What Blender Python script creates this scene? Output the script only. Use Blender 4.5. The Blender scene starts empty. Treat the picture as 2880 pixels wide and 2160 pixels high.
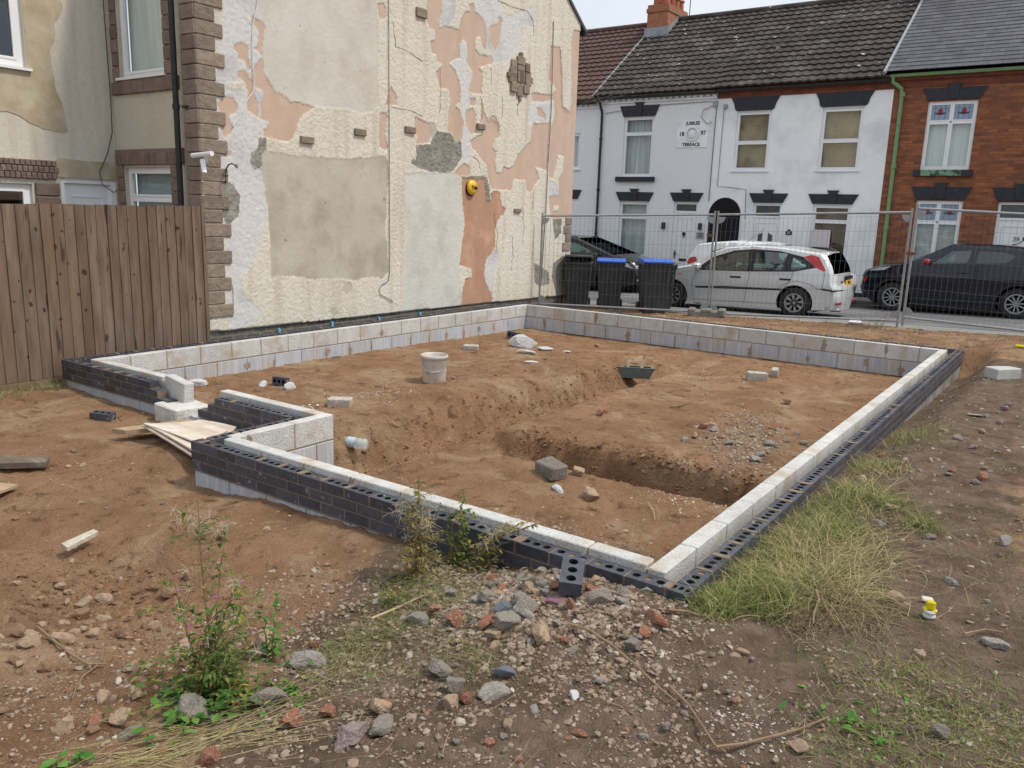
import bpy, bmesh, math, random
import numpy as np
from mathutils import Vector, Matrix, Euler
from mathutils.geometry import delaunay_2d_cdt
random.seed(7); rng = np.random.default_rng(7)
S = bpy.context.scene
COL = S.collection
R = math.radians
# ------------------------------------------------------------------ camera
CP = np.array([1.3508, -3.4547, 1.7745]); FPX = 2276.3
def _rot(rx, ry, rz):
    return (Matrix.Rotation(rz, 3, 'Z') @ Matrix.Rotation(rx, 3, 'X') @ Matrix.Rotation(ry, 3, 'Z'))
CM = _rot(1.3625, 0.032, 0.6115)
cam = bpy.data.cameras.new('camera'); cam.sensor_width = 36.0; cam.lens = FPX/2880*36
cam.clip_start = 0.05; cam.clip_end = 1000
co = bpy.data.objects.new('camera', cam); COL.objects.link(co)
co.matrix_world = Matrix.Translation(Vector(CP)) @ CM.to_4x4(); S.camera = co
CMn = np.array(CM)
# ------------------------------------------------------------------ sky and sun
SUN_AZ, SUN_EL = (0.92, 0.38), 57.0
w = bpy.data.worlds.new('World'); S.world = w; w.use_nodes = True
nt = w.node_tree; nt.nodes.clear()
wo = nt.nodes.new('ShaderNodeOutputWorld'); bg = nt.nodes.new('ShaderNodeBackground'); bg2 = nt.nodes.new('ShaderNodeBackground')
sky = nt.nodes.new('ShaderNodeTexSky'); sky.sky_type = 'NISHITA'; sky.sun_disc = False
sky.sun_elevation = R(SUN_EL); sky.sun_rotation = math.atan2(SUN_AZ[0], SUN_AZ[1])
bg.inputs[1].default_value = 0.12
nt.links.new(sky.outputs[0], bg.inputs[0])
tc = nt.nodes.new('ShaderNodeTexCoord'); nz = nt.nodes.new('ShaderNodeTexNoise'); nz.inputs['Scale'].default_value = 2.2; nz.inputs['Detail'].default_value = 6
cr = nt.nodes.new('ShaderNodeValToRGB'); cr.color_ramp.elements[0].position = .3; cr.color_ramp.elements[0].color = (.62, .71, .86, 1); cr.color_ramp.elements[1].position = .62; cr.color_ramp.elements[1].color = (.96, .98, 1, 1)
nt.links.new(tc.outputs['Generated'], nz.inputs['Vector']); nt.links.new(nz.outputs['Fac'], cr.inputs[0]); sp = nt.nodes.new('ShaderNodeSeparateXYZ'); nt.links.new(tc.outputs['Generated'], sp.inputs[0]); mr_ = nt.nodes.new('ShaderNodeMapRange'); mr_.inputs[1].default_value = 0; mr_.inputs[2].default_value = 1; mr_.inputs[3].default_value = .80; mr_.inputs[4].default_value = 1.35
nt.links.new(sp.outputs[2], mr_.inputs[0]); nt.links.new(mr_.outputs[0], bg2.inputs[1]); nt.links.new(cr.outputs[0], bg2.inputs[0])   # overcast sky: brightest overhead
mx = nt.nodes.new('ShaderNodeMixShader'); mx.inputs[0].default_value = 0.86
nt.links.new(bg.outputs[0], mx.inputs[1]); nt.links.new(bg2.outputs[0], mx.inputs[2]); nt.links.new(mx.outputs[0], wo.inputs[0])
sl = bpy.data.lights.new('sun', 'SUN'); sl.energy = 2.7; sl.angle = R(7); sl.color = (1, .92, .79)
so = bpy.data.objects.new('sun', sl); COL.objects.link(so)
sd = Vector((SUN_AZ[0]*math.cos(R(SUN_EL)), SUN_AZ[1]*math.cos(R(SUN_EL)), math.sin(R(SUN_EL))))
so.rotation_euler = sd.to_track_quat('Z', 'Y').to_euler()
S.view_settings.view_transform = 'Standard'; S.view_settings.look = 'None'; S.view_settings.gamma = 1; S.view_settings.exposure = 0.17
S.render.resolution_x = 1024; S.render.resolution_y = 768
S.render.engine = 'CYCLES'

# ------------------------------------------------------------------ pixel helpers (photo pixels 2880x2160 -> a plane in the world)
def ray(u, v): return CMn @ np.array([(u-1440)/FPX, (1080-v)/FPX, -1.0])
def at(u, v, ax, val):
    d = ray(u, v); t = (val-CP[ax])/d[ax]; return CP+t*d
# ------------------------------------------------------------------ numpy noise
def _h(i, j, s):
    n = (i*374761393 + j*668265263 + s*2246822519) & 0xffffffff
    n = ((n ^ (n >> 13))*1274126177) & 0xffffffff
    return ((n ^ (n >> 16)) & 0xffffff)/float(0xffffff)
def vn(x, y, s=0):
    x = np.asarray(x, float); y = np.asarray(y, float)
    i = np.floor(x).astype(np.int64); j = np.floor(y).astype(np.int64); fx = x-i; fy = y-j
    fx = fx*fx*(3-2*fx); fy = fy*fy*(3-2*fy)
    return (_h(i, j, s)*(1-fx)+_h(i+1, j, s)*fx)*(1-fy)+(_h(i, j+1, s)*(1-fx)+_h(i+1, j+1, s)*fx)*fy
def fbm(x, y, s=0, o=4):
    t = 0; a = .5
    for k in range(o):
        t = t+a*(vn(x*2**k, y*2**k, s+k)-.5); a *= .5
    return t
def sst(a, b, x):
    t = np.clip((x-a)/(b-a), 0, 1); return t*t*(3-2*t)
# ------------------------------------------------------------------ terrain heights
def zroad(x, y): return -.17+.021*(x+3.5)-.02*(y-13.6)
def hterr(x, y):
    x = np.asarray(x, float); y = np.asarray(y, float)
    wx = .12*fbm(x*1.3, y*1.3, 11); wy = .12*fbm(x*1.3+9, y*1.3, 12)
    # --- inside the footings
    ins = -.375-.06*sst(5, 9.5, y)
    bx = x+wx*1.6
    foot = -4.25+.02*y
    m1 = sst(.9, 1.5, y)*(1-sst(7.6, 9.0, y))
    platform = sst(foot+.0, foot-.14-.18*vn(y*2.3, y*.2, 5), bx+.04*fbm(x*5, y*5, 16))           # 1 on the left of the bank
    strip = (1-platform)*(1-sst(-3.75, -3.45, bx))
    ins = ins-m1*(1-platform)*.09-m1*strip*.27
    ins = ins-.05*sst(-5.0, -3.6, x)*(1-sst(1.8, 2.6, y))
    # cross trench running to the right hand wall
    ty = y+wy*1.4
    c2 = 2.60+.0*x
    ty = ty+.05*fbm(x*6, y*2, 14); d2 = .26+.34*sst(-3.4, -1.6, x)
    t2 = sst(-3.75, -3.4, x)*sst(c2-.03, c2+.05, ty)*(1-sst(3.14, 3.30, ty+.10*fbm(x*5, y*3, 15)))
    ins = ins-d2*t2
    ins = ins+.05*np.exp(-((ty-3.55)/.3)**2)*sst(-3.6, -2.8, x)
    # --- outside in front (y<0)
    zx = np.interp(x, [-12, -8, -5.5, -4.1, -3.2, -2.0, -1.1, -.3, .3, 1.2, 2.5], [-.28, -.30, -.35, -.375, -.275, -.245, -.215, -.11, -.07, -.06, -.05])
    fr = zx+.10*sst(-1.0, -3.2, y)*(1+sst(-4, 0, x))
    fr = fr+.13*np.exp(-(((x+.55)/.8)**2+((y+.35)/.45)**2))                 # rubble heap by the corner
    fr = fr-.16*np.exp(-(((x+2.9)/.9)**2+((y+1.35)/.45)**2))                # scrape in the loose soil
    fr = fr+.10*np.exp(-(((x+4.7)/.45)**2+((y-.25)/.35)**2))                # heap at the step in the wall
    # --- outside right (x>0)
    zw = np.interp(y, [0, 2.8, 4.5, 7, 9, 10.4, 12], [-.08, -.10, -.20, -.32, -.38, -.42, -.15])
    bs = np.interp(y, [0, 3, 8, 11, 13], [-.06, -.07, -.08, -.03, 0])+.04*sst(.8, 2.5, x)
    rt = zw+(bs-zw)*sst(0.02, .5, x)
    bk = .0+.033*(np.clip(x, -12, .8)+1.25)-.03*sst(12.0, 12.6, y)
    bk = bk-.10*(1-sst(10.0, 10.8, y))
    h = ins.copy() if hasattr(ins, 'copy') else ins
    infoot = (x > -7.8) & (x < -.1) & (y > .06) & (y < 9.9)
    porch = (x < -3.97) & (y < 1.06)
    right = x >= -.1
    h = np.where(infoot & ~porch, ins, 0)
    h = np.where((~infoot | porch) & (y < 1.2) & ~right, fr, h)
    h = np.where(right, rt+(fr-rt)*(1-sst(-.2, .6, y)), h)
    h = np.where(~infoot & ~porch & (y >= 1.2) & (x < -.1), -.22, h)
    h = np.where((y >= 9.9) & (x < -.1), bk, h)
    h = np.where((y >= 9.9) & right, bk+(rt-bk)*(1-sst(10.2, 11.2, y)), h)
    # rough ground
    rub = sst(-2.6, -.9, x)*sst(.4, -.4, y)
    loose = np.exp(-(((x+2.7)/1.1)**2+((y+1.4)/.6)**2))
    edge = np.clip(m1*np.exp(-((bx-foot+.25)/.3)**2)+1.3*t2*0+np.exp(-((ty-3.2)/.16)**2)*sst(-3.6, -3, x)*(infoot), 0, 1)
    amp = .75+.4*rub+.9*loose+2.2*edge*infoot
    h = h+amp*(.05*fbm(x*2.2, y*2.2, 1)+.045*fbm(x*9, y*9, 2)+.034*fbm(x*28, y*28, 3, 3)-.03*np.maximum(0, fbm(x*13, y*17, 8, 4)-.12))
    cl = sst(.05, .30, fbm(x*1.1+4, y*1.4, 77, 3))*(x > -9)*(y < 12.3); h = h+cl*.035*np.maximum(0, fbm(x*17, y*19, 78, 3)-.02)+.02*np.abs(fbm(x*3.1, y*8.0, 79, 3))*(y < 12.3)
    # road level beyond the verge
    h = np.where(y > 12.35, zroad(x, y)-.06, h)
    return h
def gp(u, v, lift=0):
    d = ray(u, v); d = d/np.linalg.norm(d)
    t = np.arange(.6, 40, .01); P = CP[None]+t[:, None]*d[None]
    below = P[:, 2] < hterr(P[:, 0], P[:, 1])
    k = int(np.argmax(below)); q = P[k]
    return Vector((q[0], q[1], float(hterr(q[0], q[1]))+lift))
# ------------------------------------------------------------------ materials
_M = {}
def N(nt, t, **kw):
    n = nt.nodes.new(t)
    for k, v in kw.items():
        if k in n.inputs: n.inputs[k].default_value = v
        else: setattr(n, k, v)
    return n
def mat(name, c1, c2=None, rough=.8, scale=6, detail=5, bump=0, bscale=40, metal=0, island=0, objr=0, spots=None, c3=None, s3=1.2, coat=0, bdist=.01, vec='Object', stretch=None, spec=.3, lo=.35, hi=.65, streak=None, trans=0, knots=None):
    """noise-mixed principled material. spots=(colour, scale, threshold); c3: large-scale stain colour; island/objr: brightness variation"""
    if name in _M: return _M[name]
    m = bpy.data.materials.new(name); m.use_nodes = True; t = m.node_tree; b = t.nodes['Principled BSDF']
    b.inputs['Roughness'].default_value = rough; b.inputs['Metallic'].default_value = metal; b.inputs['Specular IOR Level'].default_value = spec
    if coat: b.inputs['Coat Weight'].default_value = coat; b.inputs['Coat Roughness'].default_value = .05
    tc = N(t, 'ShaderNodeTexCoord'); mp = N(t, 'ShaderNodeMapping')
    if stretch: mp.inputs['Scale'].default_value = stretch
    t.links.new(tc.outputs[vec], mp.inputs[0]); V = mp.outputs[0]
    c2 = c2 or tuple(x*.8 for x in c1)
    n1 = N(t, 'ShaderNodeTexNoise', Scale=scale, Detail=detail, Roughness=.62); t.links.new(V, n1.inputs['Vector'])
    r1 = N(t, 'ShaderNodeValToRGB'); e = r1.color_ramp.elements; e[0].position = lo; e[0].color = (*c1, 1); e[1].position = hi; e[1].color = (*c2, 1)
    t.links.new(n1.outputs['Fac'], r1.inputs[0]); out = r1.outputs[0]
    def mix(a, bcol, fac, typ='MIX'):
        x = N(t, 'ShaderNodeMix', data_type='RGBA', blend_type=typ)
        if isinstance(fac, float): x.inputs[0].default_value = fac
        else: t.links.new(fac, x.inputs[0])
        t.links.new(a, x.inputs[6])
        if isinstance(bcol, tuple): x.inputs[7].default_value = (*bcol, 1)
        else: t.links.new(bcol, x.inputs[7])
        return x.outputs[2]
    def ramp(src, a, bb):
        r = N(t, 'ShaderNodeMapRange'); r.inputs[1].default_value = a; r.inputs[2].default_value = bb; t.links.new(src, r.inputs[0]); return r.outputs[0]
    if c3:
        n3 = N(t, 'ShaderNodeTexNoise', Scale=s3, Detail=6, Roughness=.6); t.links.new(V, n3.inputs['Vector'])
        out = mix(out, c3, ramp(n3.outputs['Fac'], .5, .68))
    if spots:
        n4 = N(t, 'ShaderNodeTexNoise', Scale=spots[1], Detail=2); t.links.new(V, n4.inputs['Vector'])
        out = mix(out, spots[0], ramp(n4.outputs['Fac'], spots[2], spots[2]+.05))
    if streak:
        mp2 = N(t, 'ShaderNodeMapping'); mp2.inputs['Scale'].default_value = streak[1]; t.links.new(tc.outputs[vec], mp2.inputs[0])
        n5 = N(t, 'ShaderNodeTexNoise', Scale=1.0, Detail=5); t.links.new(mp2.outputs[0], n5.inputs['Vector'])
        out = mix(out, streak[0], ramp(n5.outputs['Fac'], .48, .72))
    if knots:
        n6 = N(t, 'ShaderNodeTexNoise', Scale=knots[1], Detail=1); mk_ = N(t, 'ShaderNodeMapping'); mk_.inputs['Scale'].default_value = (1, 1, .8); t.links.new(tc.outputs[vec], mk_.inputs[0]); t.links.new(mk_.outputs[0], n6.inputs['Vector']); out = mix(out, knots[0], ramp(n6.outputs['Fac'], knots[2], knots[2]+.04))
    if island or objr:
        if island: g = N(t, 'ShaderNodeNewGeometry'); src = g.outputs['Random Per Island']; k = island
        else: g = N(t, 'ShaderNodeObjectInfo'); src = g.outputs['Random']; k = objr
        r = N(t, 'ShaderNodeMapRange'); r.inputs[3].default_value = 1-k; r.inputs[4].default_value = 1+k; t.links.new(src, r.inputs[0])
        hv = N(t, 'ShaderNodeHueSaturation'); t.links.new(r.outputs[0], hv.inputs['Value']); t.links.new(out, hv.inputs['Color']); out = hv.outputs[0]
    t.links.new(out, b.inputs['Base Color'])
    if bump:
        nb = N(t, 'ShaderNodeTexNoise', Scale=bscale, Detail=6, Roughness=.65); t.links.new(V, nb.inputs['Vector'])
        bp = N(t, 'ShaderNodeBump', Strength=bump, Distance=bdist); t.links.new(nb.outputs['Fac'], bp.inputs['Height']); t.links.new(bp.outputs[0], b.inputs['Normal'])
    _M[name] = m; return m
def brickmat(name, c1, c2, mortar, bw, rh, msize=.01, axes='xz', rough=.85, third=None, off=.5, bump=.4):
    if name in _M: return _M[name]
    m = bpy.data.materials.new(name); m.use_nodes = True; t = m.node_tree; b = t.nodes['Principled BSDF']; b.inputs['Roughness'].default_value = rough; b.inputs['Specular IOR Level'].default_value = .25
    tc = N(t, 'ShaderNodeTexCoord'); sx = N(t, 'ShaderNodeSeparateXYZ'); cb = N(t, 'ShaderNodeCombineXYZ'); t.links.new(tc.outputs['Object'], sx.inputs[0])
    t.links.new(sx.outputs['XYZ'.index(axes[0].upper())], cb.inputs[0]); t.links.new(sx.outputs['XYZ'.index(axes[1].upper())], cb.inputs[1])
    br = N(t, 'ShaderNodeTexBrick', Scale=1.0); br.offset = off
    br.inputs['Brick Width'].default_value = bw; br.inputs['Row Height'].default_value = rh; br.inputs['Mortar Size'].default_value = msize; br.inputs['Mortar Smooth'].default_value = .2; br.inputs['Bias'].default_value = 0
    br.inputs['Color1'].default_value = (*c1, 1); br.inputs['Color2'].default_value = (*c2, 1); br.inputs['Mortar'].default_value = (*mortar, 1)
    t.links.new(cb.outputs[0], br.inputs['Vector'])
    n = N(t, 'ShaderNodeTexNoise', Scale=5.0, Detail=6); t.links.new(tc.outputs['Object'], n.inputs['Vector'])
    r = N(t, 'ShaderNodeMapRange'); r.inputs[3].default_value = .65; r.inputs[4].default_value = 1.35; t.links.new(n.outputs['Fac'], r.inputs[0])
    hv = N(t, 'ShaderNodeHueSaturation'); t.links.new(r.outputs[0], hv.inputs['Value']); t.links.new(br.outputs['Color'], hv.inputs['Color'])
    t.links.new(hv.outputs[0], b.inputs['Base Color'])
    bp = N(t, 'ShaderNodeBump', Strength=bump, Distance=.01); bp.invert = True; t.links.new(br.outputs['Fac'], bp.inputs['Height']); t.links.new(bp.outputs[0], b.inputs['Normal'])
    _M[name] = m; return m
def islandramp(name, cols, rough=.9, bump=.3, bscale=60, trans=0, obj=False):
    if name in _M: return _M[name]
    m = bpy.data.materials.new(name); m.use_nodes = True; t = m.node_tree; b = t.nodes['Principled BSDF']; b.inputs['Roughness'].default_value = rough; b.inputs['Specular IOR Level'].default_value = .2
    if obj: g = N(t, 'ShaderNodeObjectInfo'); src = g.outputs['Random']
    else: g = N(t, 'ShaderNodeNewGeometry'); src = g.outputs['Random Per Island']
    r = N(t, 'ShaderNodeValToRGB'); r.color_ramp.interpolation = 'LINEAR'; e = r.color_ramp.elements
    for i, (p, c) in enumerate(cols):
        if i < 2: e[i].position = p; e[i].color = (*c, 1)
        else: k = e.new(p); k.color = (*c, 1)
    t.links.new(src, r.inputs[0])
    tc = N(t, 'ShaderNodeTexCoord'); n = N(t, 'ShaderNodeTexNoise', Scale=25.0, Detail=5); t.links.new(tc.outputs['Object'], n.inputs['Vector'])
    mr = N(t, 'ShaderNodeMapRange'); mr.inputs[3].default_value = .7; mr.inputs[4].default_value = 1.3; t.links.new(n.outputs['Fac'], mr.inputs[0])
    hv = N(t, 'ShaderNodeHueSaturation'); t.links.new(mr.outputs[0], hv.inputs['Value']); t.links.new(r.outputs[0], hv.inputs['Color'])
    t.links.new(hv.outputs[0], b.inputs['Base Color'])
    if bump:
        nb = N(t, 'ShaderNodeTexNoise', Scale=bscale, Detail=5); t.links.new(tc.outputs['Object'], nb.inputs['Vector'])
        bp = N(t, 'ShaderNodeBump', Strength=bump, Distance=.01); t.links.new(nb.outputs['Fac'], bp.inputs['Height']); t.links.new(bp.outputs[0], b.inputs['Normal'])
    if trans:
        b.inputs['Transmission Weight'].default_value = 0
        tr = N(t, 'ShaderNodeBsdfTranslucent'); t.links.new(hv.outputs[0], tr.inputs[0]); ms = N(t, 'ShaderNodeMixShader'); ms.inputs[0].default_value = trans
        o = t.nodes['Material Output']; t.links.new(b.outputs[0], ms.inputs[1]); t.links.new(tr.outputs[0], ms.inputs[2]); t.links.new(ms.outputs[0], o.inputs[0])
    _M[name] = m; return m
def glassmat(name, tint, alpha_mix, rough=.03):
    if name in _M: return _M[name]
    m = bpy.data.materials.new(name); m.use_nodes = True; t = m.node_tree; t.nodes.remove(t.nodes['Principled BSDF'])
    o = t.nodes['Material Output']; tr = N(t, 'ShaderNodeBsdfTransparent'); tr.inputs[0].default_value = (*tint, 1)
    gl = N(t, 'ShaderNodeBsdfGlossy'); gl.inputs['Roughness'].default_value = rough; gl.inputs[0].default_value = (.9, .95, 1, 1)
    fr = N(t, 'ShaderNodeFresnel'); fr.inputs[0].default_value = 1.5
    ad = N(t, 'ShaderNodeMath', operation='ADD'); ad.inputs[1].default_value = alpha_mix; t.links.new(fr.outputs[0], ad.inputs[0])
    ge = N(t, 'ShaderNodeNewGeometry'); iv = N(t, 'ShaderNodeMath', operation='SUBTRACT'); iv.inputs[0].default_value = 1; t.links.new(ge.outputs['Backfacing'], iv.inputs[1]); mu = N(t, 'ShaderNodeMath', operation='MULTIPLY'); t.links.new(ad.outputs[0], mu.inputs[0]); t.links.new(iv.outputs[0], mu.inputs[1]); ad = mu
    ms = N(t, 'ShaderNodeMixShader'); t.links.new(ad.outputs[0], ms.inputs[0]); t.links.new(tr.outputs[0], ms.inputs[1]); t.links.new(gl.outputs[0], ms.inputs[2]); t.links.new(ms.outputs[0], o.inputs[0])
    _M[name] = m; return m
# ------------------------------------------------------------------ mesh building
class MB:
    def __init__(s): s.v = []; s.f = []; s.m = []; s.smooth = False
    def add(s, vs, fs, mi=0):
        o = len(s.v); s.v += [tuple(p) for p in vs]; s.f += [tuple(o+i for i in f) for f in fs]; s.m += [mi]*len(fs); return s
    def box(s, x0, x1, y0, y1, z0, z1, mi=0, M=None, skip=()):
        vs = [(x0, y0, z0), (x1, y0, z0), (x1, y1, z0), (x0, y1, z0), (x0, y0, z1), (x1, y0, z1), (x1, y1, z1), (x0, y1, z1)]
        fs = [(0, 3, 2, 1), (4, 5, 6, 7), (0, 1, 5, 4), (1, 2, 6, 5), (2, 3, 7, 6), (3, 0, 4, 7)]
        fs = [f for i, f in enumerate(fs) if i not in skip]
        if M is not None: vs = [tuple(M @ Vector(p)) for p in vs]
        return s.add(vs, fs, mi)
    def rbox(s, x0, x1, y0, y1, z0, z1, b=.01, mi=0, M=None, jit=0):
        """box with bevelled edges"""
        vs = []; 
        for (sx, X) in ((1, x0), (-1, x1)):
            for (sy, Y) in ((1, y0), (-1, y1)):
                for (sz, Z) in ((1, z0), (-1, z1)):
                    j = [random.uniform(-jit, jit) for _ in range(3)]
                    vs += [(X+j[0], Y+sy*b+j[1], Z+sz*b+j[2]), (X+sx*b+j[0], Y+j[1], Z+sz*b+j[2]), (X+sx*b+j[0], Y+sy*b+j[1], Z+j[2])]
        bm = bmesh.new()
        for p in vs: bm.verts.new(p if M is None else M @ Vector(p))
        r = bmesh.ops.convex_hull(bm, input=bm.verts[:]); bm.verts.index_update()
        s.add([v.co for v in bm.verts], [[v.index for v in f.verts] for f in bm.faces], mi); bm.free(); return s
    def tube(s, pts, rad, n=6, mi=0, cap=True):
        pts = [Vector(p) for p in pts]; rs = rad if isinstance(rad, (list, tuple)) else [rad]*len(pts); vs = []; fs = []
        for i, p in enumerate(pts):
            d = (pts[min(i+1, len(pts)-1)]-pts[max(i-1, 0)]).normalized()
            a = d.orthogonal().normalized() if i == 0 else (a-d*a.dot(d)).normalized()
            b = d.cross(a)
            for k in range(n):
                t = 2*math.pi*k/n; vs.append(p+(a*math.cos(t)+b*math.sin(t))*rs[i])
        for i in range(len(pts)-1):
            for k in range(n): fs.append((i*n+k, i*n+(k+1) % n, (i+1)*n+(k+1) % n, (i+1)*n+k))
        if cap: fs.append(tuple(range(n-1, -1, -1))); fs.append(tuple(range((len(pts)-1)*n, len(pts)*n)))
        return s.add(vs, fs, mi)
    def lathe(s, prof, n=24, axis='z', c=(0, 0, 0), mi=0, sy=1):
        vs = []; fs = []; L = len(prof)
        for k in range(n):
            t = 2*math.pi*k/n
            for (r, z) in prof:
                p = (r*math.cos(t), r*math.sin(t)*sy, z)
                if axis == 'y': p = (p[0], p[2], p[1])
                if axis == 'x': p = (p[2], p[0], p[1])
                vs.append((p[0]+c[0], p[1]+c[1], p[2]+c[2]))
        for k in range(n):
            for i in range(L-1):
                a, b = k*L+i, ((k+1) % n)*L+i; fs.append((a, b, b+1, a+1))
        return s.add(vs, fs, mi)
    def prism(s, poly, ax, a, b, mi=0, side=None):
        """extrude a 2D polygon along axis ax from a to b"""
        def P(q, t): return (t, q[0], q[1]) if ax == 'x' else ((q[0], t, q[1]) if ax == 'y' else (q[0], q[1], t))
        n = len(poly); vs = [P(q, a) for q in poly]+[P(q, b) for q in poly]
        s.add(vs, [tuple(range(n)), tuple(range(2*n-1, n-1, -1))]+[(i, i+n, (i+1) % n+n, (i+1) % n) for i in range(n)], mi); return s
    def build(s, name, mats, parent=None, smooth=None, world=True, fix=True):
        me = bpy.data.meshes.new(name); me.from_pydata(s.v, [], s.f)
        ms = mats if isinstance(mats, (list, tuple)) else [mats]
        for m in ms: me.materials.append(m)
        if len(ms) > 1: me.polygons.foreach_set('material_index', s.m)
        if fix:
            bm = bmesh.new(); bm.from_mesh(me); bmesh.ops.recalc_face_normals(bm, faces=bm.faces); bm.to_mesh(me); bm.free()
        o = bpy.data.objects.new(name, me); COL.objects.link(o)
        if smooth or (smooth is None and s.smooth): me.polygons.foreach_set('use_smooth', [True]*len(me.polygons))
        if parent is not None:
            o.parent = parent
            if world:
                q = parent; off = Vector((0, 0, 0))
                while q is not None: off += Vector(q.location); q = q.parent
                o.location = -off
        return o
def npmesh(name, V, F, mat_, parent=None, smooth=False, mi=None):
    """V (n,3) F (m,k) arrays"""
    me = bpy.data.meshes.new(name); n, m, k = len(V), len(F), F.shape[1]
    me.vertices.add(n); me.vertices.foreach_set('co', V.astype(np.float32).ravel())
    me.loops.add(m*k); me.loops.foreach_set('vertex_index', F.astype(np.int32).ravel())
    me.polygons.add(m); me.polygons.foreach_set('loop_start', np.arange(0, m*k, k, dtype=np.int32))
    me.polygons.foreach_set('loop_total', np.full(m, k, dtype=np.int32))
    for q in (mat_ if isinstance(mat_, (list, tuple)) else [mat_]): me.materials.append(q)
    if mi is not None: me.polygons.foreach_set('material_index', mi.astype(np.int32))
    me.polygons.foreach_set('use_smooth', np.full(m, smooth)); me.update(calc_edges=True); me.validate()
    o = bpy.data.objects.new(name, me); COL.objects.link(o)
    if parent is not None: o.parent = parent; o.location = -Vector(parent.location)
    return o
def tag(o, label=None, cat=None, group=None, kind=None):
    if label: o['label'] = label
    if cat: o['category'] = cat
    if group: o['group'] = group
    if kind: o['kind'] = kind
    return o
def empty(name, loc, label, cat, group=None, rz=0):
    o = bpy.data.objects.new(name, None); COL.objects.link(o); o.location = loc; o.rotation_euler = (0, 0, rz); o.empty_display_size = .1
    return tag(o, label, cat, group)
def copy_tree(o, parent=None):
    c = o.copy(); COL.objects.link(c); c.parent = parent
    for ch in list(o.children): copy_tree(ch, c)
    return c
def text(name, body, size, loc, rot, m, parent, ext=.002, align='CENTER', bold=0, sx=1):
    cu = bpy.data.curves.new(name, 'FONT'); cu.body = body; cu.size = size; cu.extrude = ext; cu.align_x = align; cu.align_y = 'CENTER'; cu.offset = bold
    tmp = bpy.data.objects.new('tmp', cu); COL.objects.link(tmp); bpy.context.view_layer.update()
    me = bpy.data.meshes.new_from_object(tmp.evaluated_get(bpy.context.evaluated_depsgraph_get())); bpy.data.objects.remove(tmp); bpy.data.curves.remove(cu)
    me.name = name; me.materials.clear(); me.materials.append(m)
    Mx = Matrix.Translation(Vector(loc)) @ Euler(rot).to_matrix().to_4x4() @ Matrix.Diagonal((sx, 1, 1, 1)); me.transform(Mx)
    o = bpy.data.objects.new(name, me); COL.objects.link(o)
    if parent is not None:
        o.parent = parent; q = parent; off = Vector((0, 0, 0)); loc_ = False
        while q is not None: off += Vector(q.location); loc_ = loc_ or bool(q.get('local')); q = q.parent
        o.location = (0, 0, 0) if loc_ else -off
    return o
def inpoly(px, py, poly):
    px = np.asarray(px); py = np.asarray(py); c = np.zeros(px.shape, bool); n = len(poly)
    for i in range(n):
        x0, y0 = poly[i]; x1, y1 = poly[(i+1) % n]
        if y0 == y1: continue
        c ^= ((y0 > py) != (y1 > py)) & (px < (x1-x0)*(py-y0)/(y1-y0)+x0)
    return c
# ================================================================== SETTING
# ---- the ground: one sheet, fine round the camera and reaching to the horizon
def axis(segs):
    out = []
    for a, b, st in segs: out += list(np.arange(a, b-1e-6, st))
    out.append(segs[-1][1]); return np.array(out)
gx = axis([(-300, -40, 40), (-40, -12, 4), (-12, -9, .5), (-9, -4.2, .05), (-4.2, 2.2, .024), (2.2, 4, .1), (4, 12, 1), (12, 40, 7), (40, 300, 40)])
gy = axis([(-300, -40, 40), (-40, -6, 4), (-6, -3, .3), (-3, 1.2, .022), (1.2, 4.6, .032), (4.6, 12.6, .055), (12.6, 24, 1), (24, 40, 4), (40, 300, 40)])
GX, GY = np.meshgrid(gx, gy); GZ = hterr(GX, GY)
ny, nx = GX.shape
V = np.stack([GX.ravel(), GY.ravel(), GZ.ravel()], 1)
idx = np.arange(nx*ny).reshape(ny, nx)
F = np.stack([idx[:-1, :-1].ravel(), idx[:-1, 1:].ravel(), idx[1:, 1:].ravel(), idx[1:, :-1].ravel()], 1)
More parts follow.
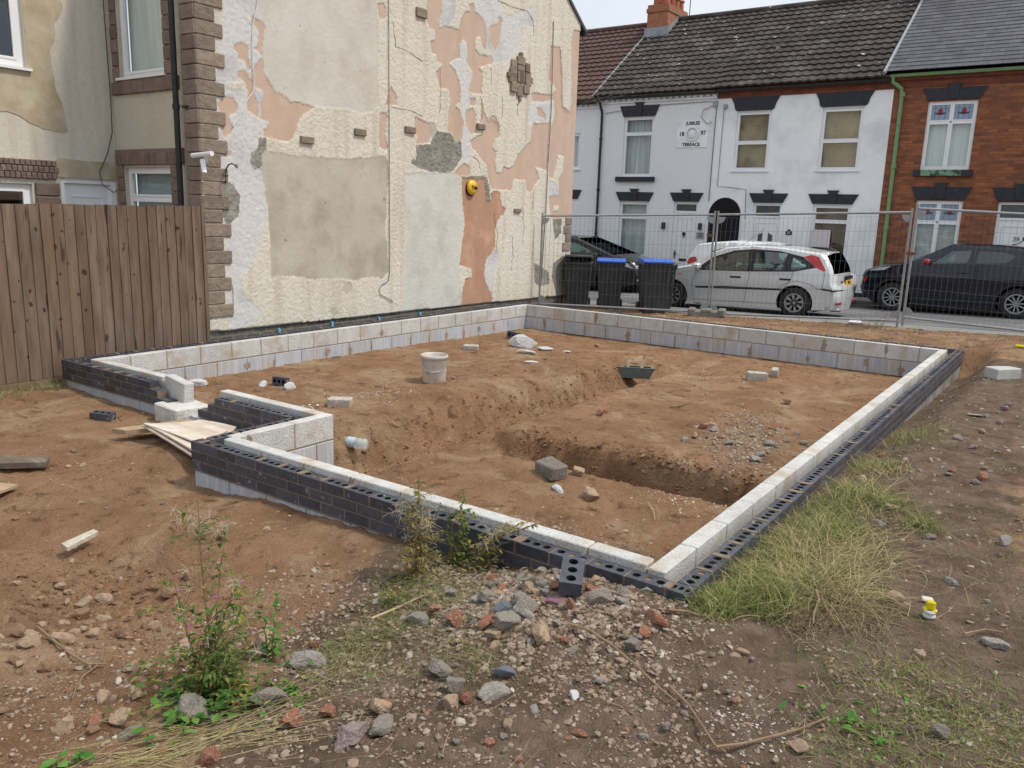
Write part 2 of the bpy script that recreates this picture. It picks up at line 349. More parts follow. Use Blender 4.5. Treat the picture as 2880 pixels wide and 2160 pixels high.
def soilmat():
    m = bpy.data.materials.new('bare_soil'); m.use_nodes = True; t = m.node_tree; b = t.nodes['Principled BSDF']; b.inputs['Roughness'].default_value = .95; b.inputs['Specular IOR Level'].default_value = .12
    tc = N(t, 'ShaderNodeTexCoord'); V = tc.outputs['Object']
    def noise(sc, d=6, r=.6, dist=0):
        n = N(t, 'ShaderNodeTexNoise', Scale=sc, Detail=d, Roughness=r, Distortion=dist); t.links.new(V, n.inputs['Vector']); return n.outputs['Fac']
    def rg(src, a, b2, lo=0, hi=1):
        r = N(t, 'ShaderNodeMapRange'); r.inputs[1].default_value = a; r.inputs[2].default_value = b2; r.inputs[3].default_value = lo; r.inputs[4].default_value = hi; t.links.new(src, r.inputs[0]); return r.outputs[0]
    def mix(a, c, fac, typ='MIX'):
        x = N(t, 'ShaderNodeMix', data_type='RGBA', blend_type=typ); t.links.new(fac, x.inputs[0])
        for i, q in ((6, a), (7, c)):
            if isinstance(q, tuple): x.inputs[i].default_value = (*q, 1)
            else: t.links.new(q, x.inputs[i])
        return x.outputs[2]
    c = mix((.40, .242, .142), (.265, .15, .083), rg(noise(1.7, 8, .7), .36, .64))
    c = mix(c, (.47, .335, .215), rg(noise(1.1, 9, .72, .8), .50, .66))
    c = mix(c, (.13, .070, .040), rg(noise(5.5, 9, .78, .5), .535, .66))
    at_ = N(t, 'ShaderNodeAttribute'); at_.attribute_name = 'zone'
    hum = mix((.14, .094, .066), (.27, .198, .147), rg(noise(4.5, 8, .7), .38, .64))
    hum = mix(hum, (.12, .105, .05), rg(noise(2.4, 6), .58, .7))
    zz = N(t, 'ShaderNodeMath', operation='ADD'); t.links.new(at_.outputs['Fac'], zz.inputs[0]); t.links.new(rg(noise(3.1, 6), .3, .7, -.35, .35), zz.inputs[1])
    c = mix(c, hum, rg(zz.outputs[0], .35, .65))
    # small embedded stones
    vo = N(t, 'ShaderNodeTexVoronoi', Scale=55.0); t.links.new(V, vo.inputs['Vector'])
    sm = rg(vo.outputs['Distance'], .14, .08); sel = rg(noise(30, 2), .58, .62)
    mm = N(t, 'ShaderNodeMath', operation='MULTIPLY'); t.links.new(sm, mm.inputs[0]); t.links.new(sel, mm.inputs[1])
    c = mix(c, (.50, .40, .31), mm.outputs[0])
    t.links.new(c, b.inputs['Base Color'])
    hsum = N(t, 'ShaderNodeMath', operation='ADD'); t.links.new(rg(noise(22, 8, .7), 0, 1), hsum.inputs[0]); t.links.new(rg(noise(90, 4, .6), 0, 1, 0, .6), hsum.inputs[1])
    bp = N(t, 'ShaderNodeBump', Strength=1.0, Distance=.06); t.links.new(hsum.outputs[0], bp.inputs['Height']); t.links.new(bp.outputs[0], b.inputs['Normal'])
    return m
soil = npmesh('ground', V, F, soilmat(), smooth=True); tag(soil, kind='structure')
zone = sst(-2.3, -1.2, GX+.5*(GY+.5))*sst(.2, -.1, GY)
zone = np.maximum(zone, sst(-.12, .02, GX)*(1-.55*sst(.7, 1.4, GX)*sst(.5, 2, GY)))
ing = (GX > -7.8) & (GX < -.1) & (GY > .06) & (GY < 9.9)
zone = np.where(ing, .38*np.exp(-(((GX+1.3)/.9)**2+((GY-4.3)/1.5)**2))+.45*np.exp(-(((GX+1.4)/.9)**2+((GY-1.0)/.8)**2)), zone)
zone = np.where((GY > 9.9), .35, zone)
a = soil.data.attributes.new('zone', 'FLOAT', 'POINT'); a.data.foreach_set('value', zone.ravel().astype(np.float32))
# ---- road and pavements
tarmac = mat('tarmac', (.105, .108, .115), (.15, .15, .155), .9, 9, bump=.3, bscale=120, c3=(.19, .19, .185), s3=.5, streak=((.07, .07, .075), (.25, 3.0, 1)))
paving = mat('pavement_tarmac', (.17, .17, .165), (.215, .21, .20), .92, 6, bump=.3, bscale=110, c3=(.25, .235, .21), s3=.9)
kerbm = mat('kerb_stone', (.30, .29, .27), (.22, .215, .20), .85, 12, bump=.2)
def strip(name, y0, y1, dz, m, thick=.3, n=60):
    b = MB(); xs = np.linspace(-60, 60, n)
    for i in range(n-1):
        x0, x1 = xs[i], xs[i+1]; P = [(x0, y0), (x1, y0), (x1, y1), (x0, y1)]
        b.add([(x, y, zroad(x, y)+dz) for x, y in P]+[(x, y, zroad(x, y)+dz-thick) for x, y in P], [(0, 1, 2, 3), (4, 5, 1, 0), (6, 7, 3, 2)])
    return tag(b.build(name, m), kind='structure')
strip('road', 13.45, 18.85, 0, tarmac)
strip('pavement', 12.3, 13.33, .045, paving); strip('pavement', 18.98, 20.6, .10, paving)
strip('kerb', 13.33, 13.45, .047, kerbm); strip('kerb', 18.85, 18.98, .103, kerbm)

# ================================================================== FOOTINGS
BR = mat('engineering_brick', (.036, .039, .052), (.062, .065, .082), .55, 18, island=.28, bump=.25, bscale=70, spots=((.17, .17, .18), 16, .655), spec=.45)
BRT = mat('brick_mortar', (.22, .165, .125), (.155, .115, .085), .95, 20, bump=.5, bscale=80)
HOLE = mat('brick_hole', (.012, .012, .014), (.02, .02, .02), .9)
BL = mat('aggregate_block', (.56, .56, .55), (.48, .48, .465), .95, 9, island=.07, bump=.9, bscale=65, spots=((.26, .255, .25), 125, .60), c3=(.43, .36, .28), s3=3.2, bdist=.012)
BLG = mat('grey_block', (.40, .42, .46), (.34, .36, .40), .9, 5, island=.06, bump=.25, bscale=60, streak=((.48, .49, .51), (30, 30, 1.5)), c3=(.42, .35, .29), s3=3.0)
BLM = mat('block_mortar', (.33, .25, .19), (.24, .18, .135), .95, 15, bump=.6, bscale=60)
def brick_top_template():
    L, W = .2125, .1025; pts = [(-L/2, -W/2), (L/2, -W/2), (L/2, W/2), (-L/2, W/2)]; edges = [(0, 1), (1, 2), (2, 3), (3, 0)]; holes = []
    for cx in (-.066, 0, .066):
        s = len(pts); n = 12
        for k in range(n): t = 2*math.pi*k/n; pts.append((cx+.0225*math.cos(t), .0225*math.sin(t)))
        edges += [(s+k, s+(k+1) % n) for k in range(n)]; holes.append((cx, list(range(s, s+n))))
    r = delaunay_2d_cdt([Vector(p) for p in pts], edges, [], 0, 1e-6); vs = [(p.x, p.y) for p in r[0]]; fs = []
    for f in r[2]:
        cx = sum(vs[i][0] for i in f)/len(f); cy = sum(vs[i][1] for i in f)/len(f)
        if any((cx-h[0])**2+cy**2 < .021**2 for h in holes): continue
        fs.append(tuple(f))
    return vs, fs
TV, TF = brick_top_template()
def holed_brick(b, M, h=.065, L=.2125, fill=True):
    """one three-hole engineering brick, length along local x, base at z=0"""
    sc = L/.2125
    b.add([M @ Vector((x*sc, y, h)) for x, y in TV], TF, 0)
    b.box(-L/2, L/2, -.05125, .05125, 0, h, 0, M, skip=(1,))
    for cx in (-.066, 0, .066):
        n = 12; d = .052
        ring = [(cx*sc+.0225*sc*math.cos(2*math.pi*k/n), .0225*math.sin(2*math.pi*k/n)) for k in range(n)]
        if fill and random.random() < .09: d = .008
        mi = 1 if d > .02 else 2
        b.add([M @ Vector((x, y, h)) for x, y in ring]+[M @ Vector((x, y, h-d)) for x, y in ring], [(k, k+n, (k+1) % n+n, (k+1) % n) for k in range(n)]+[tuple(range(n, 2*n))], mi)
def brick_run(parent, p0, p1, inward, label=None, starts=(0, 0, 0), ends=(0, 0, 0), half0=0, courses=3, ztop=0.0):
    """outer leaf: p0->p1 is the OUTER face line, inward = unit vector to the inside; starts/ends = how much each course is cut back (top first)"""
    p0 = Vector((*p0, 0)); p1 = Vector((*p1, 0)); d = (p1-p0); L = d.length; d.normalize(); n = Vector((*inward, 0)); b = MB(); mo = MB()
    for c in range(courses):
        s0, s1 = starts[c], L-ends[c]; zt = ztop-.075*c
        off = half0 if c % 2 == 0 else (half0+.1125) % .225
        x = s0-(.225-off if off > .001 else 0)
        while x < s1-.02:
            a, e = max(x, s0), min(x+.2125, s1); x += .225
            if e-a < .03: continue
            cen = p0+d*((a+e)/2)+n*.05125; wob = Vector((random.uniform(-.0015, .0015), random.uniform(-.0015, .0015), 0))
            M = Matrix.Translation(cen+wob+Vector((0, 0, zt-.065))) @ Matrix((( d.x, n.x, 0), (d.y, n.y, 0), (0, 0, 1))).to_4x4()
            if c == 0 or (a == s0 and s0 > 0) or (e == s1 and ends[c] > 0) or c and starts[c] < starts[0] and a < starts[0]+.1: holed_brick(b, M, L=e-a)
            else: b.box(-(e-a)/2, (e-a)/2, -.05125, .05125, 0, .065, 0, M)
        Mm = Matrix.Translation(p0) @ Matrix(((d.x, n.x, 0), (d.y, n.y, 0), (0, 0, 1))).to_4x4()
        if c: mo.box(s0+.004, s1-.004, .0018, .1005, zt-.075+.0005, zt-.0035, 0, Mm)
        else:
            mo.box(s0+.004, s1-.004, .0018, .1005, zt-.0755, zt-.0645, 0, Mm); xx = s0+(off if off > .001 else .225)-.0065
            while xx < s1-.02: mo.box(xx-.0075, xx+.0075, .0015, .1005, zt-.065, zt-.003, 0, Mm); xx += .225
        if c == 0:   # smears of mortar over the open joints
            xx = s0+(off if off > .001 else .225)
            while xx < s1:
                if random.random() < .55:
                    wdt = random.uniform(.012, .03); mo.box(xx-.006-wdt, xx-.006+wdt, .006, .0965, zt-.004, zt+.0035, 0, Mm)
                xx += .225
    b.build('brick_leaf', [BR, HOLE, BRT], parent, fix=False); mo.build('brick_mortar', BRT, parent)
    return
def block_run(parent, q0, q1, thick_dir, first=.45, ztop=.03, pitch=.4531, ext0=0):
    """inner leaf blocks: q0->q1 = the face line; thick_dir = unit vector from that line into the leaf"""
    q0 = Vector((*q0, 0)); q1 = Vector((*q1, 0)); d = q1-q0; L = d.length; d.normalize(); n = Vector((*thick_dir, 0)); top = MB(); low = MB(); mo = MB()
    Mm = Matrix.Translation(q0) @ Matrix(((d.x, n.x, 0), (d.y, n.y, 0), (0, 0, 1))).to_4x4()
    for (b, zt, zb, off, bev) in ((top, ztop, ztop-.218, first, .006), (low, ztop-.230, ztop-.46, (first+pitch/2) % pitch, .004)):
        edges = [0]; x = off
        while x < L-.06:
            if x > .06: edges.append(x)
            x += pitch
        edges.append(L)
        for a, e in zip(edges[:-1], edges[1:]):
            g0 = .005 if a > 0 else 0; g1 = .005 if e < L else 0
            b.rbox(a+g0, e-g1, .0, .1, zb, zt, bev, 0, Mm, jit=.0012)
            if a > 0 and random.random() < (.7 if b is low else .16):      # mortar smears over the joints
                xc = a+random.uniform(-.02, .03); k = 17; ww = random.uniform(.012, .06); hz = random.uniform(.05, .12); cz_ = zb+random.uniform(.07, .15)
                pl = [(xc+ww*math.cos(2*math.pi*i/k)*random.uniform(.45, 1.3), min(zt-.002, max(zb, cz_+hz*math.sin(2*math.pi*i/k)*random.uniform(.6, 1.2)))) for i in range(k)]
                mo.add([Mm @ Vector((p, y, z)) for y in (-.0025,) for p, z in pl]+[Mm @ Vector((p, .02, z)) for p, z in pl], [tuple(range(k))]+[(i, (i+1) % k, (i+1) % k+k, i+k) for i in range(k)])
    mo.box(.006, L-.006, .006, .094, ztop-.46, ztop-.008, 0, Mm)
    top.build('block_leaf', BL, parent, fix=False); low.build('lower_block_leaf', BLG, parent, fix=False); mo.build('block_mortar', BLM, parent)
BLD = mat('dirty_grey_block', (.29, .29, .30), (.20, .19, .17), .92, 4, bump=.4, c3=(.17, .13, .09), s3=2)
def footing(parent, x0, x1, y0, y1, zt=-.236, zb=-1.0, m=None):
    b = MB(); n = max(1, round(max(x1-x0, y1-y0)/.45))
    for k in range(n):
        if x1-x0 > y1-y0: a = x0+(x1-x0)*k/n; e = x0+(x1-x0)*(k+1)/n; b.rbox(a+.004, e-.004, y0, y1, zb, zt, .005)
        else: a = y0+(y1-y0)*k/n; e = y0+(y1-y0)*(k+1)/n; b.rbox(x0, x1, a+.004, e-.004, zb, zt, .005)
    b.build('footing_block', m or BLG, parent, fix=False)
FW = empty('foundation_wall', (-2, 0, -.3), 'low blue brick and pale block foundation wall running round the bare soil plot', 'foundation wall')
brick_run(FW, (-4.04, 0), (0, 0), (0, 1), half0=.1025)                       # front
brick_run(FW, (0, .1125), (0, 10.1057), (-1, 0), half0=.0)                   # right
brick_run(FW, (-.1125, 10.1057), (-7.95, 10.1057), (0, -1), half0=.1)        # far
brick_run(FW, (-7.95, 9.99), (-7.95, .95), (1, 0), half0=.1)                 # left
brick_run(FW, (-4.04, 1.03), (-4.04, .1125), (1, 0), half0=.0)               # return of the step
brick_run(FW, (-5.11, .95), (-3.94, .95), (0, 1), starts=(.0, -.11, -.27), half0=.0)
brick_run(FW, (-7.8375, .95), (-6.17, .95), (0, 1), ends=(.0, -.12, -.30), half0=.1)
block_run(FW, (-7.50, 9.592), (-7.50, 1.10), (-1, 0), first=.38)             # left, seen from inside
block_run(FW, (-.27, 9.592), (-7.60, 9.592), (0, 1), first=.25)              # far
block_run(FW, (-.168, .106), (-.168, 9.692), (-1, 0), first=.40)               # right
block_run(FW, (-3.78, .108), (-.275, .108), (0, 1), first=.44, ztop=.042)                # front
block_run(FW, (-3.78, 1.20), (-3.78, .21), (-1, 0), first=.42)              # return
block_run(FW, (-5.24, 1.10), (-3.885, 1.10), (0, 1), first=.44)
block_run(FW, (-7.605, 1.10), (-6.20, 1.10), (0, 1), first=.40)
footing(FW, -4.03, -.2, .012, .11); footing(FW, -.32, -.012, .012, 10.08, m=BLD); footing(FW, -7.9, -.3, 9.7, 10.08)
footing(FW, -7.93, -7.62, 1.0, 9.7); footing(FW, -4.03, -3.79, .12, 1.18); footing(FW, -5.55, -4.05, .96, 1.2); footing(FW, -7.9, -5.95, .97, 1.2)
# door opening: big pale block in the gap and a loose block tipped on the wall end
blk = empty('threshold_block', (-5.75, 1.0, -.4), 'large smeared pale concrete block bridging the doorway gap of the low wall', 'concrete block')
b = MB(); b.rbox(-.22, .22, -.16, .2, .0, .235, .012, jit=.004); b.build('block_body', mat('smeared_concrete', (.62, .61, .59), (.48, .46, .43), .95, 7, bump=.8, bscale=22, bdist=.03), blk, world=False); blk.rotation_euler = (0, 0, -.1)
b = MB(); b.rbox(-.22, .22, -.05, .05, 0, .215, .006); tb = b.build('loose_block', BL); tb.location = (-5.95, 1.12, -.175); tb.rotation_euler = (R(-2), R(3), R(-9))
tag(tb, 'pale aggregate block tipped on edge at the left side of the doorway gap', 'concrete block')

# ================================================================== RENDERED HOUSE (left)
GXP = -8.15
H1 = empty('rendered_house', (-9, 6, -.3), 'old cream roughcast house with a patched peeling gable wall and stone corner blocks', 'house')
cream = mat('cream_roughcast', streak=((.56, .51, .425), (1, 4.5, .4)), c1=(.70, .67, .585), c2=(.63, .595, .50), rough=.92, scale=20, bump=.9, bscale=85, bdist=.016, spots=((.40, .35, .27), 60, .67), c3=(.70, .67, .61), s3=.7)
whitep = mat('faded_white_render', (.62, .615, .60), (.54, .54, .54), .92, 14, bump=.7, bscale=80, c3=(.45, .45, .47), s3=1.8)
pinkp = mat('pink_undercoat', (.54, .405, .325), (.49, .37, .295), .9, 5, bump=.15, bscale=50, c3=(.50, .385, .32), s3=2.5, streak=((.47, .34, .26), (1, 3, .6)))
cem = mat('cement_patch', (.47, .445, .38), (.41, .385, .32), .93, 2.0, bump=.2, bscale=24, c3=(.34, .31, .25), s3=1.3, spots=((.27, .235, .17), 8, .70))
cemg = mat('pale_cement_patch', (.57, .575, .535), (.52, .52, .48), .93, 3, bump=.25, bscale=24, c3=(.45, .445, .39), s3=1.6)
cemd = mat('dark_cement_patch', (.27, .26, .225), (.19, .185, .16), .95, 7, bump=.7, bscale=24, bdist=.02, c3=(.34, .33, .29), s3=4)
orang = mat('orange_plaster', (.43, .26, .18), (.38, .22, .15), .93, 5, bump=.2, bscale=30, c3=(.54, .34, .24), s3=2.5)
plinth = brickmat('blackened_plinth_brick', (.075, .072, .07), (.14, .125, .11), (.19, .165, .14), .225, .075, axes='yz', msize=.012)
C2 = lambda P: [(600+x/2.765, y/2.765) for x, y in P]
C3 = lambda P: [(1100+x/2.765, y/2.765) for x, y in P]
CB = lambda P: [(600+x/2.458, 520+y/2.458) for x, y in P]
RAW = lambda P: P
CR, WH, PK, CE, CG, CD, OR, PL, CU = range(9)
regions = [
 (WH, C2, [(80,-60),(350,-60),(390,300),(400,500),(440,900),(430,950),(390,1080),(400,1190),(380,1320),(400,1450),(400,1659),(200,1659),(90,1480),(40,1300),(30,1000),(10,700),(30,400),(60,250)]),
 (WH, CB, [(60,180),(180,-20),(350,-20),(370,60),(375,200),(340,330),(290,500),(210,620),(190,700),(230,780),(330,870),(260,960),(150,1000),(110,980),(100,830),(90,500)]),
 (CR, C2, [(100,640),(230,640),(240,690),(110,690)]),
 (CD, RAW, [(610,500),(654,517),(674,550),(674,590),(666,610),(645,632),(634,632),(610,560)]),
 (PK, C2, [(290,120),(340,150),(405,200),(390,300),(380,480),(400,600),(480,700),(600,790),(790,830),(690,900),(640,1000),(600,1105),(480,1090),(390,1070),(385,1020),(435,945),(330,910),(270,860),(255,790),(270,720),(240,640),(180,600),(185,550),(250,560),(300,630),(290,560),(330,490),(380,440),(310,370),(340,350),(350,300),(350,240),(290,160)]),
 (WH, C2, [(320,670),(360,690),(395,740),(370,800),(362,930),(352,930),(345,800),(320,750)]),
 (PK, C2, [(160,345),(230,330),(275,370),(260,430),(290,540),(265,555),(240,480),(180,460),(190,420),(150,380)]),
 (PK, C2, [(20,800),(100,740),(150,760),(190,830),(180,880),(130,890),(125,950),(150,990),(140,1040),(90,1070),(60,1030),(50,940),(40,850)]),
 (PK, C2, [(80,1185),(125,1180),(135,1210),(110,1220),(80,1215)]),
 (PK, C2, [(1270,30),(1320,20),(1340,90),(1320,150),(1280,140)]),
 (PK, C2, [(1290,880),(1340,880),(1350,910),(1330,1060),(1365,1150),(1330,1170),(1290,1150),(1285,980)]),
 (PK, C2, [(1375,670),(1420,760),(1425,820),(1330,820),(1350,760)]),
 (CU, C2, [(345,-60),(1240,-60),(1265,30),(1280,400),(1275,600),(1290,820),(1230,870),(1150,885),(1050,850),(900,835),(750,820),(620,790),(480,710),(420,600),(385,500),(380,380),(400,200),(345,120)]),
 (CE, RAW, [(737,423),(781,430),(853,439),(962,447),(1081,439),(1093,459),(1088,544),(1082,642),(1088,711),(1092,764),(1076,784),(1040,778),(990,790),(940,782),(885,788),(820,776),(763,782),(759,723),(757,642),(752,581),(740,540),(748,535),(734,477)]),
 (CD, C2, [(340,1150),(360,1070),(410,1080),(410,1140),(370,1200),(375,1290),(320,1315),(285,1260),(290,1180)]),
 (CE, RAW, [(965,792),(985,795),(988,815),(975,830),(962,818)]), (CE, RAW, [(925,868),(945,862),(950,885),(935,893)]),
 (PK, C3, [(270,-60),(400,-60),(395,110),(370,180),(400,210),(440,210),(530,235),(545,130),(560,90),(610,90),(600,30),(640,30),(655,95),(700,130),(735,200),(740,380),(720,400),(700,330),(690,290),(655,300),(650,380),(690,430),(770,430),(795,480),(780,500),(680,520),(710,560),(700,700),(710,740),(660,730),(600,720),(620,600),(630,560),(575,500),(590,440),(590,350),(550,310),(530,350),(535,450),(450,500),(500,560),(530,640),(540,800),(500,820),(560,900),(555,1060),(545,1100),(480,1080),(440,1020),(440,880),(460,800),(440,700),(380,690),(345,560),(400,510),(355,480),(350,430),(310,410),(300,320),(340,300),(330,230),(300,230),(270,150)]),
 (WH, C3, [(640,-60),(860,-60),(870,140),(1060,60),(1110,60),(1120,120),(1100,210),(1020,200),(980,380),(900,480),(800,490),(770,430),(740,400),(735,200),(700,120),(650,90)]),
 (WH, C3, [(410,-60),(500,-60),(490,130),(440,210),(380,210),(370,180),(400,100)]),
 (CR, C3, [(490,20),(550,20),(580,80),(545,130),(530,230),(450,210),(490,130)]),
 (WH, C3, [(560,310),(590,350),(580,470),(630,570),(600,720),(640,760),(600,850),(575,900),(600,930),(560,960),(620,1050),(625,1160),(620,1240),(560,1260),(540,1220),(545,1100),(560,960),(530,830),(540,700),(520,560),(450,490),(535,450),(530,350)]),
 (PK, C3, [(765,210),(825,180),(830,125),(860,150),(850,240),(835,350),(805,395),(765,340)]),
 (PK, C3, [(575,870),(630,840),(660,900),(660,1040),(610,1040),(575,960)]), (PK, C3, [(610,760),(650,760),(655,820),(610,820)]),
 (PK, C3, [(700,760),(720,880),(760,950),(780,900),(810,910),(845,990),(840,1070),(800,1080),(790,1165),(820,1180),(800,1280),(820,1340),(850,1345),(870,1295),(910,1310),(950,1285),(980,1210),(1050,1130),(1080,1100),(1095,960),(1130,960),(1220,955),(1240,920),(1230,1000),(1210,1330),(1120,1300),(1150,1400),(1110,1450),(1080,1500),(1050,1480),(1040,1400),(950,1400),(930,1480),(780,1480),(750,1380),(740,1290),(650,1180),(630,1160),(610,1090),(700,1050),(715,980),(690,900)]),
 (PK, C3, [(1240,360),(1310,370),(1330,600),(1325,820),(1385,870),(1400,800),(1400,300),(1420,230),(1490,240),(1480,600),(1450,1100),(1430,1700),(1240,1700),(1220,1530),(1300,1520),(1300,1410),(1260,1390),(1225,1380),(1220,1200),(1235,1000),(1270,900),(1260,780),(1180,800),(1090,790),(1090,720),(1250,740),(1280,700),(1240,640),(1220,630)]),
 (WH, C3, [(1080,790),(1260,790),(1260,910),(1220,955),(1120,950),(1080,980),(1060,940)]), (PK, C3, [(1130,830),(1170,850),(1200,900),(1200,940),(1140,900)]),
 (CR, C3, [(1290,1210),(1340,1215),(1330,1340),(1290,1410),(1255,1390),(1280,1290)]), (WH, C3, [(1225,1400),(1290,1430),(1300,1520),(1220,1530)]),
 (CR, C3, [(1258,1600),(1298,1600),(1295,1640),(1258,1640)]),
 (PK, C3, [(180,910),(230,930),(290,960),(310,1040),(290,1110),(190,1130),(200,1070),(180,1000)]),
 (PK, C3, [(480,1350),(560,1270),(610,1300),(610,1370),(540,1380)]),
 (CD, C3, [(190,1130),(300,1120),(310,1080),(360,1020),(460,1030),(490,1080),(540,1100),(545,1220),(500,1300),(450,1345),(350,1340),(230,1320),(150,1270),(160,1240),(190,1240)]),
 (CE, C3, [(290,950),(330,950),(360,1020),(310,1080),(300,1000)]),
 (CG, RAW, [(1140,488),(1281,488),(1292,499),(1300,600),(1304,622),(1298,670),(1292,715),(1294,760),(1294,870),(1129,885),(1130,820),(1131,748),(1143,683),(1137,620),(1137,581),(1137,540)]),
 (CD, C3, [(540,1370),(740,1370),(760,1450),(770,1600),(740,1580),(720,1450),(600,1400),(550,1400)]),
 (OR, C3, [(545,1385),(720,1390),(740,1570),(770,1560),(790,1490),(840,1490),(850,1600),(890,1620),(870,1680),(565,1680)]),
 (OR, CB, [(1710,-20),(1870,60),(1880,160),(1920,140),(1910,60),(1980,60),(1990,150),(2020,165),(1980,220),(1950,280),(1945,420),(1890,540),(1870,620),(1920,750),(1925,860),(1710,880),(1715,700),(1740,650),(1700,570),(1710,450),(1735,280)]),
 (CR, CB, [(1700,560),(1780,580),(1785,640),(1740,650),(1715,740),(1700,740)]),
 (WH, CB, [(1880,520),(1960,440),(1980,520),(1930,640),(1910,740),(1870,640)]),
 (CD, RAW, [(1552,615),(1579,615),(1576,656),(1560,675)]), (CD, RAW, [(1500,741),(1519,748),(1541,767),(1544,798),(1516,805),(1500,792)]),
 (CD, RAW, [(1555,740),(1580,720),(1600,735),(1610,800),(1590,840),(1565,830),(1550,780)]),
]
gstep = .016
ys = np.arange(3.0, 12.18, gstep); zs = np.arange(-.25, 6.7, gstep)
YY, ZZ = np.meshgrid(ys, zs)
def classify(y, z):
    y2 = y+.05*fbm(y*9, z*9, 21, 4)+.02*fbm(y*40, z*40, 31, 2); z2 = z+.05*fbm(y*9, z*9, 22, 4)+.02*fbm(y*40, z*40, 32, 2)
    # to photo pixels
    P = np.stack([np.full(y.shape, GXP), y2, z2], -1)-CP; c = P @ CMn
    u = 1440+FPX*c[..., 0]/-c[..., 2]; v = 1080-FPX*c[..., 1]/-c[..., 2]
    k = np.zeros(y.shape, int)
    for cls, fn, poly in regions: k[inpoly(u, v, fn(poly))] = cls
    pl = np.interp(y2, [3.05, 5.7, 6.7, 8.3, 12], [.085, .06, .065, .045, .02])+.012*fbm(y*3, y*0, 41)*2
    k[z < pl] = PL
    return k
Kv = classify(YY, ZZ)
hgt = np.array([.014, .010, .002, .009, .009, .014, .004, -.02, .009])[Kv]
rgh = np.array([.0045, .0035, .0008, .0015, .002, .008, .001, .006, .0015])[Kv]
XX = GXP+hgt+rgh*(vn(YY*60, ZZ*60, 51)-.5+.6*(vn(YY*32, ZZ*32, 52)-.5))*2+.008*fbm(YY*1.5, ZZ*1.5, 53)
V = np.stack([XX.ravel(), YY.ravel(), ZZ.ravel()], 1); ny_, nx_ = YY.shape
idx = np.arange(nx_*ny_).reshape(ny_, nx_)
F = np.stack([idx[:-1, :-1].ravel(), idx[:-1, 1:].ravel(), idx[1:, 1:].ravel(), idx[1:, :-1].ravel()], 1)
Kf = classify((YY[:-1, :-1]+YY[1:, 1:])/2, (ZZ[:-1, :-1]+ZZ[1:, 1:])/2)
keep = ((ZZ[:-1, :-1]) < 6.06+(11.616-YY[:-1, :-1])*.68).ravel()
npmesh('gable_wall', V, F[keep], [cream, whitep, pinkp, cem, cemg, cemd, orang, plinth, mat('pale_repair', (.575, .56, .51), (.52, .50, .445), .93, 2.0, bump=.2, bscale=24, c3=(.47, .435, .37), s3=1.4, spots=((.40, .36, .29), 7, .72))], H1, smooth=True, mi=Kf.ravel()[keep])
b = MB()   # the rest of the house body: upper gable, street side and rear
b.prism([(3.0, 6.68), (10.7, 6.68), (7.6, 8.8), (3.0, 5.7)], 'x', GXP-.3, GXP)
b.box(-16, GXP-.02, 12.0, 12.17, -.4, 5.6); b.box(-10.19, GXP-.03, 3.5, 3.7, 2.5, 5.8)
b.build('upper_wall', cream, H1)
slate = mat('dark_roof_slate', (.06, .06, .065), (.10, .10, .105), .7, 12, bump=.3)
b = MB()
for (y0, z0, y1, z1) in ((12.38, 5.55, 7.6, 8.85), (2.8, 5.6, 7.6, 8.85)):
    b.add([(x, y, z+dz) for x in (-16, GXP+.05) for (y, z) in ((y0, z0), (y1, z1)) for dz in (0, .07)], [(0, 2, 6, 4), (1, 5, 7, 3), (0, 1, 3, 2), (4, 6, 7, 5), (0, 4, 5, 1), (2, 3, 7, 6)])
b.build('roof', slate, H1)
b = MB(); b.box(-12, GXP+.06, 12.30, 12.42, 5.50, 5.58); b.build('gutter', mat('black_plastic', (.018, .019, .022), (.03, .03, .033), .45, 8), H1)
# corner stones
stone = mat('pitched_stone', (.265, .215, .17), (.20, .16, .13), .9, 8, island=.22, bump=.9, bscale=16, bdist=.03)
b = MB(); z = 4.90
k = 0
while z > .3:
    h = .178
    wdt = (.37 if k % 2 else .25)+random.uniform(-.015, .015)
    b.rbox(GXP-.01, GXP+.035, 2.965, 3.0+wdt, z-h+.005, z-.005, .008, jit=.003)
    b.rbox(-8.43, GXP+.025, 2.95, 3.05, z-h+.005, z-.005, .008, jit=.003)
    z -= h; k += 1
b.build('corner_stones', stone, H1); b = MB()
for (u0, v0, u1, v1) in ((1583, 635, 1603, 657), (1587, 658, 1603, 680), (1579, 682, 1601, 705), (1588, 612, 1605, 633)):
    p = at(u0, v1, 0, GXP); q = at(u1, v0, 0, GXP); b.rbox(GXP-.01, GXP+.04, p[1], q[1], p[2], q[2], .01, jit=.003)
b.build('corner_stones', stone, H1)
b = MB()
for (x0, y0, x1, y1) in [(985,412,1010,455),(968,452,1030,500),(922,468,966,532),(1030,497,1066,562),(970,502,1028,548),(912,536,966,570),(1030,566,1076,600),(892,574,966,600),(968,552,990,640),(1010,556,1028,650),(992,552,1008,650),(905,604,966,635),(1030,604,1090,640),(918,640,966,712),(1030,644,1076,668),(1017,672,1062,730),(966,655,1014,748),(982,752,1000,788)]:
    p = at(1100+x0/2.765, y1/2.765, 0, GXP); q = at(1100+x1/2.765, y0/2.765, 0, GXP)
    b.rbox(GXP-.01, GXP+.05+random.uniform(0, .02), p[1]+.004, q[1]-.004, p[2]+.004, q[2]-.004, .01, jit=.003)
b.build('stone_cross_motif', stone, H1)
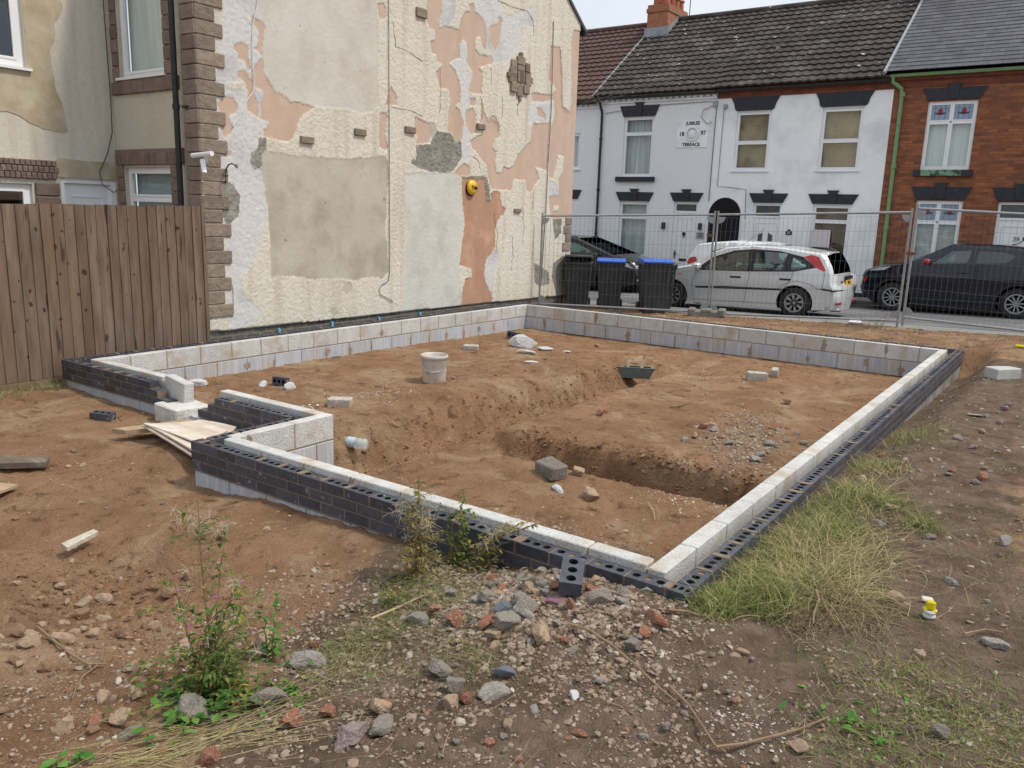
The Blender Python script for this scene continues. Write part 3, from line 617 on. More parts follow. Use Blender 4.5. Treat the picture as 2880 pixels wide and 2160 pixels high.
for (sc, x0, y0, x1, y1) in ((3, 185, 78, 265, 125), (3, 100, 992, 178, 1030), (3, 658, 968, 718, 1005), (3, 948, 1624, 1000, 1650), (2, 668, 1068, 768, 1110), (2, 1088, 1010, 1175, 1048)):
    o = 1100 if sc == 3 else 600; p = at(o+x0/2.765, y1/2.765, 0, GXP); q = at(o+x1/2.765, y0/2.765, 0, GXP)
    b = MB(); b.rbox(GXP-.01, GXP+.055, p[1], q[1], p[2], q[2], .008, jit=.003); b.build('stone_slip', stone, H1)
# cables on the gable
wb = mat('grey_cable', (.16, .15, .14), (.12, .11, .10), .7, 10); ww = mat('white_cable', (.72, .72, .70), (.62, .62, .6), .6, 10)
def wallpts(L, X=GXP+.03): return [at(u, v, 0, X) for u, v in L]
b = MB(); b.tube(wallpts([(1093.5, -20), (1094, 200), (1095, 400), (1095.5, 640), (1096, 764), (1093, 790), (1075, 800), (1066, 815), (1070, 828), (1106, 848)]), .006, 5); b.build('cable', wb, H1)
b = MB(); b.tube(wallpts([(1557, 60), (1555, 140), (1551, 300), (1542, 450), (1535, 600), (1521, 800)]), .008, 5); b.build('cable', wb, H1)
b = MB(); b.tube(wallpts([(728, -20), (722, 20), (712, 60), (710, 120), (712, 190), (717, 230), (710, 260), (690, 290), (672, 330), (655, 355)]), .006, 5); b.build('cable', ww, H1)
# cracks in the render
crk = mat('crack_shadow_gap', (.20, .17, .14), (.13, .11, .09), .95, 20)
for P in ([(1106, 60), (1112, 130), (1140, 140), (1200, 180)], [(1100, 300), (1160, 312), (1195, 330)], [(1238, 190), (1240, 260), (1236, 330)], [(1400, 0), (1440, 20), (1485, 30), (1500, 60), (1503, 110)], [(1382, 190), (1384, 250)], [(1413, 270), (1414, 300), (1411, 340)], [(1455, 290), (1457, 330)], [(1330, 440), (1345, 450), (1352, 480)], [(1440, 660), (1443, 720), (1438, 770)], [(1470, 580), (1474, 640), (1470, 700)], [(1500, 540), (1497, 600)], [(1390, 600), (1400, 660), (1394, 720)], [(655, 800), (657, 850), (656, 900)], [(1352, 270), (1358, 320), (1350, 352)], [(1375, 330), (1400, 345), (1404, 375)], [(1578, 140), (1582, 300), (1588, 310), (1600, 318)]):
    pts = []
    for i in range(len(P)-1):
        for j in range(6):
            t = j/6; pts.append(Vector(at(P[i][0]+(P[i+1][0]-P[i][0])*t+random.uniform(-1.6, 1.6), P[i][1]+(P[i+1][1]-P[i][1])*t, 0, GXP+.018)))
    b = MB(); b.tube(pts, [.0045*random.uniform(.4, 1) for _ in pts], 4); b.build('crack', crk, H1)
# blue level marks on the plinth
b = MB()
for (u, v) in ((785, 932), (934, 912), (1066, 898), (1181, 884)):
    p = at(u, v, 0, GXP+.005); b.box(GXP-.012, GXP+.02, p[1]-.02, p[1]+.02, p[2]-.05, p[2]+.04)
b.build('blue_paint_mark', mat('blue_marker', (.10, .38, .62), (.16, .42, .6), .8, 30), H1)
# ---- rear side: window bay wall (y=3) and outrigger wall (x=-10.19)
UP = mat('white_upvc', (.78, .80, .82), (.75, .77, .79), .35, 4, spec=.5)
GL = glassmat('window_glass', (.93, .95, .95), .05)
GLD = glassmat('dark_window_glass', (.10, .13, .14), .06)
dkroom = mat('dark_room', (.05, .055, .055), (.09, .09, .085), .9, 3)
def wall_holes(b, a0, a1, z0, z1, holes, pl, depth, ax, mi=0):
    """wall in plane ax=pl (ax 'y' spans x, ax 'x' spans y) with rectangular holes and reveals going by +depth"""
    P = lambda a, z, d=0: (a, pl+d, z) if ax == 'y' else (pl+d, a, z)
    A = sorted({a0, a1, *[h[0] for h in holes], *[h[1] for h in holes]}); Z = sorted({z0, z1, *[h[2] for h in holes], *[h[3] for h in holes]})
    for i in range(len(A)-1):
        for j in range(len(Z)-1):
            ca, cz = (A[i]+A[i+1])/2, (Z[j]+Z[j+1])/2
            if any(h[0] < ca < h[1] and h[2] < cz < h[3] for h in holes): continue
            b.add([P(A[i], Z[j]), P(A[i+1], Z[j]), P(A[i+1], Z[j+1]), P(A[i], Z[j+1])], [(0, 1, 2, 3)], mi)
    for h in holes:
        c = [(h[0], h[2]), (h[1], h[2]), (h[1], h[3]), (h[0], h[3])]
        for i in range(4):
            p, q = c[i], c[(i+1) % 4]; b.add([P(*p), P(*q), P(*q, depth), P(*p, depth)], [(0, 1, 2, 3)], mi)
def window(parent, a0, a1, z0, z1, pl, ax, inward, panes, fr=.055, sill=True, back=None, sillm=None, glass=None, depth=.05, label=None):
    """upvc window. panes: list of (a0,a1,z0,z1) fractions; frame box set 'depth' behind plane; back = (material, offset)"""
    s = inward; P0 = pl+s*depth
    def bx(b, A0, A1, Z0, Z1, D0, D1):
        lo, hi = sorted((D0, D1))
        if ax == 'y': b.box(A0, A1, lo, hi, Z0, Z1)
        else: b.box(lo, hi, A0, A1, Z0, Z1)
    f = MB(); g = MB(); W, Hh = a1-a0, z1-z0
    bx(f, a0, a1, z0, z0+fr, P0, P0+s*.06); bx(f, a0, a1, z1-fr, z1, P0, P0+s*.06); bx(f, a0, a0+fr, z0+fr, z1-fr, P0, P0+s*.06); bx(f, a1-fr, a1, z0+fr, z1-fr, P0, P0+s*.06)
    for (u0, u1, w0, w1) in panes:
        A0, A1, Z0, Z1 = a0+u0*W, a0+u1*W, z0+w0*Hh, z0+w1*Hh
        e = .032; 
        A0i, A1i, Z0i, Z1i = A0+(fr if u0 == 0 else e*.6), A1-(fr if u1 == 1 else e*.6), Z0+(fr if w0 == 0 else e*.6), Z1-(fr if w1 == 1 else e*.6)
        # sash
        d0 = P0-s*.008
        bx(f, A0i, A1i, Z0i, Z0i+e, d0, d0+s*.05); bx(f, A0i, A1i, Z1i-e, Z1i, d0, d0+s*.05); bx(f, A0i, A0i+e, Z0i+e, Z1i-e, d0, d0+s*.05); bx(f, A1i-e, A1i, Z0i+e, Z1i-e, d0, d0+s*.05)
        if u0 > 0: bx(f, A0-e*.6, A0+e*.6, Z0+.02, Z1-.02, P0+s*.004, P0+s*.05)
        if w0 > 0: bx(f, A0+.02, A1-.02, Z0-e*.6, Z0+e*.6, P0+s*.002, P0+s*.052)
        bx(g, A0i+e-.004, A1i-e+.004, Z0i+e-.004, Z1i-e+.004, P0+s*.02, P0+s*.026)
    w = f.build('window', UP, parent)
    if label: w['label'] = label
    g.build('pane', glass or GL, w, world=True)
    if sill:
        q = MB(); bx(q, a0-.05, a1+.05, z0-.035, z0-.002, pl-s*.05, P0+s*.03); q.build('sill', sillm or UP, w)
    q = MB(); bm_, off = back or (dkroom, .35)
    bx(q, a0-.0, a1+.0, z0, z1, P0+s*off, P0+s*(off+.01)); q.build('backing' if bm_ is dkroom else 'curtain', bm_, w)
    return w
rw = mat('bay_roughcast', (.58, .545, .45), (.52, .48, .39), .92, 22, bump=.8, bscale=70, bdist=.02, c3=(.50, .45, .36), s3=1.5)
b = MB(); wall_holes(b, -10.19, GXP-.03, -.3, 5.8, [(-9.93, -8.86, 3.42, 4.75), (-9.97, -8.84, 1.2, 2.23)], 3.0, .15, 'y'); b.build('rear_wall', rw, H1)
curt = mat('pale_net_curtain', (.76, .80, .74), (.60, .65, .60), .9, 2, stretch=(9, 9, .4))
curt2 = mat('grey_roller_blind', (.40, .46, .48), (.28, .33, .35), .9, 2, stretch=(1, 1, 7))
window(H1, -9.93, -8.86, 3.42, 4.75, 3.0, 'y', 1, [(0, 1, 0, 1)], fr=.05, back=(curt, .12))
window(H1, -9.97, -8.84, 1.2, 2.23, 3.0, 'y', 1, [(0, 1, 0, .6), (0, 1, .6, 1)], fr=.05, back=(curt2, .12), sill=False)
sbrown = mat('brown_stone_trim', (.21, .155, .13), (.165, .12, .10), .9, 9, island=.2, bump=.8, bscale=20, bdist=.02)
b = MB()
z = 3.22
for k in range(11):     # jambs of the upper window
    b.rbox(-10.10+random.uniform(0, .04), -9.95, 2.965, 3.02, z, z+.17, .01, jit=.003); b.rbox(-8.84, -8.60+random.uniform(-.06, .04), 2.965, 3.02, z, z+.17, .01, jit=.003); z += .178
for k in range(6): x = -10.12+k*.262; b.rbox(x, x+.255, 2.96, 3.02, 3.20, 3.37, .01, jit=.003)
for k in range(24): x = -10.15+k*.068; b.rbox(x, x+.062, 2.965, 3.02, 2.26, 2.42, .008, jit=.002)
b.box(-10.15, -8.52, 2.972, 3.02, 2.42, 2.47)
z = 1.2
for k in range(6): b.rbox(-10.14, -9.99, 2.965, 3.02, z, z+.17, .01, jit=.003); b.rbox(-8.82, -8.60+random.uniform(-.08, .04), 2.965, 3.02, z, z+.17, .01, jit=.003); z += .178
b.build('window_surround', sbrown, H1)
BP = _M['black_plastic']
b = MB(); b.tube([(-8.50, 2.90, 5.6), (-8.50, 2.90, -.3)], .038, 12)
for z in (2.97, 4.9, 1.0): b.tube([(-8.50, 2.90, z-.03), (-8.50, 2.90, z+.03)], .048, 12); b.box(-8.42, -8.30, 2.92, 2.945, z-.012, z+.012)
b.build('downpipe', BP, H1, smooth=False)
b = MB(); wall_holes(b, -4, 3.0, -.4, 5.8, [(2.20, 2.97, -.2, 2.045), (.9, 1.89, 3.40, 5.0), (.9, 1.83, 1.6, 1.95)], -10.19, -.12, 'x'); b.build('outrigger_wall', cream, H1)
stained = mat('stained_cement', (.50, .44, .34), (.40, .34, .24), .93, 4, bump=.3, bscale=20, c3=(.37, .30, .195), s3=2.5)
b = MB()
def blob(cy, cz, ry, rz, n=40, sd=0):
    return [(cy+ry*math.cos(2*math.pi*i/n)*(1+.5*float(fbm(np.array(3+1.2*math.cos(2*math.pi*i/n)), np.array(3+1.2*math.sin(2*math.pi*i/n)), sd))), cz+rz*math.sin(2*math.pi*i/n)*(1+.5*float(fbm(np.array(9+1.2*math.cos(2*math.pi*i/n)), np.array(9+1.2*math.sin(2*math.pi*i/n)), sd)))) for i in range(n)]
P_ = [(.6, 2.80)]
for i in range(60):
    t = i/59; yb = .6+t*1.75; P_.append((yb, 2.74+.10*math.sin(yb*5)+.06*float(fbm(np.array(yb*6), np.array(1.), 3))))
for i in range(60):
    t = i/59; zb_ = 2.85+t*2.2; P_.append((2.30+.10*math.sin(zb_*3.2)+.12*float(fbm(np.array(zb_*5), np.array(2.), 4)), zb_))
P_ += [(1.90, 5.05), (1.90, 3.39), (.6, 3.39)]
b.prism(P_, 'x', -10.195, -10.183)
b.prism([(2.12, 2.06), (3.0, 2.06), (3.0, 2.30), (2.6, 2.29), (2.2, 2.31), (2.05, 2.2)], 'x', -10.195, -10.181)
o = b.build('cement_repair', stained, H1)
window(H1, .9, 1.89, 3.40, 5.0, -10.19, 'x', -1, [(0, 1, 0, 1)], fr=.09, glass=GLD)
window(H1, .9, 1.83, 1.5, 1.95, -10.19, 'x', -1, [(0, 1, 0, 1)], fr=.07, glass=GLD, sill=False)
b = MB()
for r_, z in enumerate((2.02, 2.10, 2.185)):
    for k in range(22): y = .7+k*.066+(.03 if r_ % 2 else 0); b.rbox(-10.2, -10.145, y, y+.06, z, z+.078, .008, jit=.002)
for k in range(6):
    z = 1.98-.178*k-.178; b.rbox(-10.2, -10.145, 1.86, 2.17, z, z+.17, .01, jit=.003)
b.build('stone_lintel', sbrown, H1)
b = MB(); b.box(-10.30, -10.255, 2.24, 2.93, -.2, 2.00); d = b.build('door', UP, H1)
b = MB(); b.box(-10.27, -10.21, 2.20, 2.26, -.2, 2.045); b.box(-10.27, -10.21, 2.91, 2.97, -.2, 2.045); b.box(-10.27, -10.21, 2.26, 2.91, 1.985, 2.045)
for (y0, y1, z0, z1) in ((2.36, 2.81, 1.2, 1.22), (2.36, 2.81, 1.80, 1.82), (2.36, 2.38, 1.22, 1.8), (2.79, 2.81, 1.22, 1.8)): b.box(-10.26, -10.245, y0, y1, z0, z1)
b.build('door_frame', UP, d)
b = MB(); b.tube([(-10.17, 2.95, 5.5), (-10.165, 2.96, 4.0), (-10.17, 2.97, 3.2), (-10.15, 2.95, 2.7), (-10.14, 2.85, 2.4), (-10.14, 2.72, 2.15), (-10.12, 2.74, 1.98), (-10.13, 2.9, 1.88), (-10.15, 2.97, 1.92)], .007, 5); b.build('cable', mat('dark_cable', (.05, .05, .05), (.07, .07, .07), .6), H1)
# ---- things fixed on the wall
p = at(1100+622/2.765, 1458/2.765, 0, GXP+.02)
al = empty('alarm_box', Vector(p), 'round yellow alarm box fixed on the gable wall', 'alarm box'); al.scale = (.8, .8, .8)
yel = mat('yellow_plastic', (.72, .46, .015), (.68, .43, .02), .35, 5, spec=.5)
b = MB(); b.lathe([(.165, 0), (.168, .03), (.155, .06), (.12, .085), (.06, .098), (.001, .10)], 32, 'x'); b.smooth = True; b.build('yellow_cover', yel, al, world=False)
b = MB(); b.lathe([(.172, -.02), (.175, .012), (.001, .012)], 32, 'x', c=(0, -.008, -.02)); b.build('black_base', BP, al, world=False)
text('lettering', 'Yale', .125, Vector(p)+Vector((.106, .01, .0)), (R(90), 0, R(90)), mat('black_ink', (.012, .012, .012), (.02, .02, .02), .5), al, ext=.004, bold=.002)
iron = mat('wrought_iron', (.02, .02, .022), (.03, .03, .03), .6, 20)
b = MB(); b.tube([at(u, v, 0, GXP+x) for u, v, x in ((634, 515, .03), (634, 492, .03), (636, 475, .04), (643, 463, .12), (652, 460, .2), (660, 464, .25), (665, 472, .27), (668, 470, .27), (666, 463, .26), (661, 466, .26))], .009, 6)
b.tube([at(u, v, 0, GXP+.03) for u, v in ((628, 494), (641, 494))], .012, 6)
tag(b.build('basket_bracket', iron), 'black wrought iron scroll bracket for a hanging basket beside the corner stones', 'bracket')
fl = empty('security_light', Vector(at(566, 444, 1, 2.9)), 'white twin head security light with sensor on the corner stones', 'security light')
b = MB(); wp = mat('white_plastic', (.75, .76, .77), (.68, .69, .7), .4, 5)
p0 = Vector(fl.location)
b.tube([Vector(at(542, 438, 1, 2.86))-p0, Vector(at(596, 432, 1, 2.86))-p0], .032, 10); b.build('lamp_head', wp, fl, world=False)
b = MB(); b.tube([Vector(at(569, 450, 1, 2.86))-p0, Vector(at(575, 487, 1, 2.82))-p0], .03, 10); b.build('sensor', wp, fl, world=False)
b = MB(); b.box(-.05, .05, .0, .06, -.06, .03); b.build('mount', mat('grey_plastic', (.25, .26, .27), (.2, .21, .22), .5), fl, world=False)

# ================================================================== TIMBER FENCE
wood = mat('weathered_board', (.20, .148, .112), (.12, .080, .056), .9, 2.2, objr=.14, bump=.35, bscale=40, stretch=(5, 5, .6), spots=((.06, .042, .03), 3.2, .665), c3=(.15, .095, .062), s3=.45, knots=((.05, .034, .025), 10, .695))
FE = empty('timber_fence', (-8.1, 1, -.25), 'tall weathered close boarded timber fence running up to the house corner', 'fence')
y = -2.2; k = 0
while y < 2.93:
    wd = .125+random.uniform(-.008, .006); b = MB(); zt = 1.70+.010*(y)+random.uniform(-.006, .006); x = -8.10+random.uniform(-.003, .003)
    if y+wd > 2.95: wd = 2.95-y
    n = 8; zz = np.linspace(-.22, zt, n); vs = []
    bow = random.uniform(-.006, .006)
    for z in zz:
        t = (z+.22)/2; bb = bow*math.sin(math.pi*t)
        vs += [(x+.020+bb, y+bb, z), (x+.006+bb, y+wd+.012+bb, z), (x-.004+bb, y+wd+.012+bb, z), (x-.004+bb, y+bb, z)]
    fs = []
    for i in range(n-1):
        for j in range(4): fs.append((i*4+j, i*4+(j+1) % 4, (i+1)*4+(j+1) % 4, (i+1)*4+j))
    fs += [(0, 3, 2, 1), ((n-1)*4, (n-1)*4+1, (n-1)*4+2, (n-1)*4+3)]
    b.add(vs, fs); b.build('board', wood, FE); y += wd
b = MB(); b.box(-8.12, -8.085, -2.2, 1.0, -.45, -.225); b.build('gravel_board', mat('old_board', (.22, .16, .10), (.15, .10, .07), .9, 5, stretch=(1, .3, 5), bump=.3), FE)
b = MB()
for z in (.1, .8, 1.5): b.box(-8.17, -8.11, -2.2, 2.95, z, z+.05)
for yy in (-2.0, .5, 2.9): b.box(-8.22, -8.12, yy-.05, yy+.05, -.4, 1.68)
b.build('rails_and_posts', wood, FE)
# ================================================================== TERRACE ACROSS THE STREET
YF = 20.5
wrough = mat('white_roughcast', (.79, .80, .82), (.73, .745, .77), .9, 14, bump=.9, bscale=26, bdist=.03)
wsmooth = mat('smooth_white_render', (.82, .83, .845), (.78, .79, .81), .85, 3, bump=.1, c3=(.64, .66, .69), s3=1.0)
redb = brickmat('red_brick', (.31, .115, .052), (.16, .065, .04), (.16, .08, .05), .225, .076, msize=.006)
redb2 = brickmat('orange_chimney_brick', (.42, .15, .075), (.30, .11, .06), (.22, .16, .12), .225, .076, msize=.01)
blackp = mat('black_painted_stone', (.020, .022, .030), (.032, .034, .044), .5, 9, bump=.3, bscale=20)
redeave = brickmat('red_eaves_brick', (.20, .06, .035), (.12, .045, .03), (.10, .05, .035), .225, .076, msize=.006)
tilebrown = mat('brown_concrete_tile', (.10, .055, .047), (.072, .041, .037), .85, 6, island=.12, bump=.3, spots=((.30, .28, .25), 11, .72))
tilegrey = mat('dark_concrete_tile', (.036, .029, .028), (.056, .045, .042), .9, 5, island=.12, bump=.3, spots=((.50, .49, .46), 6.5, .695), c3=(.10, .09, .078), s3=1.2)
slategrey = brickmat('grey_slate', (.098, .10, .113), (.066, .068, .08), (.04, .04, .045), .28, .16, msize=.006, axes='xz', rough=.65)
lead = mat('lead_flashing', (.30, .32, .35), (.22, .24, .26), .5, 5, bump=.2)
def roof(parent, x0, x1, m, kind, ye=20.24, ze=5.52, yr=24.5, zr=8.52, per=.25, xk=None):
    L = math.hypot(yr-ye, zr-ze); dy, dz = (yr-ye)/L, (zr-ze)/L; ny_, nz_ = -dz, dy
    rows = 16 if kind == 'tile' else 24; n = int((x1-x0)/per*8)+1 if kind == 'tile' else 2; xs = np.linspace(x0, x1, n)
    V = []; F = []; MI = []
    def prof(x): 
        p = (x/per) % 1; return .024*np.sin(math.pi*np.minimum(p/.62, 1)) if kind == 'tile' else 0*x
    for r in range(rows):
        s0, s1 = L*r/rows, L*(r+1)/rows+.02; lift = .05 if kind == 'tile' else .018
        xj = xs+(.0 if kind == 'tile' else 0)
        wob = .012*fbm(xs*1.1, xs*0+r*3.1, 71) if kind == 'tile' else 0
        o = len(V); pr = prof(xs)
        for (s, h) in ((s0, lift-.03*(kind == 'tile')-.012), (s0, lift), (s1, .004)):
            hh = pr+h+wob if h != lift-.03*(kind == 'tile')-.012 else pr+wob
            for x, q in zip(xj, hh if hasattr(hh, '__len__') else [hh]*n): V.append((x, ye+dy*s+ny_*q, ze+dz*s+nz_*q))
        for b_ in range(2):
            for i in range(n-1): F.append((o+b_*n+i, o+b_*n+i+1, o+(b_+1)*n+i+1, o+(b_+1)*n+i))
    o = npmesh('roof', np.array(V), np.array(F), m, parent)
    b = MB(); b.tube([(x0, yr, zr+.03), (x1, yr, zr+.03)], .11, 10); b.add([(x0, yr, zr), (x1, yr, zr), (x1, yr+4.2, ze), (x0, yr+4.2, ze)], [(0, 1, 2, 3)])
    b.build('ridge', m, o); return o
def lintel(parent, x0, x1, z0, z1, key=.13, keyup=.12, shape='splay', curved=False):
    b = MB(); cx = (x0+x1)/2; sp = .14; y0, y1 = YF-.035, YF+.01
    if curved: P = [(x0, z0), (x1, z0), (x1+.06, z0+.05), (x1+.10, z0+.2), (x1+.2, z1), (x0-.2, z1), (x0-.10, z0+.2), (x0-.06, z0+.05)]
    else: P = [(x0, z0), (x1, z0), (x1+sp, z1), (x0-sp, z1)]
    b.prism(P, 'y', y0, y1)
    if key: b.prism([(cx-key*.7, z0+.02), (cx+key*.7, z0+.02), (cx+key*.9, z1-.0), (cx+key, z1+keyup*.45), (cx+key*1.35, z1+keyup), (cx-key*1.35, z1+keyup), (cx-key, z1+keyup*.45), (cx-key*.9, z1)], 'y', y0-.025, y0+.005)
    return b.build('lintel', blackp, parent)
H3 = {}
defs = [('end_terrace_house', -16.5, -12.36, wrough, 'white roughcast terraced house with a reddish brown tiled roof, mostly hidden behind the gable'),
        ('terraced_house', -12.36, -8.36, wrough, 'white roughcast terraced house with the date plaque and door number 35'),
        ('terraced_house', -8.36, -3.52, wsmooth, 'smooth white terraced house with the black arched passage and door number 37'),
        ('terraced_house', -3.52, 2.6, redb, 'red brick terraced house with the green downpipe and stained glass window tops')]
holes = [[(-15.2, -13.0, 3.27, 4.42)], 
  [(-11.41, -10.36, 3.03, 4.85), (-11.41, -10.37, .50, 2.25), (-9.50, -8.72, -.25, 2.26)],
  [(-7.72, -6.69, 3.20, 4.86), (-5.29, -4.20, 3.20, 4.85), (-8.335, -7.36, -.4, 1.9), (-6.98, -6.16, -.25, 2.27), (-5.28, -4.25, .64, 2.27)],
  [(-2.66, -1.53, 3.21, 4.90), (-2.64, -1.55, .6, 2.43), (-.76, .12, -.2, 2.42), (1.0, 2.1, 3.2, 4.9)]]
for i, (nm, x0, x1, m, lab) in enumerate(defs):
    h = empty(nm, ((x0+x1)/2, YF, -.4), lab, 'house', group='terraced houses across the street'); H3[i] = h
    b = MB(); wall_holes(b, x0, x1, -.6, 5.62 if i > 1 else 5.52, holes[i], YF, .12, 'y')
    b.add([(x0, YF+8, -.6), (x1, YF+8, -.6), (x1, YF+8, 5.5), (x0, YF+8, 5.5)], [(0, 1, 2, 3)])
    for x in (x0+.001, x1-.001): b.add([(x, YF, -.6), (x, YF+8.4, -.6), (x, YF+8.4, 5.5), (x, 24.5, 8.45), (x, YF, 5.55)], [(0, 1, 2, 3, 4)])
    if i == 2:  # infill round the passage arch
        cx, rr, zs_ = -7.8475, .4875, 1.9
        A = [(cx+rr*math.cos(t), zs_+.50*math.sin(t)) for t in np.linspace(0, math.pi, 19)]
    b.build('front_wall', m, h)
# passage arch: near-black sheet laid on the wall, the passage's shade put into its colour
h = H3[2]
b = MB(); cx, rr, zs_ = -7.8475, .4875, 1.905
A = [(cx+rr*math.cos(t), zs_+.505*math.sin(t)) for t in np.linspace(0, math.pi, 21)]
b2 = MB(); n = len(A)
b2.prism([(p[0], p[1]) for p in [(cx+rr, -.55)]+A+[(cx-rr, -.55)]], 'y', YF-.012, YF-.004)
b2.build('passage_shade_sheet', mat('passage_shade_black', (.008, .008, .010), (.012, .012, .014), .95), h)
b.tube([(p[0], YF-.012, p[1]) for p in A], .014, 6); b.build('arch_trim', mat('dark_red_trim', (.08, .03, .03), (.05, .02, .02), .7), h)
roof(H3[0], -16.5, -12.42, tilebrown, 'tile', ze=5.40, zr=8.45)
roof(H3[1], -12.42, -8.36, tilegrey, 'tile', ze=5.50)
roof(H3[2], -8.36, -3.72, tilegrey, 'tile', ze=5.53)
roof(H3[3], -3.72, 2.6, slategrey, 'slate', ze=5.66, zr=8.62, ye=20.2)
b = MB(); b.tube([(-12.44, 20.2, 5.50), (-12.44, 24.4, 8.50)], .035, 5); b.build('verge_mortar', lead, H3[1])
b = MB(); b.tube([(-3.74, 20.14, 5.62), (-3.73, 24.5, 8.60)], .05, 6); b.build('verge_mortar', lead, H3[3])
# dentil eaves courses
for i, (x0, x1, z) in enumerate(((-16.5, -12.40, 5.28), (-12.34, -8.37, 5.38))):
    b = MB(); b.box(x0, x1, YF-.05, YF+.02, z-.10, z-.05); b.box(x0, x1, YF-.12, YF+.02, z+.03, z+.10); x = x0+.05
    while x < x1-.1: b.box(x, x+.10, YF-.09, YF+.02, z-.045, z+.025); x += .2
    b.build('dentil_course', wsmooth, H3[i])
for i, (x0, x1) in ((2, (-8.35, -3.53)), (3, (-3.50, 2.6))):
    b = MB(); z = 5.26 if i == 2 else 5.28; b.box(x0, x1, YF-.03, YF+.02, z, z+.17); b.box(x0, x1, YF-.09, YF+.02, z+.17, z+.31); b.build('eaves_course', redeave, H3[i])
green = mat('green_paint', (.15, .27, .12), (.20, .32, .16), .6, 8, spots=((.10, .07, .05), 9, .7))
for i, x0, x1, m, z in ((0, -16.5, -12.4, BP, 5.36), (1, -12.38, -8.36, BP, 5.46), (2, -8.36, -3.6, BP, 5.50), (3, -3.62, 2.6, green, 5.60)):
    b = MB(); pr = [(YF-.20, z), (YF-.18, z-.07), (YF-.10, z-.07), (YF-.085, z)]; b.prism(pr, 'x', x0, x1); b.build('gutter', m, H3[i])
b = MB(); b.tube([(-12.28, YF-.14, 5.4), (-12.24, YF-.07, 5.15), (-12.20, YF-.06, 5.0), (-12.20, YF-.06, -.3)], .04, 8)
for z in (4.2, 2.6, 1.2): b.tube([(-12.20, YF-.06, z-.03), (-12.20, YF-.06, z+.03)], .055, 8)
b.build('downpipe', BP, H3[1])
b = MB(); b.tube([(-3.55, YF-.14, 5.55), (-3.55, YF-.13, 5.42), (-3.33, YF-.08, 5.25), (-3.30, YF-.07, 5.05), (-3.28, YF-.07, -.3)], .05, 8)
for z in (5.1, 3.3, 1.7): b.tube([(-3.285, YF-.07, z-.05), (-3.285, YF-.07, z+.05)], .068, 8)
b.build('downpipe', green, H3[3])
# chimneys
def chimney(parent, x0, x1, y0, y1, z0, z1, m, pots, corb=True):
    b = MB(); b.box(x0, x1, y0, y1, z0, z1-.25); b.box(x0-.03, x1+.03, y0-.03, y1+.03, z1-.25, z1-.12); b.box(x0, x1, y0, y1, z1-.12, z1)
    c = b.build('chimney', m, parent)
    q = MB(); 
    for (px, py, h) in pots: q.lathe([(.13, z1-.02), (.12, z1+h*.8), (.15, z1+h*.86), (.15, z1+h), (.10, z1+h), (.10, z1)], 14, c=(px, py, 0))
    q.build('chimney_pots', mat('terracotta', (.38, .13, .075), (.28, .09, .06), .8, 6), c)
    q = MB(); q.box(x0-.06, x1+.06, y0-.06, y0-.01, z0+.30, z0+.62); q.add([(x1+.012, y0-.1, z0+.28), (x1+.012, 24.5, z0+.95), (x1+.012, 24.5, z0+1.15), (x1+.012, y0-.1, z0+.55)], [(0, 1, 2, 3)]); q.build('flashing', lead, c)
chimney(H3[1], -12.40, -11.62, 23.6, 25.2, 7.55, 8.92, redb2, [(-12.2, 23.9, .36), (-11.82, 23.85, .36), (-11.8, 24.2, .34), (-11.8, 24.55, .34), (-11.8, 24.9, .34), (-12.2, 24.4, .36)])
chimney(H3[3], -3.62, -2.95, 23.9, 25.1, 7.7, 9.6, redb2, [(-3.3, 24.2, .3), (-3.3, 24.7, .3)])
b = MB(); b.tube([(-11.2, 24.4, 8.4), (-11.18, 24.4, 10.2)], .015, 5); b.build('aerial_pole', iron, H3[1])
# windows
blind = mat('tan_roller_blind', (.46, .36, .23), (.36, .28, .175), .9, 1.5, c3=(.20, .15, .10), s3=1.4)
slat = brickmat('brown_slat_blind', (.20, .14, .09), (.17, .115, .075), (.075, .05, .035), 50, .03, msize=.008)
net = mat('white_net_curtain', (.66, .69, .70), (.38, .42, .45), .9, 1.0, stretch=(14, 14, .5))
net2 = mat('patterned_net_curtain', (.62, .69, .68), (.36, .43, .44), .9, 9)
P2 = [(0, 1, 0, .72), (0, 1, .72, 1)]
window(H3[0], -15.2, -13.0, 3.27, 4.42, YF, 'y', 1, [(0, .5, 0, 1), (.5, 1, 0, 1)], back=(net, .15))
window(H3[1], -11.41, -10.36, 3.03, 4.85, YF, 'y', 1, P2, back=(net, .16), sill=False)
window(H3[1], -11.41, -10.37, .50, 2.25, YF, 'y', 1, P2, back=(net, .16))
b = MB(); b.box(-11.58, -10.22, YF-.09, YF+.02, 2.87, 3.02); b.build('stone_sill', blackp, H3[1])
window(H3[2], -7.72, -6.69, 3.20, 4.86, YF, 'y', 1, [(0, 1, 0, .48), (0, 1, .48, 1)], back=(blind, .13))
window(H3[2], -5.29, -4.20, 3.20, 4.85, YF, 'y', 1, [(0, 1, 0, .48), (0, 1, .48, 1)], back=(blind, .13))
window(H3[2], -5.28, -4.25, .64, 2.27, YF, 'y', 1, P2, back=(slat, .10))
b = MB(); b.box(-5.26, -4.72, YF-.04, YF-.01, 1.10, 1.58); b.build('paper_sheet', mat('pinkish_white_card', (.62, .58, .60), (.58, .54, .56), .8), H3[2])
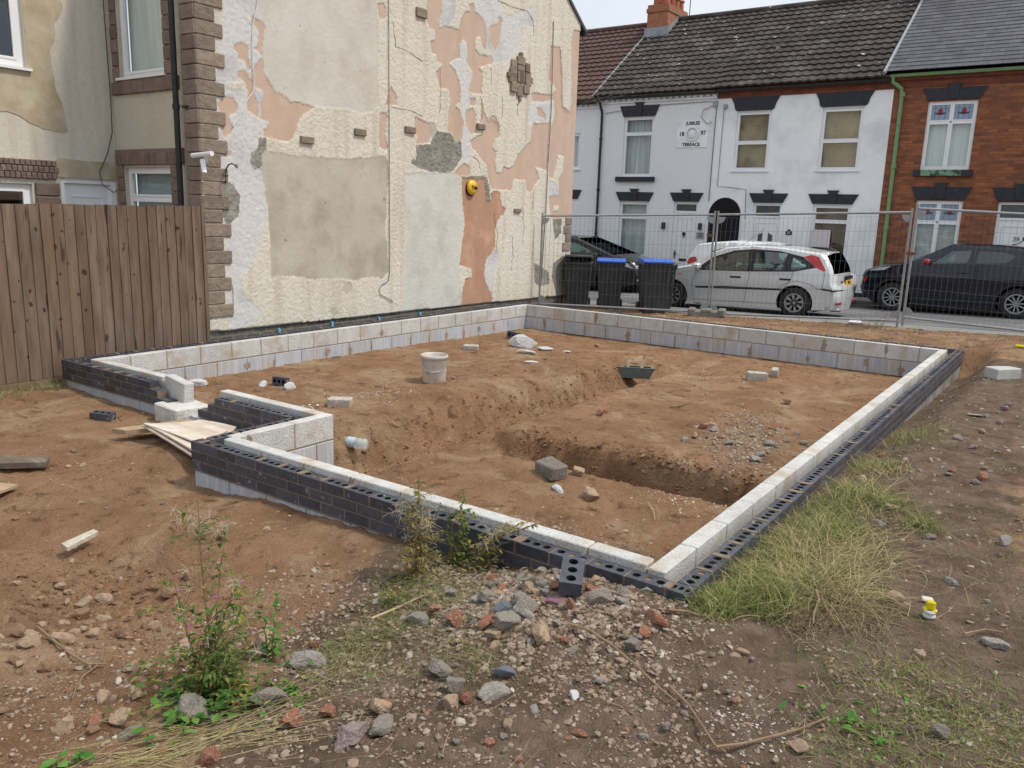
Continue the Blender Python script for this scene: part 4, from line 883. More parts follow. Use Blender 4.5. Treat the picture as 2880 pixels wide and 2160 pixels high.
for (a0, a1, z0, z1, bk) in ((-2.66, -1.53, 3.21, 4.90, curt), (-2.64, -1.55, .6, 2.43, net2), (1.0, 2.1, 3.2, 4.9, curt)):
    wv = window(H3[3], a0, a1, z0, z1, YF, 'y', 1, [(0, .5, 0, .70), (.5, 1, 0, .70), (0, .5, .70, 1), (.5, 1, .70, 1)], back=(bk, .13), sill=False)
    W = a1-a0; zc = z0+.85*(z1-z0); q = MB(); q2 = MB(); pq = MB()
    for c in (.26, .74):
        x = a0+c*W; q.prism([(x+.055*math.cos(t)*(1-.2*math.sin(t)), zc+.01+.07*math.sin(t)) for t in np.linspace(0, 2*math.pi, 14)[:-1]], 'y', YF+.052, YF+.058)
        q2.prism([(x-.15, zc-.02), (x-.09, zc-.06), (x, zc-.075), (x+.09, zc-.06), (x+.15, zc-.02), (x+.07, zc-.02), (x, zc-.05), (x-.07, zc-.02)], 'y', YF+.052, YF+.058)
        pq.box(x-.21, x+.21, YF+.060, YF+.064, z0+.735*(z1-z0), z0+.965*(z1-z0))
        for dx in (-.12, 0, .12): q2.box(x+dx-.003, x+dx+.003, YF+.053, YF+.057, z0+.735*(z1-z0), z0+.965*(z1-z0))
        q2.box(x-.2, x+.2, YF+.053, YF+.057, zc+.075, zc+.081)
    pq.build('pale_blue_glass', mat('obscure_blue_glass', (.22, .29, .40), (.30, .37, .47), .3, 20), wv)
    q.build('red_flower_glass', mat('red_glass', (.30, .02, .03), (.24, .02, .03), .3), wv); q2.build('leading', mat('dark_leading', (.05, .06, .07), (.06, .07, .08), .5), wv)
b = MB(); b.box(-2.80, -1.42, YF-.08, YF+.02, 3.05, 3.20); b.build('stone_sill', blackp, H3[3])
b = MB(); b.box(-2.62, -1.68, YF-.083, YF-.06, 3.055, 3.205); b.build('algae_paint', mat('green_algae', (.17, .33, .20), (.05, .07, .06), .9, 9, lo=.45, hi=.55), H3[3])
for i, a in ((1, (-11.43, -10.34, 4.86, 5.19)), (1, (-11.42, -10.36, 2.27, 2.55)), (1, (-9.52, -8.70, 2.28, 2.55)), (2, (-7.0, -6.14, 2.29, 2.56)), (2, (-5.30, -4.23, 2.29, 2.56)), (3, (-2.68, -1.50, 4.93, 5.22)), (3, (-2.66, -1.53, 2.46, 2.78)), (3, (-.80, .16, 2.45, 2.77)), (3, (.96, 2.14, 4.93, 5.22))):
    lintel(H3[i], *a, keyup=.10)
lintel(H3[2], -7.72, -6.69, 4.88, 5.26, curved=True, key=0); lintel(H3[2], -5.31, -4.18, 4.88, 5.26, curved=True, key=0)
lintel(H3[0], -14.9, -13.0, 2.3, 2.6)
# doors
def door(parent, x0, x1, z0, z1, zt, style):
    f = MB(); y = YF+.05
    f.box(x0, x0+.06, y, y+.06, z0, z1); f.box(x1-.06, x1, y, y+.06, z0, z1); f.box(x0+.06, x1-.06, y, y+.06, z1-.06, z1); f.box(x0+.06, x1-.06, y, y+.06, zt, zt+.06)
    d = MB(); d.box(x0+.06, x1-.06, y+.02, y+.06, z0, zt); W = x1-x0-.12; X = lambda a: x0+.06+a*W; Z = lambda a: z0+a*(zt-z0)
    dr = d.build('door', UP, parent); f.build('door_frame', UP, dr)
    g = MB(); g.box(x0+.06, x1-.06, y+.03, y+.035, zt+.06, z1-.06); g.build('pane', mat('dark_fanlight', (.05, .06, .065), (.07, .075, .08), .12, spec=.6), dr)
    def frame(b, a0, a1, c0, c1, t=.014, yy=y+.012):
        b.box(X(a0), X(a1), yy, y+.02, Z(c0), Z(c0)+t); b.box(X(a0), X(a1), yy, y+.02, Z(c1)-t, Z(c1)); b.box(X(a0), X(a0)+t, yy, y+.02, Z(c0)+t, Z(c1)-t); b.box(X(a1)-t, X(a1), yy, y+.02, Z(c0)+t, Z(c1)-t)
    b = MB()
    if style == 6:
        for a in ((.12, .42), (.58, .88)):
            for c in ((.08, .30), (.40, .68), (.74, .92)): frame(b, *a, *c)
        b.build('panel_moulding', mat('shadow_white', (.60, .62, .66), (.56, .58, .62), .5), dr)
        k = MB(); k.lathe([(.001, -.03), (.05, -.02), (.06, 0)], 12, 'y', c=(X(.47), y, Z(.71)), sy=1); k.box(X(.455), X(.485), y-.03, y+.02, Z(.66), Z(.71)); k.build('knocker', blackp, dr)
        k = MB(); k.box(X(.05), X(.08), y-.01, y+.02, Z(.36), Z(.47)); k.box(X(.06), X(.20), y-.04, y-.02, Z(.425), Z(.435)); k.build('handle', blackp, dr)
        k = MB(); k.box(X(.30), X(.70), y-.0, y+.02, Z(.325), Z(.36)); k.build('letter_plate', blackp, dr)
    elif style == 2:
        frame(b, .06, .94, .04, .93); b.build('panel_moulding', _M['shadow_white'], dr)
        k = MB(); 
        for a0, a1, s in ((.18, .36, 1), (.60, .78, -1)): k.prism([(X(a0), Z(.42)), (X(a1), Z(.42)), (X(a1), Z(.80 if s > 0 else .77)), (X(a0), Z(.77 if s > 0 else .80))], 'y', y+.008, y+.02)
        k.build('door_glass', mat('dark_fanlight', (.05, .06, .065)), dr)
    else:
        frame(b, .10, .92, .05, .93); b.build('panel_moulding', _M['shadow_white'], dr)
        k = MB(); cx = X(.52); cz = Z(.60); k.prism([(cx+.20*math.cos(t), cz+.20*math.sin(t)) for t in np.linspace(0, math.pi, 15)]+[(cx+.07*math.cos(t), cz+.07*math.sin(t)) for t in np.linspace(math.pi, 0, 9)], 'y', y+.006, y+.02)
        k.build('fan_glass', _M['dark_fanlight'], dr)
        k = MB(); k.tube([(cx+.24*math.cos(t), y+.012, cz+.24*math.sin(t)) for t in np.linspace(0, math.pi, 15)], .015, 5); k.box(cx-.28, cx+.28, y, y+.02, cz-.06, cz-.03); k.build('fan_moulding', UP, dr)
    return dr
door(H3[1], -9.50, -8.72, -.25, 2.26, 1.94, 6)
door(H3[2], -6.98, -6.16, -.25, 2.27, 1.86, 2)
dd = door(H3[3], -.76, .12, -.2, 2.42, 1.98, 1)
text('number', '39', .15, (-.27, YF+.045, 1.52), (R(90), 0, 0), mat('dark_numeral', (.04, .04, .045), (.05, .05, .05), .4), dd)
# numbers, lamps and the date plaque: parts of the fronts
q = MB(); p = at(1860+605/5.53, 540+678/5.53, 1, YF); q.box(p[0]-.13, p[0]+.13, YF-.02, YF+.01, p[2]-.10, p[2]+.10); pl = q.build('number_plate', mat('grey_metal_plate', (.36, .36, .37), (.30, .30, .31), .5), H3[1])
tx = text('number', '35', .17, (p[0], YF-.022, p[2]), (R(90), 0, 0), blackp, H3[1], bold=.003)
for (u, v) in ((1867.5, 634.5), (1970.5, 637)):
    p = at(u, v, 1, YF); q = MB(); q.box(p[0]-.045, p[0]+.045, YF-.10, YF, p[2]-.10, p[2]+.10); q.build('wall_lamp', blackp, H3[1])
p = at(2219, 653.5, 1, YF); q = MB(); q.prism([(p[0]-.09, p[2]-.07), (p[0]+.09, p[2]-.07), (p[0]+.09, p[2]+.03), (p[0]+.045, p[2]+.04), (p[0]+.03, p[2]+.085), (p[0]-.03, p[2]+.085), (p[0]-.045, p[2]+.04), (p[0]-.09, p[2]+.03)], 'y', YF-.02, YF+.01); q.build('number_plate', blackp, H3[2])
text('number', '37', .10, (p[0], YF-.022, p[2]-.01), (R(90), 0, 0), UP, H3[2])
pc = at(1948, 377, 1, YF); q = MB(); q.rbox(pc[0]-.52, pc[0]+.50, YF-.02, YF+.01, pc[2]-.40, pc[2]+.38, .008)
q.lathe([(.21, .0), (.21, -.035), (.185, -.045), (.165, -.03), (.165, -.02)], 28, 'y', c=(pc[0]+.0, YF-.02, pc[2]+.0)); q.lathe([(.13, -.02), (.12, -.05), (.06, -.075), (.001, -.08)], 20, 'y', c=(pc[0]-.01, YF-.0, pc[2]-.02), sy=1)
q.build('date_plaque', wsmooth, H3[1])
for s, dx, dz, sz in (('JUBILEE', .0, .31, .135), ('TERRACE', -.02, -.31, .135), ('18', -.345, .0, .17), ('97', .345, .02, .17)):
    text('lettering', s, sz, (pc[0]+dx, YF-.024, pc[2]+dz), (R(90), 0, 0), blackp, H3[1], bold=.004)
b = MB(); b.tube([(-8.36, YF-.02, 5.2), (-8.37, YF-.02, 2.3)], .012, 5); b.tube([(-8.12, YF-.02, 5.1), (-8.14, YF-.02, 2.75), (-7.75, YF-.02, 2.72), (-7.25, YF-.02, 2.66), (-7.2, YF-.02, 1.8)], .008, 5)
b.tube([(-12.1, YF-.03, 5.0), (-10.5, YF-.03, 5.16), (-8.5, YF-.03, 5.2)], .008, 5); b.tube([(-8.4, YF-.05, 5.1), (-8.75, YF-.05, 4.95), (-8.8, YF-.05, 4.75), (-8.6, YF-.05, 4.55), (-8.45, YF-.05, 4.6)], .010, 5)
b.build('wall_cable', wb, H3[1])
b = MB(); b.box(-8.46, -8.33, YF-.07, YF, 5.04, 5.2); b.box(-8.12, -8.02, YF-.09, YF, 4.98, 5.08); b.build('junction_box', mat('grey_box', (.30, .32, .35), (.25, .27, .3), .6), H3[1])
b = MB(); b.box(-8.35, -3.53, YF-.02, YF+.01, -.6, -.10); b.build('black_plinth', blackp, H3[2])
# overhead wires
for k, (a, c) in enumerate((((-12.4, 20.3, 5.3), (14, 9, 9.6)), ((-12.9, 20.3, 5.3), (14, 8, 9.2)), ((-8.15, 12.2, 5.65), (-12.0, 20.4, 5.3)), ((-9, 23, 8.9), (14, 14, 10.6)))):
    b = MB(); A = Vector(a); Cc = Vector(c); b.tube([A.lerp(Cc, t)+Vector((0, 0, -.5*4*t*(1-t))) for t in np.linspace(0, 1, 14)], .009, 4)
    tag(b.build('overhead_wire', wb), ['thin dark overhead wire crossing in front of the brick chimney', 'thin overhead wire just below the highest one above the terrace roofs', 'short sagging wire from the gable corner to the terrace gutter', 'highest thin overhead wire above the terrace ridge'][k], 'wire')

# ================================================================== BINS
gbin = mat('dark_grey_bin_plastic', (.030, .033, .036), (.042, .045, .048), .5, 5, bump=.1, c3=(.06, .06, .058), s3=3)
bblue = mat('blue_bin_lid', (.025, .10, .50), (.03, .12, .44), .4, 4); blid = mat('dark_bin_lid', (.05, .055, .052), (.07, .075, .07), .5, 6)
def wheelie(label, x, y, rz, lid, openang=0, H=1.0):
    t = empty('wheeled_bin', (x, y, float(hterr(x, y))-.01), label, 'wheelie bin', 'wheeled bins behind the mesh fence', R(rz)); t['local'] = 1
    b = MB(); q = [(-.22, -.26), (.22, -.26), (.22, .24), (-.22, .24)]; T = [(-.285, -.34), (.285, -.34), (.285, .33), (-.285, .33)]
    b.add([(x, y, .02) for x, y in q]+[(x, y, H-.07) for x, y in T], [(3, 2, 1, 0)]+[(i, (i+1) % 4, (i+1) % 4+4, i+4) for i in range(4)])
    for i in range(5): b.box(-.20+i*.095, -.185+i*.095, -.352, -.33, .55, H-.1) if i in (0, 4) else None
    b.build('bin_body', gbin, t, world=False)
    b = MB(); b.rbox(-.305, .305, -.36, .35, H-.10, H-.045, .012); b.build('rim', gbin, t, world=False)
    b = MB(); Mx = Matrix.Translation((0, .34, H-.04)) @ Matrix.Rotation(R(openang), 4, 'X') @ Matrix.Translation((0, -.34, 0))
    prof = [(-.38, .0), (-.38, .03), (-.30, .055), (.1, .075), (.30, .06), (.36, .03), (.36, 0)]
    n = len(prof); vs = [Mx @ Vector((sx*.30, y, z)) for sx in (-1, 1) for y, z in prof]; vs2 = [Mx @ Vector((sx*.20, y, z+.02)) for sx in (-1, 1) for y, z in prof[2:5]]
    b.add(vs, [tuple(range(n)), tuple(range(2*n-1, n-1, -1))]+[(i, i+n, (i+1) % n+n, (i+1) % n) for i in range(n)])
    b.box(-.26, -.08, -.41, -.37, .0, .03, 0, Mx); b.box(.08, .26, -.41, -.37, .0, .03, 0, Mx)
    b.build('lid', lid, t, world=False)
    b = MB(); b.tube([(-.27, .40, H-.05), (.27, .40, H-.05)], .018, 8); b.box(-.25, -.21, .33, .41, H-.08, H-.03); b.box(.21, .25, .33, .41, H-.08, H-.03); b.build('handle', gbin, t, world=False)
    for s in (-1, 1):
        b = MB(); b.lathe([(.001, -.025), (.09, -.025), (.10, -.015), (.10, .015), (.09, .025), (.001, .025)], 18, 'x', c=(s*.255, .27, .10)); b.build('wheel', BP, t, world=False)
    return t
def base(u, v, Y): p = at(u, v, 1, Y); return p
p = at(1616, 800, 1, 12.0); wheelie('dark bin with its dark lid slightly lifted, nearest the gable wall', p[0], 12.15, 28, blid, -9, 1.05)
p = at(1710, 800, 1, 12.1); wheelie('middle dark bin with a blue lid, between the dark lidded bin and the wider gap', p[0], 12.2, 28, bblue, 0, 1.06)
p = at(1832, 800, 1, 11.9); wheelie('right hand dark bin with a blue lid, beside the front wheel of the silver car', p[0], 12.0, 38, bblue, 0, 1.08)
p = at(1858, 760, 1, 12.9); wheelie('dark lidded bin mostly hidden behind the right hand blue lidded bin', p[0], 12.85, 38, blid, 0, 1.10)
# stone kerb slabs glimpsed between the bins

# ================================================================== MESH SITE FENCE
galv = mat('galvanised_steel', (.36, .37, .38), (.27, .28, .29), .42, 20, metal=.55, bump=.1, spots=((.25, .22, .19), 14, .68))
wirem = mat('galvanised_wire', (.20, .205, .21), (.14, .145, .15), .5, 20, metal=.3)
def heras(label, p, q, zb0, zb1, zt0, zt1, wave=0, lean=0):
    p = Vector((*p, 0)); q = Vector((*q, 0)); t = empty('mesh_fence_panel', (p.x, p.y, zb0), label, 'fence panel', 'steel mesh fence panels along the street')
    L = (q-p).length; d = (q-p).normalized()
    def W(s, h): 
        a = s/L; zb = zb0+(zb1-zb0)*a; zt = zt0+(zt1-zt0)*a; pt = p+d*s; return Vector((pt.x, pt.y, zb+(zt-zb)*h))
    f = MB()
    for s in (0, L): f.tube([W(s, -.06 if s else -.05), W(s, 1.02)], .021, 8)
    f.tube([W(0, .985), W(L, .985)], .021, 8); f.tube([W(0, .03), W(L, .03)], .021, 8)
    for s, sg in ((0, 1), (L, -1)):     # anti-climb corner discs
        for h in (.965, .055):
            c = W(s+sg*.02, h); K = [c+d*(sg*.13*math.cos(a))+Vector((0, 0, (.13 if h < .5 else -.13)*math.sin(a))) for a in np.linspace(0, math.pi/2, 8)]
            nn = Vector((-d.y, d.x, 0))*.004; b_ = [c-nn]+[k-nn for k in K]+[c+nn]+[k+nn for k in K]; n = len(K)+1
            f.add(b_, [tuple(range(n)), tuple(range(2*n-1, n-1, -1))]+[(i, (i+1) % n, (i+1) % n+n, i+n) for i in range(n)])
    f.build('frame', galv, t)
    m = MB(); nv = int(L/.088); r = .0022
    for i in range(1, nv):
        s = L*i/nv; pts = []
        for h in np.linspace(.03, .955, 6 if wave else 2):
            off = wave*.05*math.sin(i*.55)*(1-h)*0+wave*.03*math.sin(i*.8+h*5)*max(0, h-.55) if wave else 0
            pts.append(W(min(max(s+off, 0), L), h))
        m.tube(pts, r, 4, cap=False)
    for h in np.linspace(.16, .955, 7): m.tube([W(0, h), W(L*.5, h-(.01*wave if h > .9 else 0)), W(L, h)], r, 4, cap=False)
    m.build('wire_mesh', wirem, t); return t
pa = at(1522, 700, 0, -7.98); P0 = (pa[0], pa[1]); P1 = tuple(at(2003, 700, 1, 11.95)[:2]); P1b = tuple(at(2012, 700, 1, 11.98)[:2]); P2_ = tuple(at(2551, 700, 1, 12.25)[:2]); P3 = tuple(at(2566, 700, 1, 12.2)[:2])
def zfor(u, v, xy): 
    d = ray(u, v); t = (xy[1]-CP[1])/d[1]; return float(CP[2]+t*d[2])
heras('left mesh fence panel, in front of the three bins', P0, P1, zfor(1525, 862, P0), zfor(1995, 887, P1), zfor(1522, 603, P0), zfor(2005, 599, P1))
heras('middle mesh fence panel, in front of the rear of the silver car', P1b, P2_, zfor(2005, 891, P1b), zfor(2543, 913, P2_), zfor(2012, 599, P1b), zfor(2560, 592, P2_), wave=1)
dx = 3.5*math.cos(R(-27)); P4 = (P3[0]+2.95, P3[1]-.35)
heras('right mesh fence panel, in front of the dark blue crossover and running out of frame', P3, P4, zfor(2556, 903, P3), .10, zfor(2582, 581, P3), 1.99)
# clamps at the joints
b = MB(); p = at(1997, 662, 1, 11.96); b.box(p[0]-.05, p[0]+.06, p[1]-.05, p[1]+.05, p[2]-.03, p[2]+.03)
tag(b.build('fence_clamp', mat('rusty_steel', (.20, .09, .045), (.12, .06, .035), .8, 20)), 'rusty clamp holding the left and middle mesh fence panels together', 'clamp')
b = MB(); p = at(2563, 713, 1, 12.2); b.box(p[0]-.07, p[0]+.07, p[1]-.05, p[1]+.05, p[2]-.025, p[2]+.025)
tag(b.build('fence_clamp', _M['rusty_steel']), 'rusty clamp holding the middle and right mesh fence panels together', 'clamp')
foot = mat('concrete_fence_foot', (.25, .245, .22), (.17, .165, .145), .95, 6, bump=.7, bscale=30, bdist=.02)
def ffoot(label, x, y, rz, z, s=1):
    b = MB(); b.rbox(-.30*s, .30*s, -.12, .12, 0, .13, .02, jit=.006); b.rbox(-.36*s, -.22*s, -.13, .13, .02, .17, .02, jit=.006); b.rbox(.22*s, .36*s, -.13, .13, .02, .17, .02, jit=.006); b.rbox(-.1, .1, -.13, .13, .1, .17, .015)
    o = b.build('ballast_block', foot); o.location = (x, y, z); o.rotation_euler = (R(3), R(-2), R(rz)); tag(o, label, 'ballast block', 'concrete ballast blocks of the mesh fence')
ffoot('concrete ballast block under the joint of the left and middle panels', P1[0]+.02, P1[1]-.05, 15, float(hterr(*P1))-.02)
ffoot('concrete ballast block under the joint of the middle and right panels', P2_[0]-.05, P2_[1]-.22, 50, zfor(2520, 955, (P2_[0]-.05, P2_[1]-.3))-.02, .9)

# ================================================================== CARS
tyre = mat('tyre_rubber', (.018, .018, .019), (.03, .03, .03), .85, 20); alloy = mat('alloy_rim', (.42, .43, .45), (.36, .37, .39), .35, 10, metal=.6)
trim = mat('black_trim', (.016, .017, .019), (.022, .023, .025), .5, 10); carglass = glassmat('car_glass', (.42, .55, .50), .07); carglassd = glassmat('tinted_car_glass', (.08, .10, .11), .05)
redl = mat('red_lamp', (.45, .015, .015), (.36, .012, .012), .15, 20, spec=.6); lampc = mat('clear_lamp', (.55, .57, .60), (.30, .32, .35), .1, 30, spec=.8)
seatm = mat('car_seat', (.03, .032, .038), (.045, .045, .05), .9, 10); under = mat('car_underside', (.01, .01, .01), (.015, .015, .015), .95)
def paint(name, c, metal=.5, rough=.28): return mat(name, c, tuple(x*.93 for x in c), rough, 3, metal=metal, coat=.6)
def wheel(parent, x, y, z, r, side, spokes, rimr=.64, w=.20, twin=False):
    root = bpy.data.objects.new('wheel', None); COL.objects.link(root); root.parent = parent; root.location = (x, y, z)
    b = MB(); b.lathe([(r*rimr, -w/2), (r*.93, -w/2), (r, -w/2+.03), (r, w/2-.03), (r*.93, w/2), (r*rimr, w/2)], 36, 'y'); b.smooth = True; b.build('tyre', tyre, root, world=False)
    b = MB(); s = side; R0 = r*rimr
    b.lathe([(R0+.004, s*(w/2-.05)), (R0+.004, s*w/2), (R0-.018, s*(w/2)), (R0-.03, s*(w/2-.05))], 36, 'y'); b.lathe([(.055, s*(w/2-.0)), (.05, s*(w/2-.04)), (.001, s*(w/2-.005))], 16, 'y')
    for k in range(spokes):
        a = 2*math.pi*k/spokes+.2; offs = (-.035, .035) if twin else (0,)
        for of in offs:
            wd = .011 if twin else .02
            M = Matrix.Rotation(a, 4, 'Y'); x1 = R0-.01
            pts = [(.03, of*.4-wd), (x1, of*1.6-wd), (x1, of*1.6+wd), (.03, of*.4+wd)]
            b.add([M @ Vector((px, s*(w/2-.012), pz)) for px, pz in pts]+[M @ Vector((px, s*(w/2-.05), pz)) for px, pz in pts], [(0, 1, 2, 3), (4, 7, 6, 5), (0, 4, 5, 1), (1, 5, 6, 2), (2, 6, 7, 3), (3, 7, 4, 0)])
    b.build('rim', alloy, root, world=False)
    b = MB(); b.lathe([(R0+.002, s*(w/2-.10)), (.001, s*(w/2-.10))], 24, 'y'); b.build('hub', under, root, world=False)
def car(name, label, loc, pitch, sil, W, wheels, wr, archr, body, zones, glass_top, belt, mirrors,  spokes=7, twin=False, flip=False, extra=None, sill=.17, lowm=None, tumb=.30, seats=True, roofm=None):
    """side view polygon sil (x,z) in metres, x from nose(-) to tail; zones: list of (material, [poly]) painted regions of the side; car is mirrored about its middle"""
    t = empty(name, loc, label, 'car', 'cars parked along the street', math.pi if flip else 0); t['local'] = 1
    inner = bpy.data.objects.new('body_shell', None)
    t.rotation_euler = (0, pitch, math.pi if flip else 0)
    xs = [p[0] for p in sil]; x0, x1 = min(xs), max(xs); xc = (x0+x1)/2; Lh = (x1-x0)/2
    zt = max(p[1] for p in sil)
    def hw(x, z):
        e = abs((x-xc)/Lh); v = W/2*(1-.13*e**5)
        if z > belt: v -= (z-belt)*tumb
        if z < .45: v -= (.45-z)*.10
        v += .018*math.exp(-((z-belt*.72)/.12)**2); return v
    # densify silhouette
    def dens(P, st=.07, closed=True):
        out = []; n = len(P)
        for i in range(n if closed else n-1):
            a, c = P[i], P[(i+1) % n]; k = max(1, int(math.hypot(c[0]-a[0], c[1]-a[1])/st))
            out += [(a[0]+(c[0]-a[0])*j/k, a[1]+(c[1]-a[1])*j/k) for j in range(k)]
        if not closed: out.append(P[-1])
        return out
    arches = [[(wx+archr*math.cos(a), wr+archr*math.sin(a)) for a in np.linspace(-.35, math.pi+.35, 22)] for wx in wheels]
    # body outline with arches cut: sil ends at the rear bottom, walk back along the sill
    out = list(sil); bottom = []
    for wx in sorted(wheels, reverse=True):
        dxx = math.sqrt(max(archr**2-(wr-sill)**2, 0)); a0 = math.asin((sill-wr)/archr)
        bottom += [(wx+archr*math.cos(a), wr+archr*math.sin(a)) for a in np.linspace(a0, math.pi-a0, 16)]
    outline = dens(out+bottom)
    pts = [Vector(p) for p in outline]; n = len(pts); edges = [(i, (i+1) % n) for i in range(n)]
    for m_, polys in zones:
        for P in polys:
            D = dens(P, .09); s = len(pts); pts += [Vector(p) for p in D]; edges += [(s+i, s+(i+1) % len(D)) for i in range(len(D))]
    for gx_ in np.arange(x0+.05, x1, .11):
        for gz_ in np.arange(.2, zt, .10):
            if inpoly(np.array([gx_]), np.array([gz_]), outline)[0]: pts.append(Vector((gx_+random.uniform(-.01, .01), gz_)))
    r = delaunay_2d_cdt(pts, edges, [], 0, 1e-5); vv = [(p.x, p.y) for p in r[0]]; tri = [tuple(f) for f in r[2]]
    cen = np.array([[sum(vv[i][0] for i in f)/3, sum(vv[i][1] for i in f)/3] for f in tri])
    ok = inpoly(cen[:, 0], cen[:, 1], outline); zid = np.full(len(tri), -1)
    for k, (m_, polys) in enumerate(zones):
        for P in polys: zid[inpoly(cen[:, 0], cen[:, 1], P)] = k
    groups = {}
    for f, o_, k in zip(tri, ok, zid):
        if o_: groups.setdefault(int(k), []).append(f)
    names = {}
    for k, fs in groups.items():
        m_ = body if k < 0 else zones[k][0]
        b = MB()
        used = sorted({i for f in fs for i in f}); mp = {i: j for j, i in enumerate(used)}
        prd = {'g': .0}.get('', 0)
        nm = 'body' if k < 0 else ('side_glass' if m_ in (carglass, carglassd) else ('tail_light' if m_ is redl else ('headlight' if m_ is lampc else 'side_trim')))
        for sgn in (-1, 1):
            b = MB()
            b.add([(vv[i][0], sgn*(hw(*vv[i])-(.012 if m_ in (carglass, carglassd) else 0)), vv[i][1]) for i in used], [tuple(mp[i] for i in (f if sgn < 0 else f[::-1])) for f in fs])
            o = b.build('body_side' if k < 0 else nm, m_, t, world=False, fix=False, smooth=True)
    # skin over nose, bonnet, screen, roof and tail
    top = dens(list(sil), .05, closed=False); T = [-1, -.985, -.95, -.88, -.75, -.5, -.25, 0, .25, .5, .75, .88, .95, .985, 1]
    V = []; keepz = []
    for i, (x, z) in enumerate(top):
        a, c = top[max(i-1, 0)], top[min(i+1, len(top)-1)]; tx, tz = c[0]-a[0], c[1]-a[1]; L_ = math.hypot(tx, tz) or 1; nx_, nz_ = -tz/L_, tx/L_
        bulgeend = .10 if (abs(nx_) > .7) else .0
        for q in T:
            f = 1-abs(q)**3; cr_ = .025*min(1, (1-abs(q))*14)+ (.02+bulgeend)*f
            V.append((x+nx_*cr_, q*hw(x, z), z+nz_*cr_))
    nT = len(T); gf = {'p': [], 'g': [], 'd': [], 'g1': [], 'd1': []}
    for i in range(len(top)-1):
        for j in range(nT-1):
            xm = (top[i][0]+top[i+1][0])/2; zm = (top[i][1]+top[i+1][1])/2; q = (T[j]+T[j+1])/2; f = (i*nT+j, i*nT+j+1, (i+1)*nT+j+1, (i+1)*nT+j)
            key = 'p'
            for (gx0, gx1, gz0, gz1) in glass_top:
                if gx0 < xm < gx1 and gz0 < zm < gz1 and abs(q) < .9: key = 'g'
            if zm < .33: key = 'd'
            if key != 'p' and xm > xc: key += '1'
            gf[key].append(f)
    for key, nm, m_ in (('p', 'bonnet_and_roof', body), ('g', 'windscreen', carglassd), ('g1', 'rear_window', carglassd), ('d', 'bumper', lowm or body), ('d1', 'bumper', lowm or body)):
        if not gf[key]: continue
        used = sorted({i for f in gf[key] for i in f}); mp = {i: j for j, i in enumerate(used)}; b = MB(); b.add([V[i] for i in used], [tuple(mp[i] for i in f) for f in gf[key]]); b.build(nm, m_, t, world=False, fix=False, smooth=True)
    b = MB(); b.box(x0+.25, x1-.25, -W/2+.20, W/2-.20, .16, .42); 
    for wx in wheels: b.box(wx-archr-.02, wx+archr+.02, -W/2+.26, W/2-.26, .17, wr+archr+.02)
    b.build('underbody', under, t, world=False)
    for wx in wheels:
        for s in (-1, 1): wheel(t, wx, s*(W/2-.11), wr, wr, s, spokes, twin=twin)
    if seats:
        b = MB()
        for sx in (0, .95):
            X = (x0+x1)/2-.15+sx
            for sy in (-.36, .36): b.rbox(X-.08, X+.06, sy-.22, sy+.22, .45, .98, .04); b.rbox(X-.03, X+.06, sy-.11, sy+.11, 1.0, 1.18, .03)
        b.rbox((x0+x1)/2-.95, (x0+x1)/2-.75, -.6, .6, .6, .93, .04); b.build('seats', seatm, t, world=False)
    for (mx_, mz_, mm) in mirrors:
        for s in (-1, 1):
            b = MB(); b.rbox(mx_-.06, mx_+.08, s*(W/2+.08)-.09, s*(W/2+.08)+.09, mz_-.065, mz_+.065, .035); b.box(mx_-.02, mx_+.04, s*(W/2-.0)-.08, s*(W/2)+.08, mz_-.09, mz_-.05); b.build('wing_mirror', mm, t, world=False)
    if extra: extra(t, hw)
    return t
silver = paint('silver_paint', (.60, .61, .62), .25, .26)
# silver hatchback: local x = world x + 4.9
def lx(P, x0, zg=.2): return [(x-x0, z+zg-.021*(x-x0)) for x, z in P]
X0 = -4.9; zg0 = -float(zroad(X0, 13.7))
sil = [(-2.08, .20), (-2.17, .45), (-2.13, .64), (-2.0, .74), (-1.5, .87), (-.95, .97), (-.48, 1.27), (-.2, 1.37), (.35, 1.43), (1.0, 1.395), (1.55, 1.325), (1.76, 1.30), (1.83, 1.24), (1.95, 1.04), (2.0, .90), (2.02, .70), (2.08, .60), (2.10, .42), (2.05, .20)]
winF = [(-.70, .90), (-.44, 1.15), (.0, 1.30), (.30, 1.34), (.34, .94), (.30, .92)]; winR = [(.44, .935), (.48, 1.345), (.85, 1.33), (1.12, 1.30), (1.05, .965)]; winQ = [(1.22, .98), (1.25, 1.25), (1.42, 1.17), (1.55, 1.06), (1.40, 1.0)]
dlo = [(-.86, .89), (-.46, 1.19), (-.02, 1.335), (.4, 1.375), (.95, 1.355), (1.45, 1.25), (1.66, 1.09), (1.74, 1.04), (1.3, .945), (.3, .905)]
zones = [(trim, [dlo]), (carglass, [winF, winR, winQ]), (redl, [[(1.46, 1.255), (1.60, 1.295), (1.75, 1.255), (1.92, .985), (1.88, .965), (1.70, 1.05)]]),
 (trim, [[(-.85, .535), (-.80, .50), (1.05, .545), (1.10, .585), (-.2, .575)]]),
 (trim, [[(1.80, .62), (1.92, .585), (2.07, .57), (2.07, .60), (1.92, .63)]]), (mat('orange_lamp', (.55, .12, .02), (.5, .1, .02), .3), [[(-1.25, .80), (-1.13, .80), (-1.2, .76)]]), (lampc, [[(-2.12, .62), (-1.8, .76), (-1.75, .68), (-2.0, .56)]])]
